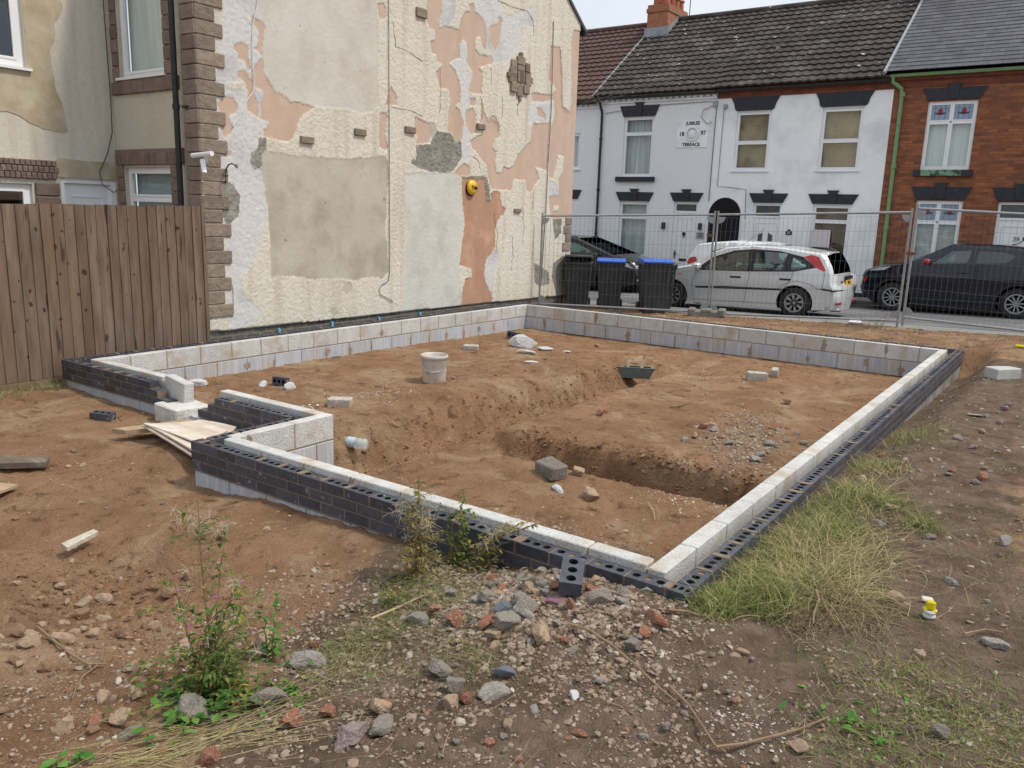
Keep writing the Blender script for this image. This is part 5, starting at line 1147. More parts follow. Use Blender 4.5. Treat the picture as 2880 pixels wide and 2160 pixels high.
def seams(t, hw, L, W):
    for P in L:
        D = []
        for i in range(len(P)-1):
            for j in range(4): D.append((P[i][0]+(P[i+1][0]-P[i][0])*j/4, P[i][1]+(P[i+1][1]-P[i][1])*j/4))
        D.append(P[-1])
        for s in (-1, 1): b = MB(); b.tube([(x, s*(hw(x, z)+.000), z) for x, z in D], .0045, 4, cap=False); b.build('door_seam', trim, t, world=False)
def focus_extra(t, hw):
    seams(t, hw, [[(-.82, .86), (-.90, .6), (-.86, .25)], [(.38, .9), (.34, .6), (.30, .3), (.29, .24)], [(1.28, .95), (1.26, .8), (1.15, .62), (1.02, .5)], [(-.9, .24), (1.0, .26)], [(1.02, .60), (1.15, .70), (1.38, .76), (1.65, .70), (1.82, .60)], [(1.90, .95), (1.90, .8), (1.88, .62)]], 1.7)
    for x in (.08, 1.14): 
        for s in (-1, 1): b = MB(); b.rbox(x-.12, x+.12, s*(hw(x, .78)+.005)-.014, s*(hw(x, .78)+.005)+.014, .76, .80, .01); b.build('door_handle', trim, t, world=False)
    e = 2.185
    b = MB(); b.box(e-.02, e+.02, -.20, .30, .80, .87); b.build('tailgate_grip', trim, t, world=False)
    M = Matrix.Translation((e+.008, .02, .73)); b = MB(); b.box(-.008, .008, -.23, .23, -.055, .055, 0, M); pl = b.build('number_plate', mat('yellow_number_plate', (.75, .42, .015), (.72, .40, .015), .4), t, world=False)
    tx = text('registration', 'Y302 EJ', .085, (e+.018, .02, .73), (R(90), 0, R(90)), blackp, t, bold=.0015, sx=.9)
    text('lettering', 'focus', .09, (e-.012, -.46, .76), (R(90), 0, R(90)), blackp, t, bold=.001)
    b = MB(); b.rbox(1.66, 1.86, -.45, .45, 1.315, 1.345, .012); b.build('roof_spoiler', silver, t, world=False)
    b = MB(); b.box(1.85, 1.885, -.12, .12, 1.30, 1.325); b.build('high_brake_light', redl, t, world=False)
    b = MB()
    for s in (-1, 1): b = MB(); b.box(2.12, 2.20, s*.55-.12, s*.55+.12, .30, .345); b.build('rear_reflector', redl, t, world=False)
    b = MB(); b.tube([(2.07+.135*(1-abs(q/.8)**3)*1.0, q, .585) for q in np.linspace(-.8, .8, 15)], .022, 6); b.build('bumper_strip', trim, t, world=False)
    b = MB(); b.tube([(2.0, -.45, .17), (2.20, -.45, .17)], .03, 8); b.build('exhaust', alloy, t, world=False)
    b = MB(); b.tube([(-.15, .2, 1.46), (.25, .3, 1.8)], .005, 4); b.build('aerial', trim, t, world=False)
car('silver_hatchback', 'silver hatchback at the near kerb beside the bins, red lamps high on its rear', (X0, 14.45, -zg0), -.021, sil, 1.70, (-1.37, 1.35), .305, .365, silver, zones, [(-.97, -.18, .96, 1.38), (1.82, 1.99, .92, 1.26)], 0.95, [(-.78, .98, silver)], spokes=8, twin=True, extra=focus_extra, seats=True)
# dark blue crossover: local x = world x + 1.13
navy = paint('midnight_blue_paint', (.006, .008, .018), .1, .15); X0 = -1.13
sil = [(-1.88, .30), (-1.98, .58), (-1.96, .75), (-1.86, .94), (-1.5, 1.06), (-1.0, 1.13), (-.15, 1.56), (.1, 1.59), (.8, 1.58), (1.35, 1.53), (1.75, 1.45), (1.9, 1.15), (2.05, .98), (2.08, .6), (2.0, .30)]
zones = [(carglass, [[(-.50, 1.15), (-.12, 1.46), (.28, 1.48), (.22, 1.19)]]), (carglassd, [[(.38, 1.19), (.42, 1.48), (.95, 1.46), (1.15, 1.38), (.98, 1.22)]]), (trim, [[(-1.55, .36), (-1.30, .36), (-1.24, .68), (-1.0, .36), (-1.05, .82), (-1.35, .86), (-1.6, .70)]][0:0]), (lampc, [[(-1.86, .93), (-1.6, 1.03), (-1.35, 1.06), (-1.5, .97)]]), (redl, [[(-1.96, .70), (-1.90, .80), (-1.87, .76), (-1.92, .66)]])]
def juke_extra(t, hw):
    seams(t, hw, [[(-.72, 1.1), (-.8, .8), (-.75, .4)], [(.32, 1.2), (.30, .8), (.26, .4)], [(1.15, 1.2), (1.2, .95), (1.0, .75)], [(-.7, .40), (.9, .42)]], 1.76)
    for wx in (-1.27, 1.26):
        for s in (-1, 1):
            b = MB()
            for k in range(20):
                a0, a1 = math.pi*k/20-.1, math.pi*(k+1)/20-.1; P = [(wx+r*math.cos(a), .34+r*math.sin(a)) for r in (.395, .45) for a in (a0, a1+.01)]
                q = [(x, s*(hw(x, z)+.03), z) for x, z in P]; b.add(q, [(0, 1, 3, 2)])
                b.add([q[2], q[3], (P[3][0], s*(hw(*P[3])-.01), P[3][1]), (P[2][0], s*(hw(*P[2])-.01), P[2][1])], [(0, 1, 2, 3)])
            b.build('arch_trim', trim, t, world=False)
    b = MB(); 
    for s in (-1, 1): b.rbox(.02, .26, s*(hw(.1, .97)+.005)-.012, s*(hw(.1, .97)+.005)+.012, .955, .985, .01)
    b.build('door_handle', trim, t, world=False)
    b = MB(); b.tube([(.95, 0, 1.60), (1.1, 0, 1.64), (1.2, 0, 1.72)], .012, 5); b.lathe([(.001, -.05), (.05, -.03), (.055, 0), (.05, .03), (.001, .05)], 10, c=(1.22, 0, 1.75)); b.build('aerial', trim, t, world=False)
    b = MB(); 
    for s in (-1, 1): b.rbox(-.9, .95, s*(hw(0, .33)+.01)-.02, s*(hw(0, .33)+.01)+.02, .30, .36, .012)
    b.build('sill_trim', trim, t, world=False)
car('dark_crossover', 'dark blue crossover with red wing mirrors parked across the road outside the red brick house', (X0, 18.4, float(zroad(X0, 18.2))), -.021, sil, 1.76, (-1.27, 1.26), .34, .40, navy, zones, [(-1.02, -.12, 1.12, 1.57), (1.74, 1.92, 1.14, 1.46)], 1.15, [(-.60, 1.20, mat('red_mirror', (.30, .02, .03), (.26, .02, .025), .25, coat=.5))], spokes=5, twin=True, extra=juke_extra, lowm=trim, seats=True)
# black people carrier (faces right, half behind the gable)
bkp = paint('black_paint', (.014, .015, .018), .2, .25)
sil = [(-2.08, .25), (-2.15, .5), (-2.1, .72), (-1.95, .90), (-1.4, 1.05), (-.15, 1.50), (.15, 1.55), (1.2, 1.55), (1.8, 1.45), (2.05, 1.0), (2.12, .5), (2.05, .25)]
zones = [(carglass, [[(-1.0, 1.07), (-.15, 1.38), (.25, 1.42), (.2, 1.05)], [(.32, 1.05), (.35, 1.42), (1.1, 1.40), (1.1, 1.06)]]), (lampc, [[(-2.08, .70), (-1.9, .86), (-1.55, .95), (-1.8, .78)]])]
def peug_extra(t, hw):
    b = MB()
    for k in range(5): b.box(-2.285, -2.25, -.45+.02*k, .45-.02*k, .45+k*.055, .468+k*.055)
    for k in range(9): b.box(-2.283, -2.25, -.42+k*.105, -.405+k*.105, .45, .69)
    b.build('grille', alloy, t, world=False)
    b = MB()
    for s in (-1, 1): b.rbox(-2.17, -2.08, s*.58-.2, s*.58+.2, .68, .80, .03)
    b.build('headlight', lampc, t, world=False)
    b = MB()
    for s in (-1, 1): b.rbox(-2.23, -2.16, s*.62-.13, s*.62+.13, .36, .41, .01)
    b.build('fog_light', lampc, t, world=False)
    b = MB(); b.box(-2.30, -2.275, -.26, .26, .33, .44); b.build('number_plate', UP, t, world=False)
    b = MB(); b.tube([(-.1, .62, 1.56), (1.2, .62, 1.60)], .018, 5); b.tube([(-.1, -.62, 1.56), (1.2, -.62, 1.60)], .018, 5); b.build('roof_rail', trim, t, world=False)
car('black_car', 'black car facing right across the road, half hidden behind the gable and the bins', (-11.25, 18.2, float(zroad(-11.25, 18.2))), .021, sil, 1.78, (-1.28, 1.3), .32, .38, bkp, zones, [(-1.42, -.13, 1.04, 1.52), (1.79, 2.06, 1.0, 1.45)], 1.03, [(-.95, 1.06, bkp)], spokes=7, flip=True, extra=peug_extra, lowm=trim)
# white hatchback behind the silver one, facing right
whp = paint('white_paint', (.72, .73, .74), 0, .3)
sil = [(-2.0, .22), (-2.06, .5), (-2.0, .7), (-1.85, .82), (-1.1, 1.0), (-.35, 1.44), (0, 1.50), (.8, 1.52), (1.40, 1.47), (1.72, 1.42), (1.85, 1.18), (1.98, 1.0), (2.04, .6), (1.98, .22)]
zones = [(carglassd, [[(-.75, 1.02), (-.3, 1.34), (.1, 1.38), (.1, 1.0)], [(.2, 1.0), (.2, 1.39), (1.0, 1.36), (1.3, 1.28), (1.25, 1.03)]]), (redl, [[(1.66, 1.00), (1.72, 1.12), (1.90, 1.10), (1.98, .98), (1.95, .90)]])]
car('white_hatchback', 'white hatchback across the road, only its roof showing above the silver hatchback', (-5.62, 18.2, float(zroad(-5.62, 18.2))), .021, sil, 1.72, (-1.25, 1.25), .31, .37, whp, zones, [(-1.12, -.33, 1.0, 1.46), (1.71, 1.9, 1.1, 1.43)], 1.0, [(-.8, 1.02, whp)], spokes=6, flip=True)
# ================================================================== LOOSE THINGS ON THE GROUND
def rockmesh(name, seed, sub=3, planes=9, flat=1.0, rough=.026, box=False):
    rg = np.random.default_rng(seed); bm = bmesh.new(); bmesh.ops.create_icosphere(bm, subdivisions=sub, radius=1)
    V = np.array([v.co[:] for v in bm.verts]); F = np.array([[v.index for v in f.verts] for f in bm.faces]); bm.free()
    nrm = rg.normal(size=(planes, 3)); nrm /= np.linalg.norm(nrm, axis=1)[:, None]; hh = rg.uniform(.42, .86, planes)
    if box: nrm = np.vstack([nrm[:4], [[1, 0, 0], [-1, 0, 0], [0, 1, 0], [0, -1, 0], [0, 0, 1], [0, 0, -1]]]); hh = np.concatenate([rg.uniform(.75, .95, 4), [.8, .8, .6, .6, .5, .5]])
    d = V @ nrm.T; r = np.min(np.where(d > .04, hh/np.maximum(d, .04), 9), axis=1); r = np.minimum(r, 1.15)
    a = V*2.3+seed*7.1; nn = fbm(a[:, 0]+a[:, 2]*.7, a[:, 1]-a[:, 2]*.6, seed, 4)+.5*fbm(a[:, 2]*4, a[:, 0]*4+a[:, 1]*3, seed+5, 3)
    V = V*(r*(1+nn*rough*10))[:, None]; V[:, 2] *= flat; V /= np.abs(V[:, :2]).max()
    return V, F
def rockobj(name, V, F, m, smooth=False):
    return npmesh(name, V, F, m, smooth=smooth)
ROCKM = {
 'concrete': mat('rubble_concrete', (.40, .355, .30), (.27, .235, .20), .95, 7, bump=.8, bscale=9, bdist=.05, spots=((.45, .42, .38), 9, .62)),
 'grey': mat('grey_stone', (.34, .315, .285), (.24, .22, .20), .92, 4, bump=.6, bscale=7, bdist=.05),
 'red': mat('broken_red_brick', (.33, .14, .09), (.23, .105, .07), .95, 5, bump=.6, bscale=7, bdist=.05, spots=((.36, .28, .21), 4, .58)),
 'purple': mat('purplish_stone', (.30, .235, .225), (.22, .17, .165), .9, 3, bump=.6, bscale=6, bdist=.05, spots=((.40, .36, .33), 6, .68)),
 'sand': mat('sandstone_cobble', (.38, .28, .195), (.27, .19, .13), .93, 3, bump=.5, bscale=7, bdist=.04),
 'clay': mat('earth_coated_stone', (.27, .165, .10), (.19, .115, .07), .95, 3, bump=.5, bscale=7, bdist=.04),
 'white': mat('pale_block_fragment', (.56, .56, .56), (.46, .46, .47), .95, 6, bump=.5, bscale=9, bdist=.04),
 'slate': mat('blue_grey_fragment', (.13, .145, .17), (.10, .11, .13), .7, 4, bump=.4, bscale=7, bdist=.03),
 'pink': mat('pink_mortar_lump', (.36, .19, .22), (.28, .15, .18), .95, 8, bump=.7, bscale=9, bdist=.05),
}
protos = {}
def place_rock(kind, u, v, w, asp=.75, hh=.6, label=None, cat='stone', group=None, sub=3, seed=None, name='rubble_stone', rz=None, tilt=8, box=False, sink=.25, xy=None):
    P = gp(u, v) if xy is None else Vector((xy[0], xy[1], float(hterr(*xy))))
    seed = seed if seed is not None else random.randint(0, 7); key = (kind, seed, sub, box)
    if key not in protos:
        V, F = rockmesh(name, seed+1, sub, box=box, rough=.018 if kind in ('white', 'slate') else .03); protos[key] = (V, F); o = rockobj(name, V, F, ROCKM[kind]); protos[key] = o; first = True
    else: o = protos[key].copy(); COL.objects.link(o); first = False
    o.name = name; o.location = P+Vector((0, 0, w*hh*(.5-sink-.07))); o.scale = (w/2, w*asp/2, w*hh/2)
    o.rotation_euler = (R(random.uniform(-tilt, tilt)), R(random.uniform(-tilt, tilt)), R(rz if rz is not None else random.uniform(0, 360)))
    tag(o, label, cat, group); return o
BIG = [ # kind,u,v,width(m),aspect,height ratio,label,seed
 ('concrete', 555, 2015, .17, .8, .85, 'big pitted grey concrete lump at the bottom left among dry grass stalks', 0),
 ('concrete', 1235, 1890, .125, .85, .8, 'upper left pitted lump in the cluster of five stones', 1),
 ('concrete', 1278, 1945, .105, .9, .9, 'brownish upright lump in the middle of the cluster of five stones', 2),
 ('sand', 1271, 1995, .105, .8, 1.0, 'speckled upright stone at the bottom of the cluster of five stones', 3),
 ('red', 1318, 1975, .078, .75, 1.0, 'pink brick piece standing between the speckled stone and the squared block', 4),
 ('grey', 1392, 1960, .145, .7, .6, 'squared grey stone block at the right of the cluster of five stones', 5),
 ('slate', 1415, 1905, .10, .7, .6, 'dark blue grey flat stone just above the squared grey block', 6),
 ('purple', 990, 2085, .17, .7, .65, 'large purplish squared stone near the bottom edge left of centre', 7),
 ('sand', 1060, 2005, .11, .9, .8, 'tan lump behind the large purplish stone', 0),
 ('concrete', 1080, 2055, .12, .8, .7, 'grey pitted lump right of the large purplish stone', 3),
 ('red', 925, 2015, .085, .8, .7, 'rounded dark red brick piece left of the purplish stone', 2),
 ('red', 1085, 1985, .06, .7, .7, 'small orange brick piece on top of the tan lump', 5),
 ('red', 595, 2145, .075, .8, 1.1, 'bright red pointed brick piece at the bottom edge', 6),
 ('red', 462, 2115, .075, .7, .7, 'orange brick piece half under dry stalks at the bottom edge', 1),
 ('red', 270, 2035, .075, .8, .7, 'dusty red brick piece among the cobbles at lower left', 3),
 ('concrete', 365, 2070, .10, .7, .6, 'pale rough concrete lump left of the big pitted one', 5),
 ('concrete', 750, 1985, .15, .7, .6, 'flat mottled rubble slab below the leafy weed', 6),
 ('red', 830, 2030, .13, .55, .5, 'long dull red brick slab right of the leafy weed', 0),
 ('grey', 870, 1875, .16, .7, .7, 'brownish grey squared stone right of the nettles', 1),
 ('sand', 740, 1835, .15, .6, .9, 'large pale sandy boulder behind the nettle stems', 4),
 ('sand', 345, 2035, .11, .8, .7, 'rounded brown cobble beside the small nettles', 2),
 ('sand', 490, 1955, .065, .9, .8, 'smooth grey brown pebble in the soil left of the weed base', 6),
 ('sand', 190, 1672, .06, .8, .8, 'smooth yellowish pebble in the loose soil', 3),
 ('concrete', 1175, 1760, .12, .8, .9, 'large pale pitted lump on the rubble heap', 3),
 ('concrete', 1470, 1700, .13, .8, .8, 'tall pale lump just left of the tipped loose brick', 0),
 ('concrete', 1425, 1768, .16, .8, .6, 'white crusted pitted lump in the middle of the rubble heap', 2),
 ('concrete', 1468, 1725, .13, .8, .8, 'rounded grey lump between a dark stone and an orange brick piece', 4),
 ('slate', 1420, 1718, .10, .7, .7, 'dark slate coloured stone in the rubble heap', 5),
 ('red', 1503, 1718, .065, .9, .8, 'orange brick piece wedged behind the rounded grey lump', 1),
 ('red', 1285, 1755, .11, .8, .8, 'brown red stone at the left of the rubble heap', 0),
 ('red', 1372, 1762, .11, .6, .5, 'flat red brick piece in the rubble heap', 6),
 ('sand', 1388, 1798, .10, .7, .6, 'buff wedge shaped stone below the red piece', 2),
 ('sand', 1525, 1790, .15, .7, .75, 'big rounded buff stone at the lower edge of the rubble heap', 1),
 ('pink', 1560, 1700, .14, .7, .35, 'mauve pink crumbling mortar lump under the tipped brick', 3),
 ('red', 1608, 1712, .07, .7, 1.0, 'brown upright brick piece right of the mauve lump', 4),
 ('concrete', 1690, 1690, .14, .7, .55, 'flat grey concrete lump by the wall corner', 6),
 ('concrete', 1755, 1680, .16, .6, .6, 'white crested grey lump nearest the wall corner', 1),
 ('red', 1845, 1745, .16, .45, .35, 'long buff and orange brick slab right of the rubble heap', 5),
 ('red', 1812, 1790, .09, .8, .7, 'rounded dusty brick piece below the long orange slab', 3),
 ('concrete', 1780, 1830, .09, .8, .8, 'ribbed grey lump below the dusty brick piece', 2),
 ('grey', 1680, 1920, .07, .7, .6, 'single angular grey stone on the trodden rubble', 0),
 ('white', 1612, 1965, .065, .7, .5, 'small white topped stone on the trodden rubble', 4),
 ('red', 1632, 2070, .075, .5, .4, 'bright orange brick chip near the bottom centre', 5),
 ('red', 1375, 2095, .07, .6, .4, 'bright orange brick chip left of bottom centre', 2),
 ('concrete', 2610, 1515, .085, .8, .7, 'pale angular lump on the brown bank to the right', 1),
 ('grey', 2465, 1480, .10, .8, .7, 'purplish grey lump at the top of the grass bank', 5),
 ('concrete', 2645, 2070, .07, .8, .8, 'pale lump lying in the grass at lower right', 6),
 ('sand', 2500, 1430, .15, .6, .4, 'flat brown stone on the right hand bank', 0),
 ('grey', 2740, 1170, .28, .5, .12, 'thin flat grey slab lying on the right hand bank', 2),
 ('grey', 2800, 1820, .13, .7, .5, 'flat grey lump half sunk in the soil at far right', 3),
 ('sand', 2240, 2105, .075, .7, .7, 'light angular stone near the snapped dead stem', 4),
 ('sand', 1625, 1335, .16, .8, .7, 'dusty brown lump just right of the dark half block', 2),
 ('white', 1568, 1380, .15, .6, .4, 'white fragment lying in front of the dark half block', 1),
 ('sand', 1665, 1400, .20, .8, .7, 'cluster lump of brown rubble right of the white fragment', 0),
 ('white', 1478, 978, .52, .7, .62, 'large white wedge of broken block in the far part of the plot', 4),
 ('white', 1476, 993, .36, .5, .2, 'flat white fragment in front of the large white wedge', 6),
 ('white', 1533, 984, .38, .4, .2, 'thin pale blue grey fragment right of the large white wedge', 2),
 ('white', 1592, 991, .28, .5, .22, 'small white fragment furthest right of the white wedge group', 0),
 ('white', 1492, 1020, .22, .5, .15, 'small bluish fragment below the white wedge group', 3),
 ('white', 738, 1083, .30, .4, .2, 'narrow white fragment leaning near the left inner wall', 5),
 ('white', 818, 1094, .16, .5, .9, 'small upright grey fragment right of a dark brick piece', 1),
 ('white', 553, 1083, .24, .8, .5, 'white block fragment on brown soil behind the doorway block', 3),
 ('red', 1688, 1168, .13, .8, .7, 'brown pink brick piece on the soil right of the old trench', 6),
 ('red', 1705, 1162, .10, .8, .9, 'smaller brown brick piece leaning beside the other in mid plot', 0),
 ('sand', 1680, 977, .14, .9, .9, 'round brown stone near the far wall', 3),
 ('red', 2212, 1137, .16, .8, .7, 'dark red brown stone on the gravel patch', 2),
 ('red', 2175, 1205, .18, .7, .5, 'red brick piece in the gravel patch', 4),
 ('grey', 2163, 1252, .16, .8, .6, 'dark grey stone at the front of the gravel patch', 1),
 ('sand', 1995, 1200, .18, .8, .5, 'brown flat stone at the left of the gravel patch', 5),
 ('concrete', 1370, 1800-110, .12, .8, .8, 'knobbly grey lump at the back of the rubble heap', 7),
]
for (k, u, v, wd, asp, hh, lab, sd_) in BIG: place_rock(k, u, v, wd*1.08, asp, hh, lab, seed=sd_, sub=4 if v > 1650 else 3)
# many similar medium stones
def zone_rand(n, gen, kinds, w0, w1, label, group, name, sub=2):
    for _ in range(n):
        x, y = gen(); k = random.choice(kinds)
        place_rock(k, 0, 0, random.uniform(w0, w1)**1.0, random.uniform(.6, .95), random.uniform(.45, .8), label, group=group, sub=sub, name=name, xy=(x, y), tilt=25)
def tri(a, b, m): return random.triangular(a, b, m)
zone_rand(110, lambda: (random.uniform(-1.5, .7), random.uniform(-1.9, -.25)), ['concrete', 'concrete', 'grey', 'sand', 'red', 'purple'], .03, .065, 'fist sized broken stone scattered over the foreground rubble', 'fist sized stones in the foreground rubble', 'rubble_stone')
zone_rand(46, lambda: (tri(-1.2, .1, -.55), tri(-.75, .02, -.35)), ['concrete', 'concrete', 'grey', 'red', 'sand'], .05, .11, 'broken concrete lump in the heap against the low brick wall', 'broken lumps in the heap by the wall corner', 'rubble_stone', 3)
zone_rand(55, lambda: (random.uniform(-2.6, -1.3), random.uniform(-2.35, -1.4)), ['sand', 'sand', 'sand', 'clay', 'clay'], .05, .12, 'brown earthy cobble among the stones at lower left', 'earthy cobbles at lower left', 'cobble')
zone_rand(50, lambda: (random.uniform(.12, 1.6), random.uniform(.2, 6.5)), ['grey', 'sand', 'red', 'purple'], .04, .12, 'small stone lying on the grassy bank right of the wall', 'stones on the right hand bank', 'rubble_stone')
zone_rand(26, lambda: (tri(-2.2, -.6, -1.35), tri(3.6, 5.8, 4.5)), ['grey', 'concrete', 'red', 'sand'], .06, .16, 'stone chunk in the gravel patch inside the right hand wall', 'chunks in the gravel patch', 'rubble_stone')
zone_rand(34, lambda: (random.uniform(-7, -.8), random.uniform(.8, 9.2)), ['sand', 'red', 'sand', 'grey'], .03, .08, 'small brown stone on the bare soil inside the walls', 'small stones on the soil inside the walls', 'rubble_stone')
zone_rand(40, lambda: (random.uniform(-7.8, -1.6), random.uniform(-1.4, -.1)), ['sand', 'sand', 'red', 'concrete'], .025, .07, 'small stone on the open soil in front of the low wall', 'small stones on the soil in front of the wall', 'rubble_stone')
zone_rand(24, lambda: (tri(-3.6, -1.9, -2.7), tri(-2.0, -.9, -1.35)), ['sand', 'clay', 'clay'], .05, .13, 'clod coloured stone in the loose dug soil at left', 'stones in the loose dug soil', 'cobble')
# gravel: nobody could count it
def scatter(name, xy, size, m, sub=1, flat=.7, label=None):
    bm = bmesh.new(); bmesh.ops.create_icosphere(bm, subdivisions=sub, radius=1); V0 = np.array([v.co[:] for v in bm.verts]); F0 = np.array([[v.index for v in f.verts] for f in bm.faces]); bm.free()
    n = len(xy); k = len(V0); nv = 6
    var = np.stack([rockmesh('', 40+q, max(sub, 1))[0] for q in range(nv)]) if sub else V0[None]*(1+rng.uniform(-.32, .28, (nv, k, 1))); pick = rng.integers(0, nv, n)
    ang = rng.uniform(0, 2*np.pi, n); c, s = np.cos(ang), np.sin(ang); P = var[pick]*size[:, None, None]*np.stack([rng.uniform(.7, 1.3, n), rng.uniform(.6, 1, n), rng.uniform(.4, .8, n)*flat/.7], 1)[:, None, :]
    tl = rng.uniform(-.4, .4, n); z = P[..., 2]+P[..., 0]*tl[:, None]
    X = P[..., 0]*c[:, None]-P[..., 1]*s[:, None]+xy[:, 0:1]; Y = P[..., 0]*s[:, None]+P[..., 1]*c[:, None]+xy[:, 1:2]
    Z = z+hterr(xy[:, 0], xy[:, 1])[:, None]+size[:, None]*.1
    Z = Z-size[:, None]*.22; V = np.stack([X, Y, Z], -1).reshape(-1, 3); F = (F0[None]+(np.arange(n)*k)[:, None, None]).reshape(-1, 3)
    o = npmesh(name, V, F, m); return tag(o, label, 'gravel', kind='stuff')
gravm = islandramp('mixed_gravel', [(0, (.12, .085, .06)), (.25, (.20, .15, .11)), (.5, (.27, .215, .165)), (.68, (.19, .13, .09)), (.90, (.33, .28, .23)), (.93, (.27, .135, .09)), (.95, (.26, .20, .155)), (1, (.44, .40, .35))], bump=.3)
soilcl = islandramp('soil_crumbs', [(0, (.17, .095, .055)), (.5, (.26, .155, .092)), (.85, (.34, .215, .13)), (.95, (.34, .25, .18)), (1, (.46, .40, .33))], bump=.3)
n = 64000; xy = np.stack([rng.uniform(-2.4, 1.9, n), rng.uniform(-2.6, .05, n)], 1)
dens = sst(-.30, .30, fbm(xy[:, 0]*2.3, xy[:, 1]*2.3, 91)*1.7+.25*(xy[:, 1] > -.9)*(xy[:, 0] < .2))*sst(-2.5, -1.2, xy[:, 0]-.6*(xy[:, 1]+1.2))
xy = xy[rng.uniform(0, 1, n) < dens]; sz = .0022+.015*rng.uniform(0, 1, len(xy))**4.5
scatter('foreground_gravel', xy[sz > .006], sz[sz > .006], gravm, label='coarser mixed rubble strewn over the brown foreground')
scatter('foreground_grit', xy[sz <= .006], sz[sz <= .006], gravm, 0, label='mixed grey and brick gravel strewn over the brown foreground')
n = 6800; xy = np.stack([rng.normal(-.62, .42, n), rng.normal(-.48, .24, n)], 1); xy = xy[(xy[:, 1] < .0)]
scatter('rubble_bank', xy, .005+.022*rng.uniform(0, 1, len(xy))**2.2, gravm, label='dense bank of small angular broken pieces against the low wall')
n = 2600; xy = np.stack([rng.uniform(-2.2, .6, n), rng.uniform(-2.1, -.5, n)], 1)
scatter('scattered_rubble', xy, .006+.020*rng.uniform(0, 1, n)**2.5, gravm, label='scatter of broken brick and concrete bits across the foreground')
n = 2600; g = rng.normal(size=(n, 2))*np.array([.42, .17]); th = -.95; rot = np.array([[math.cos(th), -math.sin(th)], [math.sin(th), math.cos(th)]]); xy = g @ rot.T*np.array([1, 1.9])+np.array([-1.35, 4.6])
xy = np.concatenate([xy, np.stack([rng.normal(-1.35, .35, 900), rng.normal(1.1, .32, 900)], 1)]); xy = xy[(xy[:, 0] < -.33) & (xy[:, 1] > .3)]
scatter('gravel_patch', xy, .006+.028*rng.uniform(0, 1, len(xy))**3.0, gravm, label='patch of grey crushed rubble inside the right hand wall')
n = 2600; xy = np.stack([rng.uniform(.05, 2.0, n), rng.uniform(0, 9, n)], 1); scatter('bank_gravel', xy, .006+.025*rng.uniform(0, 1, n)**4, gravm, label='thin scatter of stones over the bank right of the wall')
n = 9000; xy = np.concatenate([np.stack([rng.uniform(-7.5, -.3, n), rng.uniform(.3, 9.5, n)], 1), np.stack([rng.uniform(-7.5, -1.2, 7000), rng.uniform(-2.2, -.02, 7000)], 1)])
xy = xy[rng.uniform(0, 1, len(xy)) < sst(-.1, .25, fbm(xy[:, 0]*1.5, xy[:, 1]*1.5, 97))+.15]
scatter('soil_crumbs', xy, .004+.014*rng.uniform(0, 1, len(xy))**3.5, soilcl, label='crumbs of dry soil and pebbles over the bare plot')
n = 1500; xy = np.concatenate([rng.normal(size=(n, 2))*np.array([.45, .22])+np.array([-2.75, -1.4]), np.stack([rng.normal(-4.15+0, .12, 1500), rng.uniform(1.2, 8, 1500)], 1), np.stack([rng.uniform(-3.3, -.5, 900), rng.normal(3.3, .1, 900)], 1)])
scatter('soil_clods', xy, .006+.03*rng.uniform(0, 1, len(xy))**3.5, islandramp('damp_clods', [(0, (.13, .075, .043)), (1, (.24, .145, .085))]), label='loose clods where the soil has been dug')
n = 2600; xy = np.stack([rng.uniform(-8, 2, n), rng.uniform(10.1, 12.2, n)], 1); scatter('verge_gravel', xy, .008+.03*rng.uniform(0, 1, n)**4, gravm, label='stones on the strip between the far wall and the pavement')
whitegr = islandramp('white_chips', [(0, (.50, .46, .40)), (1, (.68, .65, .60))], bump=.2)
xy = rng.normal(size=(700, 2))*np.array([.16, .28])+np.array([-5.55, 1.55]); scatter('white_chippings', xy, .010+.018*rng.uniform(0, 1, 700), whitegr, label='white stone chippings spilled behind the doorway gap')
for k, (u, v, n, s_) in enumerate(((1060, 1110, 500, .3), (1975, 1055, 420, .28), (1940, 1400, 260, .2), (2090, 2010-0, 420, .12))):
    c = gp(u, v); xy = rng.normal(size=(n, 2))*s_+np.array([c.x, c.y]); scatter('pale_grit', xy, (.003+.010*rng.uniform(0, 1, n)**1.5) if k < 3 else (.002+.008*rng.uniform(0, 1, n)**3), whitegr if k < 3 else islandramp('grey_grit', [(0, (.30, .29, .28)), (1, (.48, .47, .46))]), flat=.4, label=['pale grit spilled beside the half block left in the plot', 'pale grit smear in the far right of the plot', 'pale grit near the front right inside corner', 'grey white grit patch in the foreground'][k])
# ---- loose engineering bricks, blocks
def loose_brick(label, P, rot, L=.215, scale=1):
    b = MB(); holed_brick(b, Matrix.Identity(4), fill=False); o = b.build('loose_brick', [BR, HOLE, BRT], fix=False); o.location = P; o.rotation_euler = [R(a) for a in rot]; o.scale = (scale,)*3
    return tag(o, label, 'brick')
p = gp(1602, 1683); loose_brick('dark three hole brick lying end on upon the rubble against the front wall', p+Vector((-.045, .085, .035)), (3, -9, 117), scale=1.06)
p = gp(290, 1178); o = loose_brick('dark three hole brick lying on edge on the open soil at left', p+Vector((0, 0, .0)), (4, 2, 26))
p = gp(795, 1082); loose_brick('dark brick piece lying near the left inner wall', p+Vector((0, 0, .045)), (85, 0, 10))
p = gp(1447, 952); loose_brick('dark brick on end in the far corner of the plot', p+Vector((0, 0, .06)), (90, 10, 20), scale=1.15)
BL2 = mat('dusty_aggregate_block', (.46, .44, .40), (.34, .31, .27), .95, 12, bump=.8, bscale=45, spots=((.20, .18, .16), 60, .6), c3=(.38, .29, .21), s3=6)
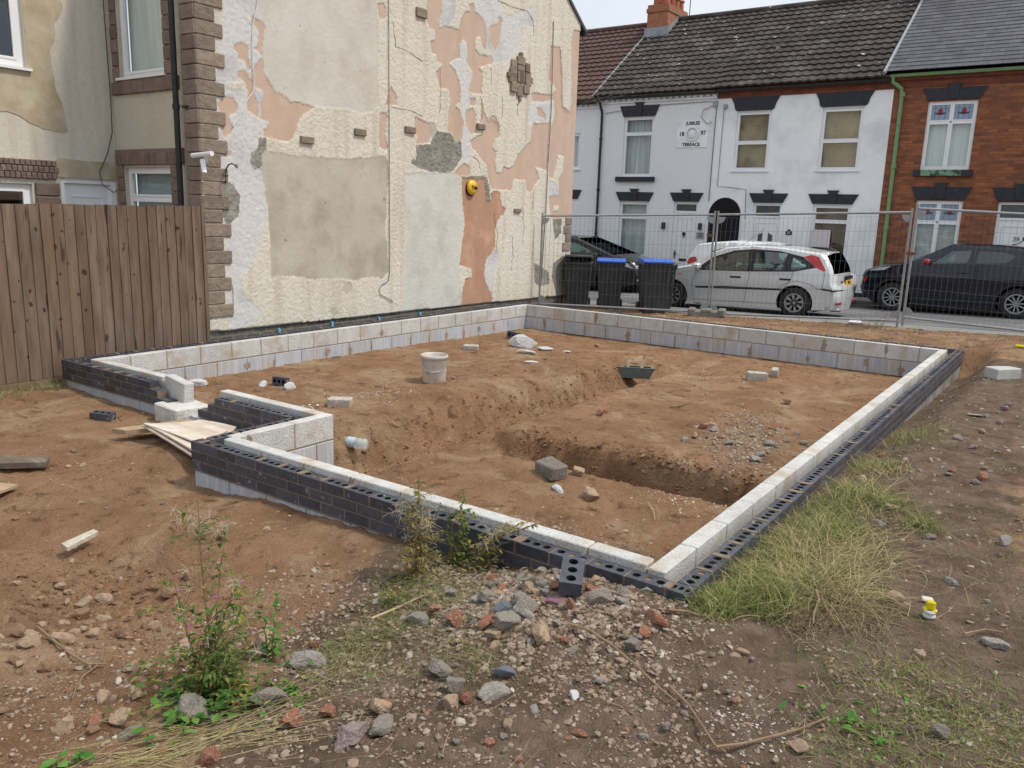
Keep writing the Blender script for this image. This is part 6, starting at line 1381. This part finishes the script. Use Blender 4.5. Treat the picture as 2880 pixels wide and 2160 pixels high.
def lblock(label, P, rz, size, m=BL, rx=0, jit=.004):
    b = MB(); a, c, h = size; b.rbox(-a/2, a/2, -c/2, c/2, 0, h, .01, jit=jit); o = b.build('loose_block', m, fix=False); o.location = P; o.rotation_euler = (R(rx), 0, R(rz)); return tag(o, label, 'concrete block')
lblock('pale aggregate block lying flat on the bank beyond the far right wall corner', gp(2818, 1062)+Vector((0, 0, -.01)), 48, (.36, .215, .14), m=mat('weathered_block', (.44, .45, .44), (.36, .365, .36), .95, 9, bump=.6, bscale=50))
lblock('half aggregate block on the soil below the left inner wall', gp(957, 1142)+Vector((0, 0, -.02)), 35, (.25, .16, .11), m=BL2)
lblock('small pale block end on the soil left of the white wedge', gp(1324, 984)+Vector((0, 0, -.01)), 30, (.24, .12, .09), m=BL2)
lblock('speckled grey half block in the far right of the plot', gp(2128, 1070)+Vector((0, 0, -.01)), 28, (.29, .13, .13), m=BL2)
lblock('grey block end just right of the speckled half block', gp(2150, 1062)+Vector((0.1, 0.15, 0)), 10, (.10, .10, .14), rx=20, m=BL2)
bq = lblock('large dark weathered half block lying on the bare soil inside the walls', gp(1540, 1340)+Vector((0, .06, -.015)), -22, (.27, .18, .13), m=mat('weathered_dark_block', (.215, .195, .17), (.135, .12, .10), .95, 6, bump=.9, bscale=28, bdist=.03), jit=.016)
# hollow dense block lying in the old trench
hb = mat('dark_green_block', (.075, .09, .085), (.055, .065, .062), .6, 8, bump=.2); hbt = mat('dusty_block_top', (.22, .20, .17), (.16, .145, .125), .9, 12)
P = gp(1755, 1068); b = MB()
b.add([(-.40, -.12, 0), (.36, -.12, 0), (.46, -.12, .26), (-.42, -.12, .26), (-.40, .14, 0), (.36, .14, 0), (.46, .14, .26), (-.42, .14, .26)], [(0, 1, 2, 3), (5, 4, 7, 6), (1, 5, 6, 2), (4, 0, 3, 7), (0, 4, 5, 1)], 0)
xs_ = [-.42, -.36, -.10, -.04, .18, .24, .40, .46]
for i in range(7):
    if i % 2 == 0: b.box(xs_[i], xs_[i+1], -.12, .14, .255, .262, 1)
    else: b.box(xs_[i], xs_[i+1], -.12, -.08, .255, .262, 1); b.box(xs_[i], xs_[i+1], .10, .14, .255, .262, 1)
o = b.build('hollow_block', [hb, hbt], fix=True); o.location = P+Vector((.05, .12, .03)); o.rotation_euler = (R(-3), R(1), R(32)); o.scale = (.75, .95, .62); tag(o, 'dark hollow block lying across the shallow trench in mid plot', 'hollow block')
# ---- bucket
P = gp(1221, 1070); bk = empty('plastic_bucket', P+Vector((0, 0, -.02)), 'mortar splashed pale plastic builders bucket with a drooping wire handle', 'bucket'); 
bum = mat('dirty_white_plastic', (.60, .57, .52), (.50, .47, .42), .7, 6, bump=.25, bscale=30, c3=(.42, .33, .25), s3=9)
b = MB(); b.lathe([(.001, .005), (.165, .0), (.172, .02), (.197, .375), (.200, .378), (.200, .37), (.207, .37), (.209, .425), (.203, .43), (.196, .42), (.185, .2), (.16, .03), (.001, .03)], 36); b.smooth = False; b.build('bucket_body', bum, bk, world=False, smooth=True)
b = MB(); b.lathe([(.001, .22), (.188, .22)], 24); b.build('mortar_fill', mat('dried_mortar', (.36, .335, .30), (.26, .24, .21), .95, 10, bump=.8), bk, world=False)
bk.scale = (.84, .84, .84)
vdir = Vector((CP[0]-P.x, CP[1]-P.y, 0)).normalized(); sdir = Vector((-vdir.y, vdir.x, 0))
b = MB(); pts = []
for t_ in np.linspace(0, 1, 15):
    a = math.pi*t_; s_ = -math.cos(a)*.212; d = math.sin(a); pts.append(sdir*s_+vdir*(.06+.19*d)+Vector((0, 0, .36-.17*d)))
b.tube(pts, .004, 5); b.tube(pts[6:10], .012, 6); b.build('handle', galv, bk, world=False)
# ---- water bottle
P = gp(990, 1262); bt = empty('plastic_bottle', P+Vector((0, 0, .055)), 'clear ribbed plastic bottle with green cap lying inside the step of the wall', 'bottle', rz=R(8))
pet = mat('clear_plastic', (.62, .72, .76), (.74, .82, .85), .2, 20, spec=.7)
pet.node_tree.nodes['Principled BSDF'].inputs['Alpha'].default_value = .38
prof = [(.001, -.15), (.045, -.15), (.052, -.14)]+[(.050+.004*math.sin(i*1.9), -.13+i*.012) for i in range(17)]+[(.048, .09), (.03, .12), (.015, .135), (.015, .15)]
b = MB(); b.lathe(prof, 18, 'x'); b.build('bottle_body', pet, bt, world=False, smooth=True)
b = MB(); b.lathe([(.051, -.04), (.0525, -.04), (.0525, .03), (.051, .03)], 18, 'x'); b.build('label_band', mat('white_bottle_label', (.50, .58, .64), (.34, .42, .50), .4, 18), bt, world=False)
b = MB(); b.lathe([(.001, .175), (.02, .175), (.02, .145), (.001, .145)], 14, 'x'); b.build('cap', mat('green_cap', (.03, .30, .09), (.03, .26, .08), .4), bt, world=False)
bt.scale = (1.05,)*3; bt.rotation_euler = (0, R(-2), R(200))
# ---- marker post with yellow and white top
P = gp(2612, 1738); mk = empty('yellow_marker', P, 'small yellow and white wrapped marker sticking up from the soil at right', 'marker')
b = MB(); b.lathe([(.035, 0), (.042, .015), (.034, .03), (.04, .045), (.03, .06)], 14); b.build('white_wrap', mat('white_tape', (.58, .58, .56), (.42, .42, .41), .6, 20, bump=.5), mk, world=False)
b = MB(); b.rbox(-.03, .03, -.02, .02, .05, .12, .012, jit=.004); b.rbox(-.045, -.01, -.02, .02, .045, .07, .01, jit=.004); b.rbox(.01, .04, -.02, .02, .04, .065, .01, jit=.004); b.build('yellow_wrap', mat('yellow_tape', (.68, .56, .01), (.60, .48, .01), .4, 20, bump=.3), mk, world=False)
mk.scale = (.72, .72, .72)
b = MB(); b.rbox(-.028, .028, -.02, .02, 0, .012, .005); o = b.build('pebble', mat('pale_pebble', (.5, .48, .42), (.42, .40, .35), .8), None); o.location = gp(2608, 1690); o.rotation_euler = (.2, .1, .4); o.name = 'pale_pebble'; tag(o, 'flat pale pebble just behind the yellow and white marker', 'stone')
o = MB().rbox(-.08, .08, -.03, .03, 0, .04, .01).build('yellow_litter', _M['yellow_tape']); o.location = gp(2872, 978); tag(o, 'scrap of yellow litter on the far verge at the right edge', 'litter')
o = MB().rbox(-.13, .13, -.06, .06, 0, .07, .03, jit=.01).build('white_litter', UP); o.location = gp(2405, 912); tag(o, 'white crumpled litter on the verge by the mesh fence', 'litter')
# ---- boards
ply = mat('weathered_plywood', (.58, .51, .43), (.50, .43, .35), .85, 3, bump=.2, c3=(.64, .60, .55), s3=4, streak=((.42, .34, .27), (3, 12, 3)))
plank = mat('rough_plank', (.40, .29, .19), (.30, .21, .135), .9, 3, bump=.4, bscale=30, stretch=(1, 6, 6)); dplank = mat('dark_wet_plank', (.14, .115, .085), (.09, .07, .05), .85, 4, bump=.4, stretch=(1, 6, 6), c3=(.22, .19, .15), s3=2)
def board(label, pts, th, m, bow=0, name='board', n=8):
    """sheet from 4 corner points, bowed, with thickness"""
    A, B_, C_, D_ = [Vector(p) for p in pts]; b = MB(); vs = []
    for i in range(n+1):
        for j in range(n+1):
            s, t = i/n, j/n; q = A.lerp(B_, s).lerp(D_.lerp(C_, s), t); q = q+Vector((0, 0, bow*(4*s*(1-s)-1)*.5+bow*.6*(t-.5)**2)); vs.append(q)
    k = (n+1)**2; vs2 = [v-Vector((0, 0, th)) for v in vs]; fs = []
    for i in range(n):
        for j in range(n):
            a = i*(n+1)+j; fs += [(a, a+1, a+n+2, a+n+1), (k+a, k+a+n+1, k+a+n+2, k+a+1)]
    for i in range(n):
        fs += [(i, i+1, k+i+1, k+i), (k+n*(n+1)+i, k+n*(n+1)+i+1, n*(n+1)+i+1, n*(n+1)+i), ((i+1)*(n+1), i*(n+1), k+i*(n+1), k+(i+1)*(n+1)), (i*(n+1)+n, (i+1)*(n+1)+n, k+(i+1)*(n+1)+n, k+i*(n+1)+n)]
    b.add(vs+vs2, fs); return tag(b.build(name, m), label, 'board')
def pz(u, v, z): q = at(u, v, 2, z); return (q[0], q[1], z)
board('bottom dirty sheet of the plywood stack lying in the step of the wall', [pz(398, 1200, -.20), pz(640, 1170, -.30), pz(700, 1200, -.28), pz(560, 1300, -.22)], .016, ply, bow=-.05, name='plywood_sheet')
board('middle sheet of the plywood stack lying in the step of the wall', [pz(404, 1194, -.185), pz(560, 1185, -.23), pz(665, 1205, -.21), pz(560, 1282, -.185)], .014, ply, bow=-.05, name='plywood_sheet')
board('top pale sheet of the plywood stack lying in the step of the wall', [pz(404, 1193, -.165), pz(552, 1184, -.17), pz(640, 1212, -.165), pz(560, 1246, -.16)], .014, ply, bow=-.02, name='plywood_sheet')
board('narrow offcut strip resting along the near edge of the top plywood sheet', [pz(442, 1202, -.155), pz(450, 1199, -.155), pz(545, 1232, -.15), pz(538, 1237, -.15)], .012, ply, name='wood_strip', n=2)
board('rough sawn plank end sticking out beyond the plywood stack', [pz(316, 1205, -.24), pz(352, 1211, -.235), pz(560, 1190, -.21), pz(535, 1178, -.22)], .04, plank, name='plank', n=3)
board('dark wet plank end entering at the left edge on the soil', [pz(-160, 1275, -.27), pz(-160, 1308, -.27), pz(128, 1300, -.27), pz(140, 1286, -.27)], .045, dplank, name='plank', n=3)
board('light board corner entering at the left edge below the dark plank', [pz(-140, 1345, -.31), pz(-140, 1420, -.31), pz(-10, 1386, -.31), pz(52, 1362, -.31)], .02, plank, name='board_offcut', n=3)
board('mortar crusted batten lying on the soil at left', [pz(172, 1528, -.30), pz(190, 1540, -.30), pz(276, 1494, -.28), pz(262, 1488, -.28)], .025, mat('crusted_batten', (.52, .49, .42), (.36, .30, .22), .95, 16, bump=.8), name='batten', n=3)
# ---- sticks and dead stems
stick = mat('dead_stem', (.26, .18, .11), (.18, .12, .075), .9, 10, bump=.3); straw = mat('straw', (.46, .37, .22), (.36, .28, .16), .85, 6)
def stem(label, L, r=.006, m=stick, lift=.02, name='dead_stem', arch=0):
    P = [gp(u, v)+Vector((0, 0, lift)) for u, v in L]; n = len(P)
    for i, q in enumerate(P): q.z += arch*math.sin(math.pi*i/(n-1))
    b = MB(); b.tube(P, [r*(1-.45*i/(n-1)) for i in range(n)], 6); return tag(b.build(name, m), label, 'stick')
stem('long dead stem running down to the right from the rubble heap', [(1600, 1770), (1660, 1800), (1720, 1850), (1790, 1910), (1850, 1960), (1900, 1990)], .0065, arch=.03)
stem('dead stem slanting to the snapped joint at bottom centre right', [(1885, 1955), (1935, 2000), (1975, 2060), (2010, 2110), (2040, 2130)], .006)
stem('frayed dead stem lying level from the snapped joint to the right', [(2012, 2115), (2090, 2105), (2180, 2085), (2250, 2065), (2330, 2030)], .0065)
stem('thin curled dead stem beside the slanting one', [(1935, 1950), (1958, 1955), (1955, 1985), (1942, 1998)], .003)
stem('bent twig on the loose soil at lower left', [(105, 1775), (160, 1820), (210, 1860), (250, 1880), (300, 1880)], .007)
stem('thin twig hooking down from the bent one', [(275, 1885), (235, 1915), (215, 1950), (205, 1978)], .004)
stem('long pale stalk lying left of the willowherb by the wall', [(1045, 1750), (1120, 1720), (1180, 1690), (1215, 1675)], .006, straw)
stem('crooked twig in front of the grass mound', [(2290, 1690), (2300, 1720), (2285, 1760), (2283, 1790)], .006, lift=.06)
stem('dead wood piece by the wall corner grass', [(1880, 1730), (1930, 1732), (1965, 1742)], .009)
stem('stick on the brown soil at far right', [(2710, 1795), (2770, 1782), (2820, 1790)], .006)
stem('thin bent stalk lying inside the front right corner', [(1800, 1425), (1822, 1420), (1838, 1445), (1842, 1470)], .004, straw)
stem('small stick with a thick end on the far right of the plot', [(1885, 1148), (1910, 1146), (1942, 1134)], .012)

# ================================================================== VEGETATION
def bladefield(name, xy, L, wd, lean, col, label, heading=None, hspread=.28, kind='grass', droop=.5, zoff=0.0):
    """L length, lean 0..1 how flat; numpy batch of curved tapering blades"""
    n = len(xy); th = rng.uniform(0, 2*np.pi, n) if heading is None else heading+rng.normal(0, hspread, n)
    d = np.stack([np.cos(th), np.sin(th)], 1); sd = np.stack([-d[:, 1], d[:, 0]], 1); k = 5; ts = np.linspace(0, 1, k)
    base = np.stack([xy[:, 0], xy[:, 1], hterr(xy[:, 0], xy[:, 1])-.005+zoff], 1); V = np.zeros((n, k*2, 3)); ang0 = (1-lean)*1.45+.05
    x = np.zeros(n); z = np.zeros(n)
    curl = rng.normal(0, .35, n)
    for i, t in enumerate(ts):
        if i:
            a = ang0-droop*t*1.6*rng.uniform(.6, 1.3, n); st = L/(k-1); x = x+np.cos(a)*st; z = z+np.sin(a)*st
        z = np.maximum(z, .004+.012*t)
        c = base.copy(); c[:, 0] += d[:, 0]*x+sd[:, 0]*curl*x*t; c[:, 1] += d[:, 1]*x+sd[:, 1]*curl*x*t; c[:, 2] += z
        w_ = wd*(1-t**1.5)+.0003
        V[:, i*2] = c; V[:, i*2, :2] += sd*w_[:, None]; V[:, i*2+1] = c; V[:, i*2+1, :2] -= sd*w_[:, None]
    F0 = np.array([[2*i, 2*i+1, 2*i+3, 2*i+2] for i in range(k-1)]); F = (F0[None]+(np.arange(n)*k*2)[:, None, None]).reshape(-1, 4)
    return tag(npmesh(name, V.reshape(-1, 3), F, col, smooth=True), label, 'grass', kind='stuff')
ggreen = islandramp('green_grass', [(0, (.075, .115, .025)), (.35, (.13, .175, .045)), (.6, (.20, .22, .07)), (.8, (.28, .26, .11)), (1, (.40, .34, .18))], bump=0, trans=.25)
gstraw = islandramp('dry_grass', [(0, (.22, .18, .09)), (.4, (.34, .28, .14)), (.75, (.42, .36, .19)), (1, (.24, .25, .08))], bump=0, trans=.2)
gdark = islandramp('dull_ground_grass', [(0, (.10, .12, .04)), (.5, (.16, .17, .065)), (.8, (.25, .21, .11)), (1, (.30, .24, .14))], bump=0, trans=.15)
def clumps(cs, n, spread): 
    out = []
    for (x, y, w_, s_) in cs: out.append(rng.normal(size=(int(n*w_), 2))*np.array([s_, s_*1.25])*spread+np.array([x, y]))
    return np.concatenate(out)
def PX(l): return [(gp(u, v).x, gp(u, v).y, w_, s_) for u, v, w_, s_ in l]
edge_c = PX([(2050, 1690, 1, .07), (2110, 1640, 1, .09), (2170, 1590, 1.2, .10), (2230, 1540, 1.2, .12), (2290, 1490, 1.3, .14), (2350, 1440, 1.2, .15), (2400, 1390, .8, .12), (2450, 1320, .7, .12), (2300, 1640, .8, .10), (2200, 1680, 1.2, .09), (2360, 1500, .8, .10), (2500, 1425, .6, .07), (2560, 1240, .5, .15), (2600, 1215, .3, .15), (2590, 1480, .5, .06), (2010, 1720, .6, .05), (2160, 1710, .8, .07)])
xy = clumps(edge_c, 470, 1.0); xy = xy[xy[:, 0] > .03]
bladefield('grass', xy, rng.uniform(.04, .18, len(xy)), rng.uniform(.0010, .0032, len(xy)), rng.uniform(.1, .7, len(xy)), ggreen, 'green grass growing along the outside of the right hand wall', droop=.5)
xy = clumps(PX([(2260, 1560, 1.4, .12), (2330, 1600, 1.4, .14), (2290, 1650, 1.4, .12), (2380, 1540, 1, .16), (2420, 1400, .8, .11), (2200, 1650, .8, .1), (2350, 1670, 1, .10), (2480, 1330, .5, .10)]), 270, 1.0); xy = xy[xy[:, 0] > .03]
bladefield('dry_grass', xy, rng.uniform(.15, .42, len(xy)), rng.uniform(.0009, .0018, len(xy)), rng.uniform(.45, .97, len(xy)), gstraw, 'long straw coloured grass blades flopped over the mound right of the wall', droop=.45)
xy = clumps(PX([(2330, 1700, 1.6, .10), (2400, 1740, 1, .10), (2260, 1740, .9, .08), (2380, 1620, 1.2, .12), (2300, 1560, .8, .12), (2450, 1480, .7, .14)]), 800, 1.0)
bladefield('dead_thatch', xy, rng.uniform(.04, .12, len(xy)), rng.uniform(.0008, .0018, len(xy)), rng.uniform(.2, .9, len(xy)), islandramp('dead_thatch', [(0, (.10, .07, .045)), (.6, (.19, .135, .085)), (1, (.27, .21, .13))], bump=0), 'brown dead thatch under the flopped grass mound')
n = 15000; xy = np.stack([rng.uniform(-1.3, 1.9, n), rng.uniform(-2.1, 4, n)], 1); dn = sst(.02, .30, fbm(xy[:, 0]*1.9, xy[:, 1]*1.9, 61)+.22*sst(.3, 1.2, xy[:, 0]))*.8; dn *= (xy[:, 0] > .05) | (xy[:, 1] < -.15)
dn *= sst(-1.5, .6, xy[:, 0]+.3*xy[:, 1]*0); xy = xy[rng.uniform(0, 1, n) < dn]
bladefield('ground_grass', xy, rng.uniform(.02, .09, len(xy)), rng.uniform(.0007, .0016, len(xy)), rng.uniform(.3, .98, len(xy)), gdark, 'sparse dull trodden grass over the foreground and right hand bank', droop=.4)
xy = clumps(PX([(2500, 2020, 1, .16), (2620, 1980, 1, .16), (2740, 2080, 1.3, .16), (2450, 2120, 1, .12), (2800, 1980, .7, .15), (2350, 1880, .3, .10), (2560, 1890, .3, .10)]), 330, 1)
bladefield('green_grass_patch', xy, rng.uniform(.03, .10, len(xy)), rng.uniform(.0008, .002, len(xy)), rng.uniform(.3, .95, len(xy)), islandramp('mid_green_grass', [(0, (.09, .13, .03)), (.5, (.14, .18, .05)), (.85, (.22, .22, .09)), (1, (.33, .27, .15))], bump=0, trans=.2), 'low green grass spreading over the bottom right corner')
xy = clumps(PX([(980, 1830, 1.2, .10), (1060, 1790, 1.2, .10), (1140, 1740, 1.2, .10), (1000, 1900, .7, .09), (1240, 1690, 1.2, .10), (1300, 1680, .8, .09), (900, 1880, .6, .08), (1250, 1840, .9, .10), (1350, 1840, .6, .08), (1120, 1670, .8, .09), (1180, 1660, 1, .08)]), 330, 1)
bladefield('matted_grass', xy, rng.uniform(.03, .13, len(xy)), rng.uniform(.0007, .0015, len(xy)), rng.uniform(.5, .98, len(xy)), gdark, 'matted grass trailing along the edge of the foreground rubble')
xy = clumps(PX([(640, 2110, 1, .12), (560, 2130, 1, .12), (700, 2090, .8, .14), (480, 2120, .6, .1)]), 34, 1)
xy[:, 0] -= .2; xy[:, 1] -= .12
bladefield('dry_stalks', xy, rng.uniform(.3, .75, len(xy)), rng.uniform(.0009, .0018, len(xy)), rng.uniform(.93, .995, len(xy)), gstraw, 'long dry stalks lying across the stones at the bottom left', heading=.95, droop=.12)
xy = np.stack([rng.uniform(-1.2, 1.8, 260), rng.uniform(-1.9, 2.5, 260)], 1); xy = xy[(xy[:, 0] > .1) | (xy[:, 1] < -.2)]
bladefield('loose_straw', xy, rng.uniform(.08, .28, len(xy)), rng.uniform(.0008, .0014, len(xy)), rng.uniform(.9, .99, len(xy)), gstraw, 'loose straws lying about the foreground', droop=.05)
xy = np.stack([rng.uniform(-7.6, 1.5, 2600), rng.uniform(11.0, 12.4, 2600)], 1); xy = xy[rng.uniform(0, 1, 2600) < sst(.0, .22, fbm(xy[:, 0]*1.2, xy[:, 1]*2, 67))]
bladefield('verge_grass', xy, rng.uniform(.05, .20, len(xy)), rng.uniform(.002, .004, len(xy)), rng.uniform(.1, .8, len(xy)), gdark, 'scrubby weeds and grass below the mesh fence')
xy = clumps([(-8.0, .55, .5, .12), (-7.95, .15, .6, .18), (-7.6, -.3, .4, .15), (-7.1, 2.35, .15, .06), (-7.9, .8, .5, .06)], 300, 1)
bladefield('fence_foot_grass', xy, rng.uniform(.04, .22, len(xy)), rng.uniform(.001, .0022, len(xy)), rng.uniform(.1, .8, len(xy)), ggreen, 'grass tufts at the foot of the timber fence')
# ---- leafy weeds, each a thing
def leaf(b, P, d, up, L, w_, mi=0, fold=.25, droop=.3):
    d = d.normalized(); s = d.cross(up).normalized(); n = s.cross(d).normalized(); V = []
    for t, ww in ((0, .08), (.3, .9), (.6, .8), (1, .02)):
        c = P+d*L*t-Vector((0, 0, 1))*droop*L*t*t; V += [c+s*w_*ww*.5+n*fold*w_*ww*.3, c, c-s*w_*ww*.5+n*fold*w_*ww*.3]
    b.add(V, [(i*3+j, i*3+j+1, i*3+j+4, i*3+j+3) for i in range(3) for j in range(2)], mi)
leafg = islandramp('weed_leaf', [(0, (.045, .10, .02)), (.4, (.08, .15, .03)), (.75, (.14, .20, .05)), (.9, (.22, .22, .07)), (1, (.42, .30, .06))], bump=0, trans=.3)
leafb = islandramp('fading_weed_leaf', [(0, (.10, .13, .035)), (.35, (.17, .18, .06)), (.6, (.25, .20, .10)), (.85, (.28, .17, .08)), (1, (.48, .36, .05))], bump=0, trans=.25)
leafn = islandramp('nettle_leaf', [(0, (.05, .14, .03)), (.6, (.09, .22, .04)), (1, (.15, .28, .06))], bump=0, trans=.3)
stemm = mat('weed_stem', (.20, .12, .06), (.14, .13, .05), .8, 10); fluff = islandramp('seed_fluff', [(0, (.50, .44, .36)), (1, (.68, .64, .56))], bump=0, trans=.3); purp = mat('purple_flower', (.42, .03, .38), (.32, .02, .30), .6)
def weed(label, u, v, stems, lm, leafL, leafW, fl=0, flow=0, name='weed', cat='weed', low=0, lowm=None, base_r=.06):
    P = gp(u, v); t = empty(name, P, label, cat); S = MB(); Lf = MB(); Fl = MB(); Fw = MB()
    for (dx, dy, h, n, spread) in stems:      # lean vector, height, leaf count, branch spread
        b0 = Vector((random.gauss(0, base_r), random.gauss(0, base_r), -.01)); pts = [b0+Vector((dx*t_*t_*h+random.gauss(0, .008), dy*t_*t_*h+random.gauss(0, .008), h*t_)) for t_ in np.linspace(0, 1, 9)]
        S.tube(pts, [.0045*(1-.6*i/8) for i in range(9)], 5)
        if spread > 0:      # side branches carrying leaves along their length
            nb = max(3, n//11)
            for k in range(nb):
                t_ = random.uniform(.15, .98); i = min(int(t_*8), 7); c0 = pts[i].lerp(pts[i+1], t_*8-i); a = random.uniform(0, 6.28); Lb = spread*random.uniform(.5, 1.9)*(1.15-.55*t_)
                br = [c0+Vector((math.cos(a), math.sin(a), .9-.5*s_))*Lb*s_ for s_ in (0, .35, .7, 1)]; S.tube(br, [.002, .0016, .0012, .0008], 4)
                for q_ in range(8):
                    s_ = random.uniform(.15, 1)*3; j = min(int(s_), 2); c = br[j].lerp(br[j+1], s_-j); a2 = a+random.choice((-1, 1))*random.uniform(.3, 1.2)
                    leaf(Lf, c, Vector((math.cos(a2), math.sin(a2), random.uniform(-.3, .7))), Vector((0, 0, 1)), leafL*random.uniform(.35, 1.1), leafW*random.uniform(.6, 1.2), droop=random.uniform(0, .7))
        for k in range(n if spread == 0 else n//4):
            t_ = random.uniform(.08, 1); i = min(int(t_*8), 7); c = pts[i].lerp(pts[i+1], t_*8-i); a = random.uniform(0, 6.28)
            leaf(Lf, c, Vector((math.cos(a), math.sin(a), random.uniform(-.1, .7))), Vector((0, 0, 1)), leafL*random.uniform(.5, 1.2), leafW*random.uniform(.6, 1.2), droop=random.uniform(0, .6))
        for k in range(fl):
            t_ = random.uniform(.6, 1.05); i = min(int(min(t_, .99)*8), 7); c = pts[i]; a = random.uniform(0, 6.28); q = c+Vector((math.cos(a), math.sin(a), random.uniform(.2, 1)))*spread*random.uniform(.4, 1.2)
            Fl = MB()
            for m_ in range(7): e = q+Vector((random.gauss(0, 1), random.gauss(0, 1), random.gauss(0, 1)))*.028; Fl.tube([q, q.lerp(e, .5)+Vector((0, 0, .006)), e], .0006, 3, cap=False)
            Fl.build('seed_head', fluff, t, world=False, fix=False)
        for k in range(flow):
            a = random.uniform(0, 6.28); c = pts[random.randint(3, 8)]+Vector((math.cos(a), math.sin(a), .5))*spread*.7
            Fw = MB()
            for m_ in range(5): leaf(Fw, c, Vector((math.cos(m_*1.26), math.sin(m_*1.26), .6)), Vector((0, 0, 1)), .009, .006)
            Fw.build('flower', purp, t, world=False, fix=False)
    for k in range(low):
        a = random.uniform(0, 6.28); r = abs(random.gauss(0, 1))*.16; c = Vector((r*math.cos(a), r*math.sin(a)*.8, 0)); c.z = float(hterr(P.x+c.x, P.y+c.y))-P.z+abs(random.gauss(0, .035))
        b_ = random.uniform(0, 6.28); leaf(Lf, c, Vector((math.cos(b_), math.sin(b_), random.uniform(0, .7))), Vector((0, 0, 1)), leafL*random.uniform(.5, 1.3), leafW*random.uniform(.6, 1.3))
    S.build('stem', stemm, t, world=False); Lf.build('leaves', lm, t, world=False, fix=False, smooth=False)
    return t
weed('big straggly willowherb with tiny purple flowers and white seed fluff in the left foreground', 600, 1965,
     [(-.22, .12, .80, 110, .13), (.0, .10, .62, 80, .12), (.30, 0, .46, 90, .12), (-.50, .1, .46, 80, .12), (.12, .1, .50, 80, .12), (-.05, -.02, .34, 110, .11), (.55, .05, .34, 90, .11), (-.8, 0, .34, 90, .11), (0, 0, .24, 110, .11), (.3, -.05, .24, 110, .11)], leafg, .046, .014, fl=2, flow=1, name='willowherb', low=800, base_r=.05)
weed('tall thin nettle with toothed leaves right of the big willowherb', 765, 1850, [(.12, .02, .34, 26, 0), (-.25, 0, .26, 18, 0), (.02, .02, .14, 14, 0)], leafn, .042, .020, name='nettle', low=40, base_r=.02)
weed('low nettle clump with broad bright leaves at the foot of the willowherb', 520, 2010, [(-.3, 0, .07, 12, .02), (.4, .1, .06, 12, .02), (0, .3, .05, 10, .02), (-.6, -.2, .06, 12, .02)], leafn, .05, .030, name='nettle', low=70, base_r=.06)
weed('small nettle seedling on the rubble right of the willowherb', 830, 1945, [(.2, .1, .05, 14, .01)], leafn, .04, .022, name='nettle', low=12, base_r=.02)
weed('single bright broad leaved seedling at the bottom left edge', 195, 2155, [(-.3, 0, .06, 5, .0), (.3, .1, .06, 5, 0)], leafn, .07, .04, name='seedling', base_r=.01)
weed('fading brownish willowherb, left plant of the clump against the front wall', 1160, 1625, [(-.05, .05, .56, 240, .085), (-.38, 0, .42, 220, .09), (.02, 0, .50, 200, .08), (-.15, 0, .38, 180, .08), (.15, 0, .34, 160, .08), (-.25, 0, .30, 150, .09)], leafb, .036, .011, fl=9, name='willowherb', low=320, base_r=.05)
weed('upright willowherb with yellow green tip leaves, middle plant against the front wall', 1290, 1590, [(.0, .02, .44, 110, .06), (.10, 0, .42, 100, .06), (-.1, 0, .36, 90, .06), (.2, 0, .30, 80, .06)], leafg, .038, .015, name='willowherb', low=120, base_r=.03)
weed('leaning willowherb with orange and yellow leaves, right plant against the front wall', 1345, 1600, [(.75, .1, .30, 150, .07), (.5, .0, .28, 130, .07), (.3, 0, .20, 110, .06), (.95, .1, .32, 110, .06)], leafb, .038, .013, fl=5, name='willowherb', low=160, base_r=.03)
weed('low leafy weed with fluff at the left of the willowherb top', 560, 1530, [(.1, .1, .14, 60, .06), (-.4, 0, .12, 50, .06), (.6, .1, .12, 50, .06)], leafg, .028, .008, fl=10, name='weed', low=90, base_r=.06)
weed('small green weed on the edge of the rubble beside the clump by the wall', 1100, 1695, [(.2, .1, .07, 40, .04), (-.3, 0, .06, 40, .04)], leafg, .028, .009, name='weed', low=110, base_r=.05)
weed('low weed at the foot of the wall corner', 1960, 1705, [(.2, .1, .06, 30, .03)], leafg, .024, .007, name='weed', low=60, base_r=.04)
weed('dandelion like rosette in the grass at bottom right', 2410, 2050, [(0, 0, .02, 8, 0)], leafn, .06, .018, name='weed', low=26, base_r=.02)
weed('dark leafy weed on the verge under the mesh fence', 2230, 893, [(.2, 0, .25, 60, .12), (-.3, 0, .2, 60, .12)], leafg, .07, .03, name='weed', low=90, base_r=.2)
weed('spindly dead weed on the verge near the fence joint', 2065, 885, [(.3, 0, .45, 14, .1), (-.4, 0, .4, 12, .1), (0, 0, .5, 12, .12)], leafb, .04, .012, name='weed', base_r=.08)
weed('spindly weed on the verge left of the right hand fence foot', 2440, 925, [(.3, 0, .3, 18, .1), (-.4, 0, .25, 16, .1), (.8, 0, .25, 14, .1)], leafb, .05, .02, name='weed', base_r=.15)
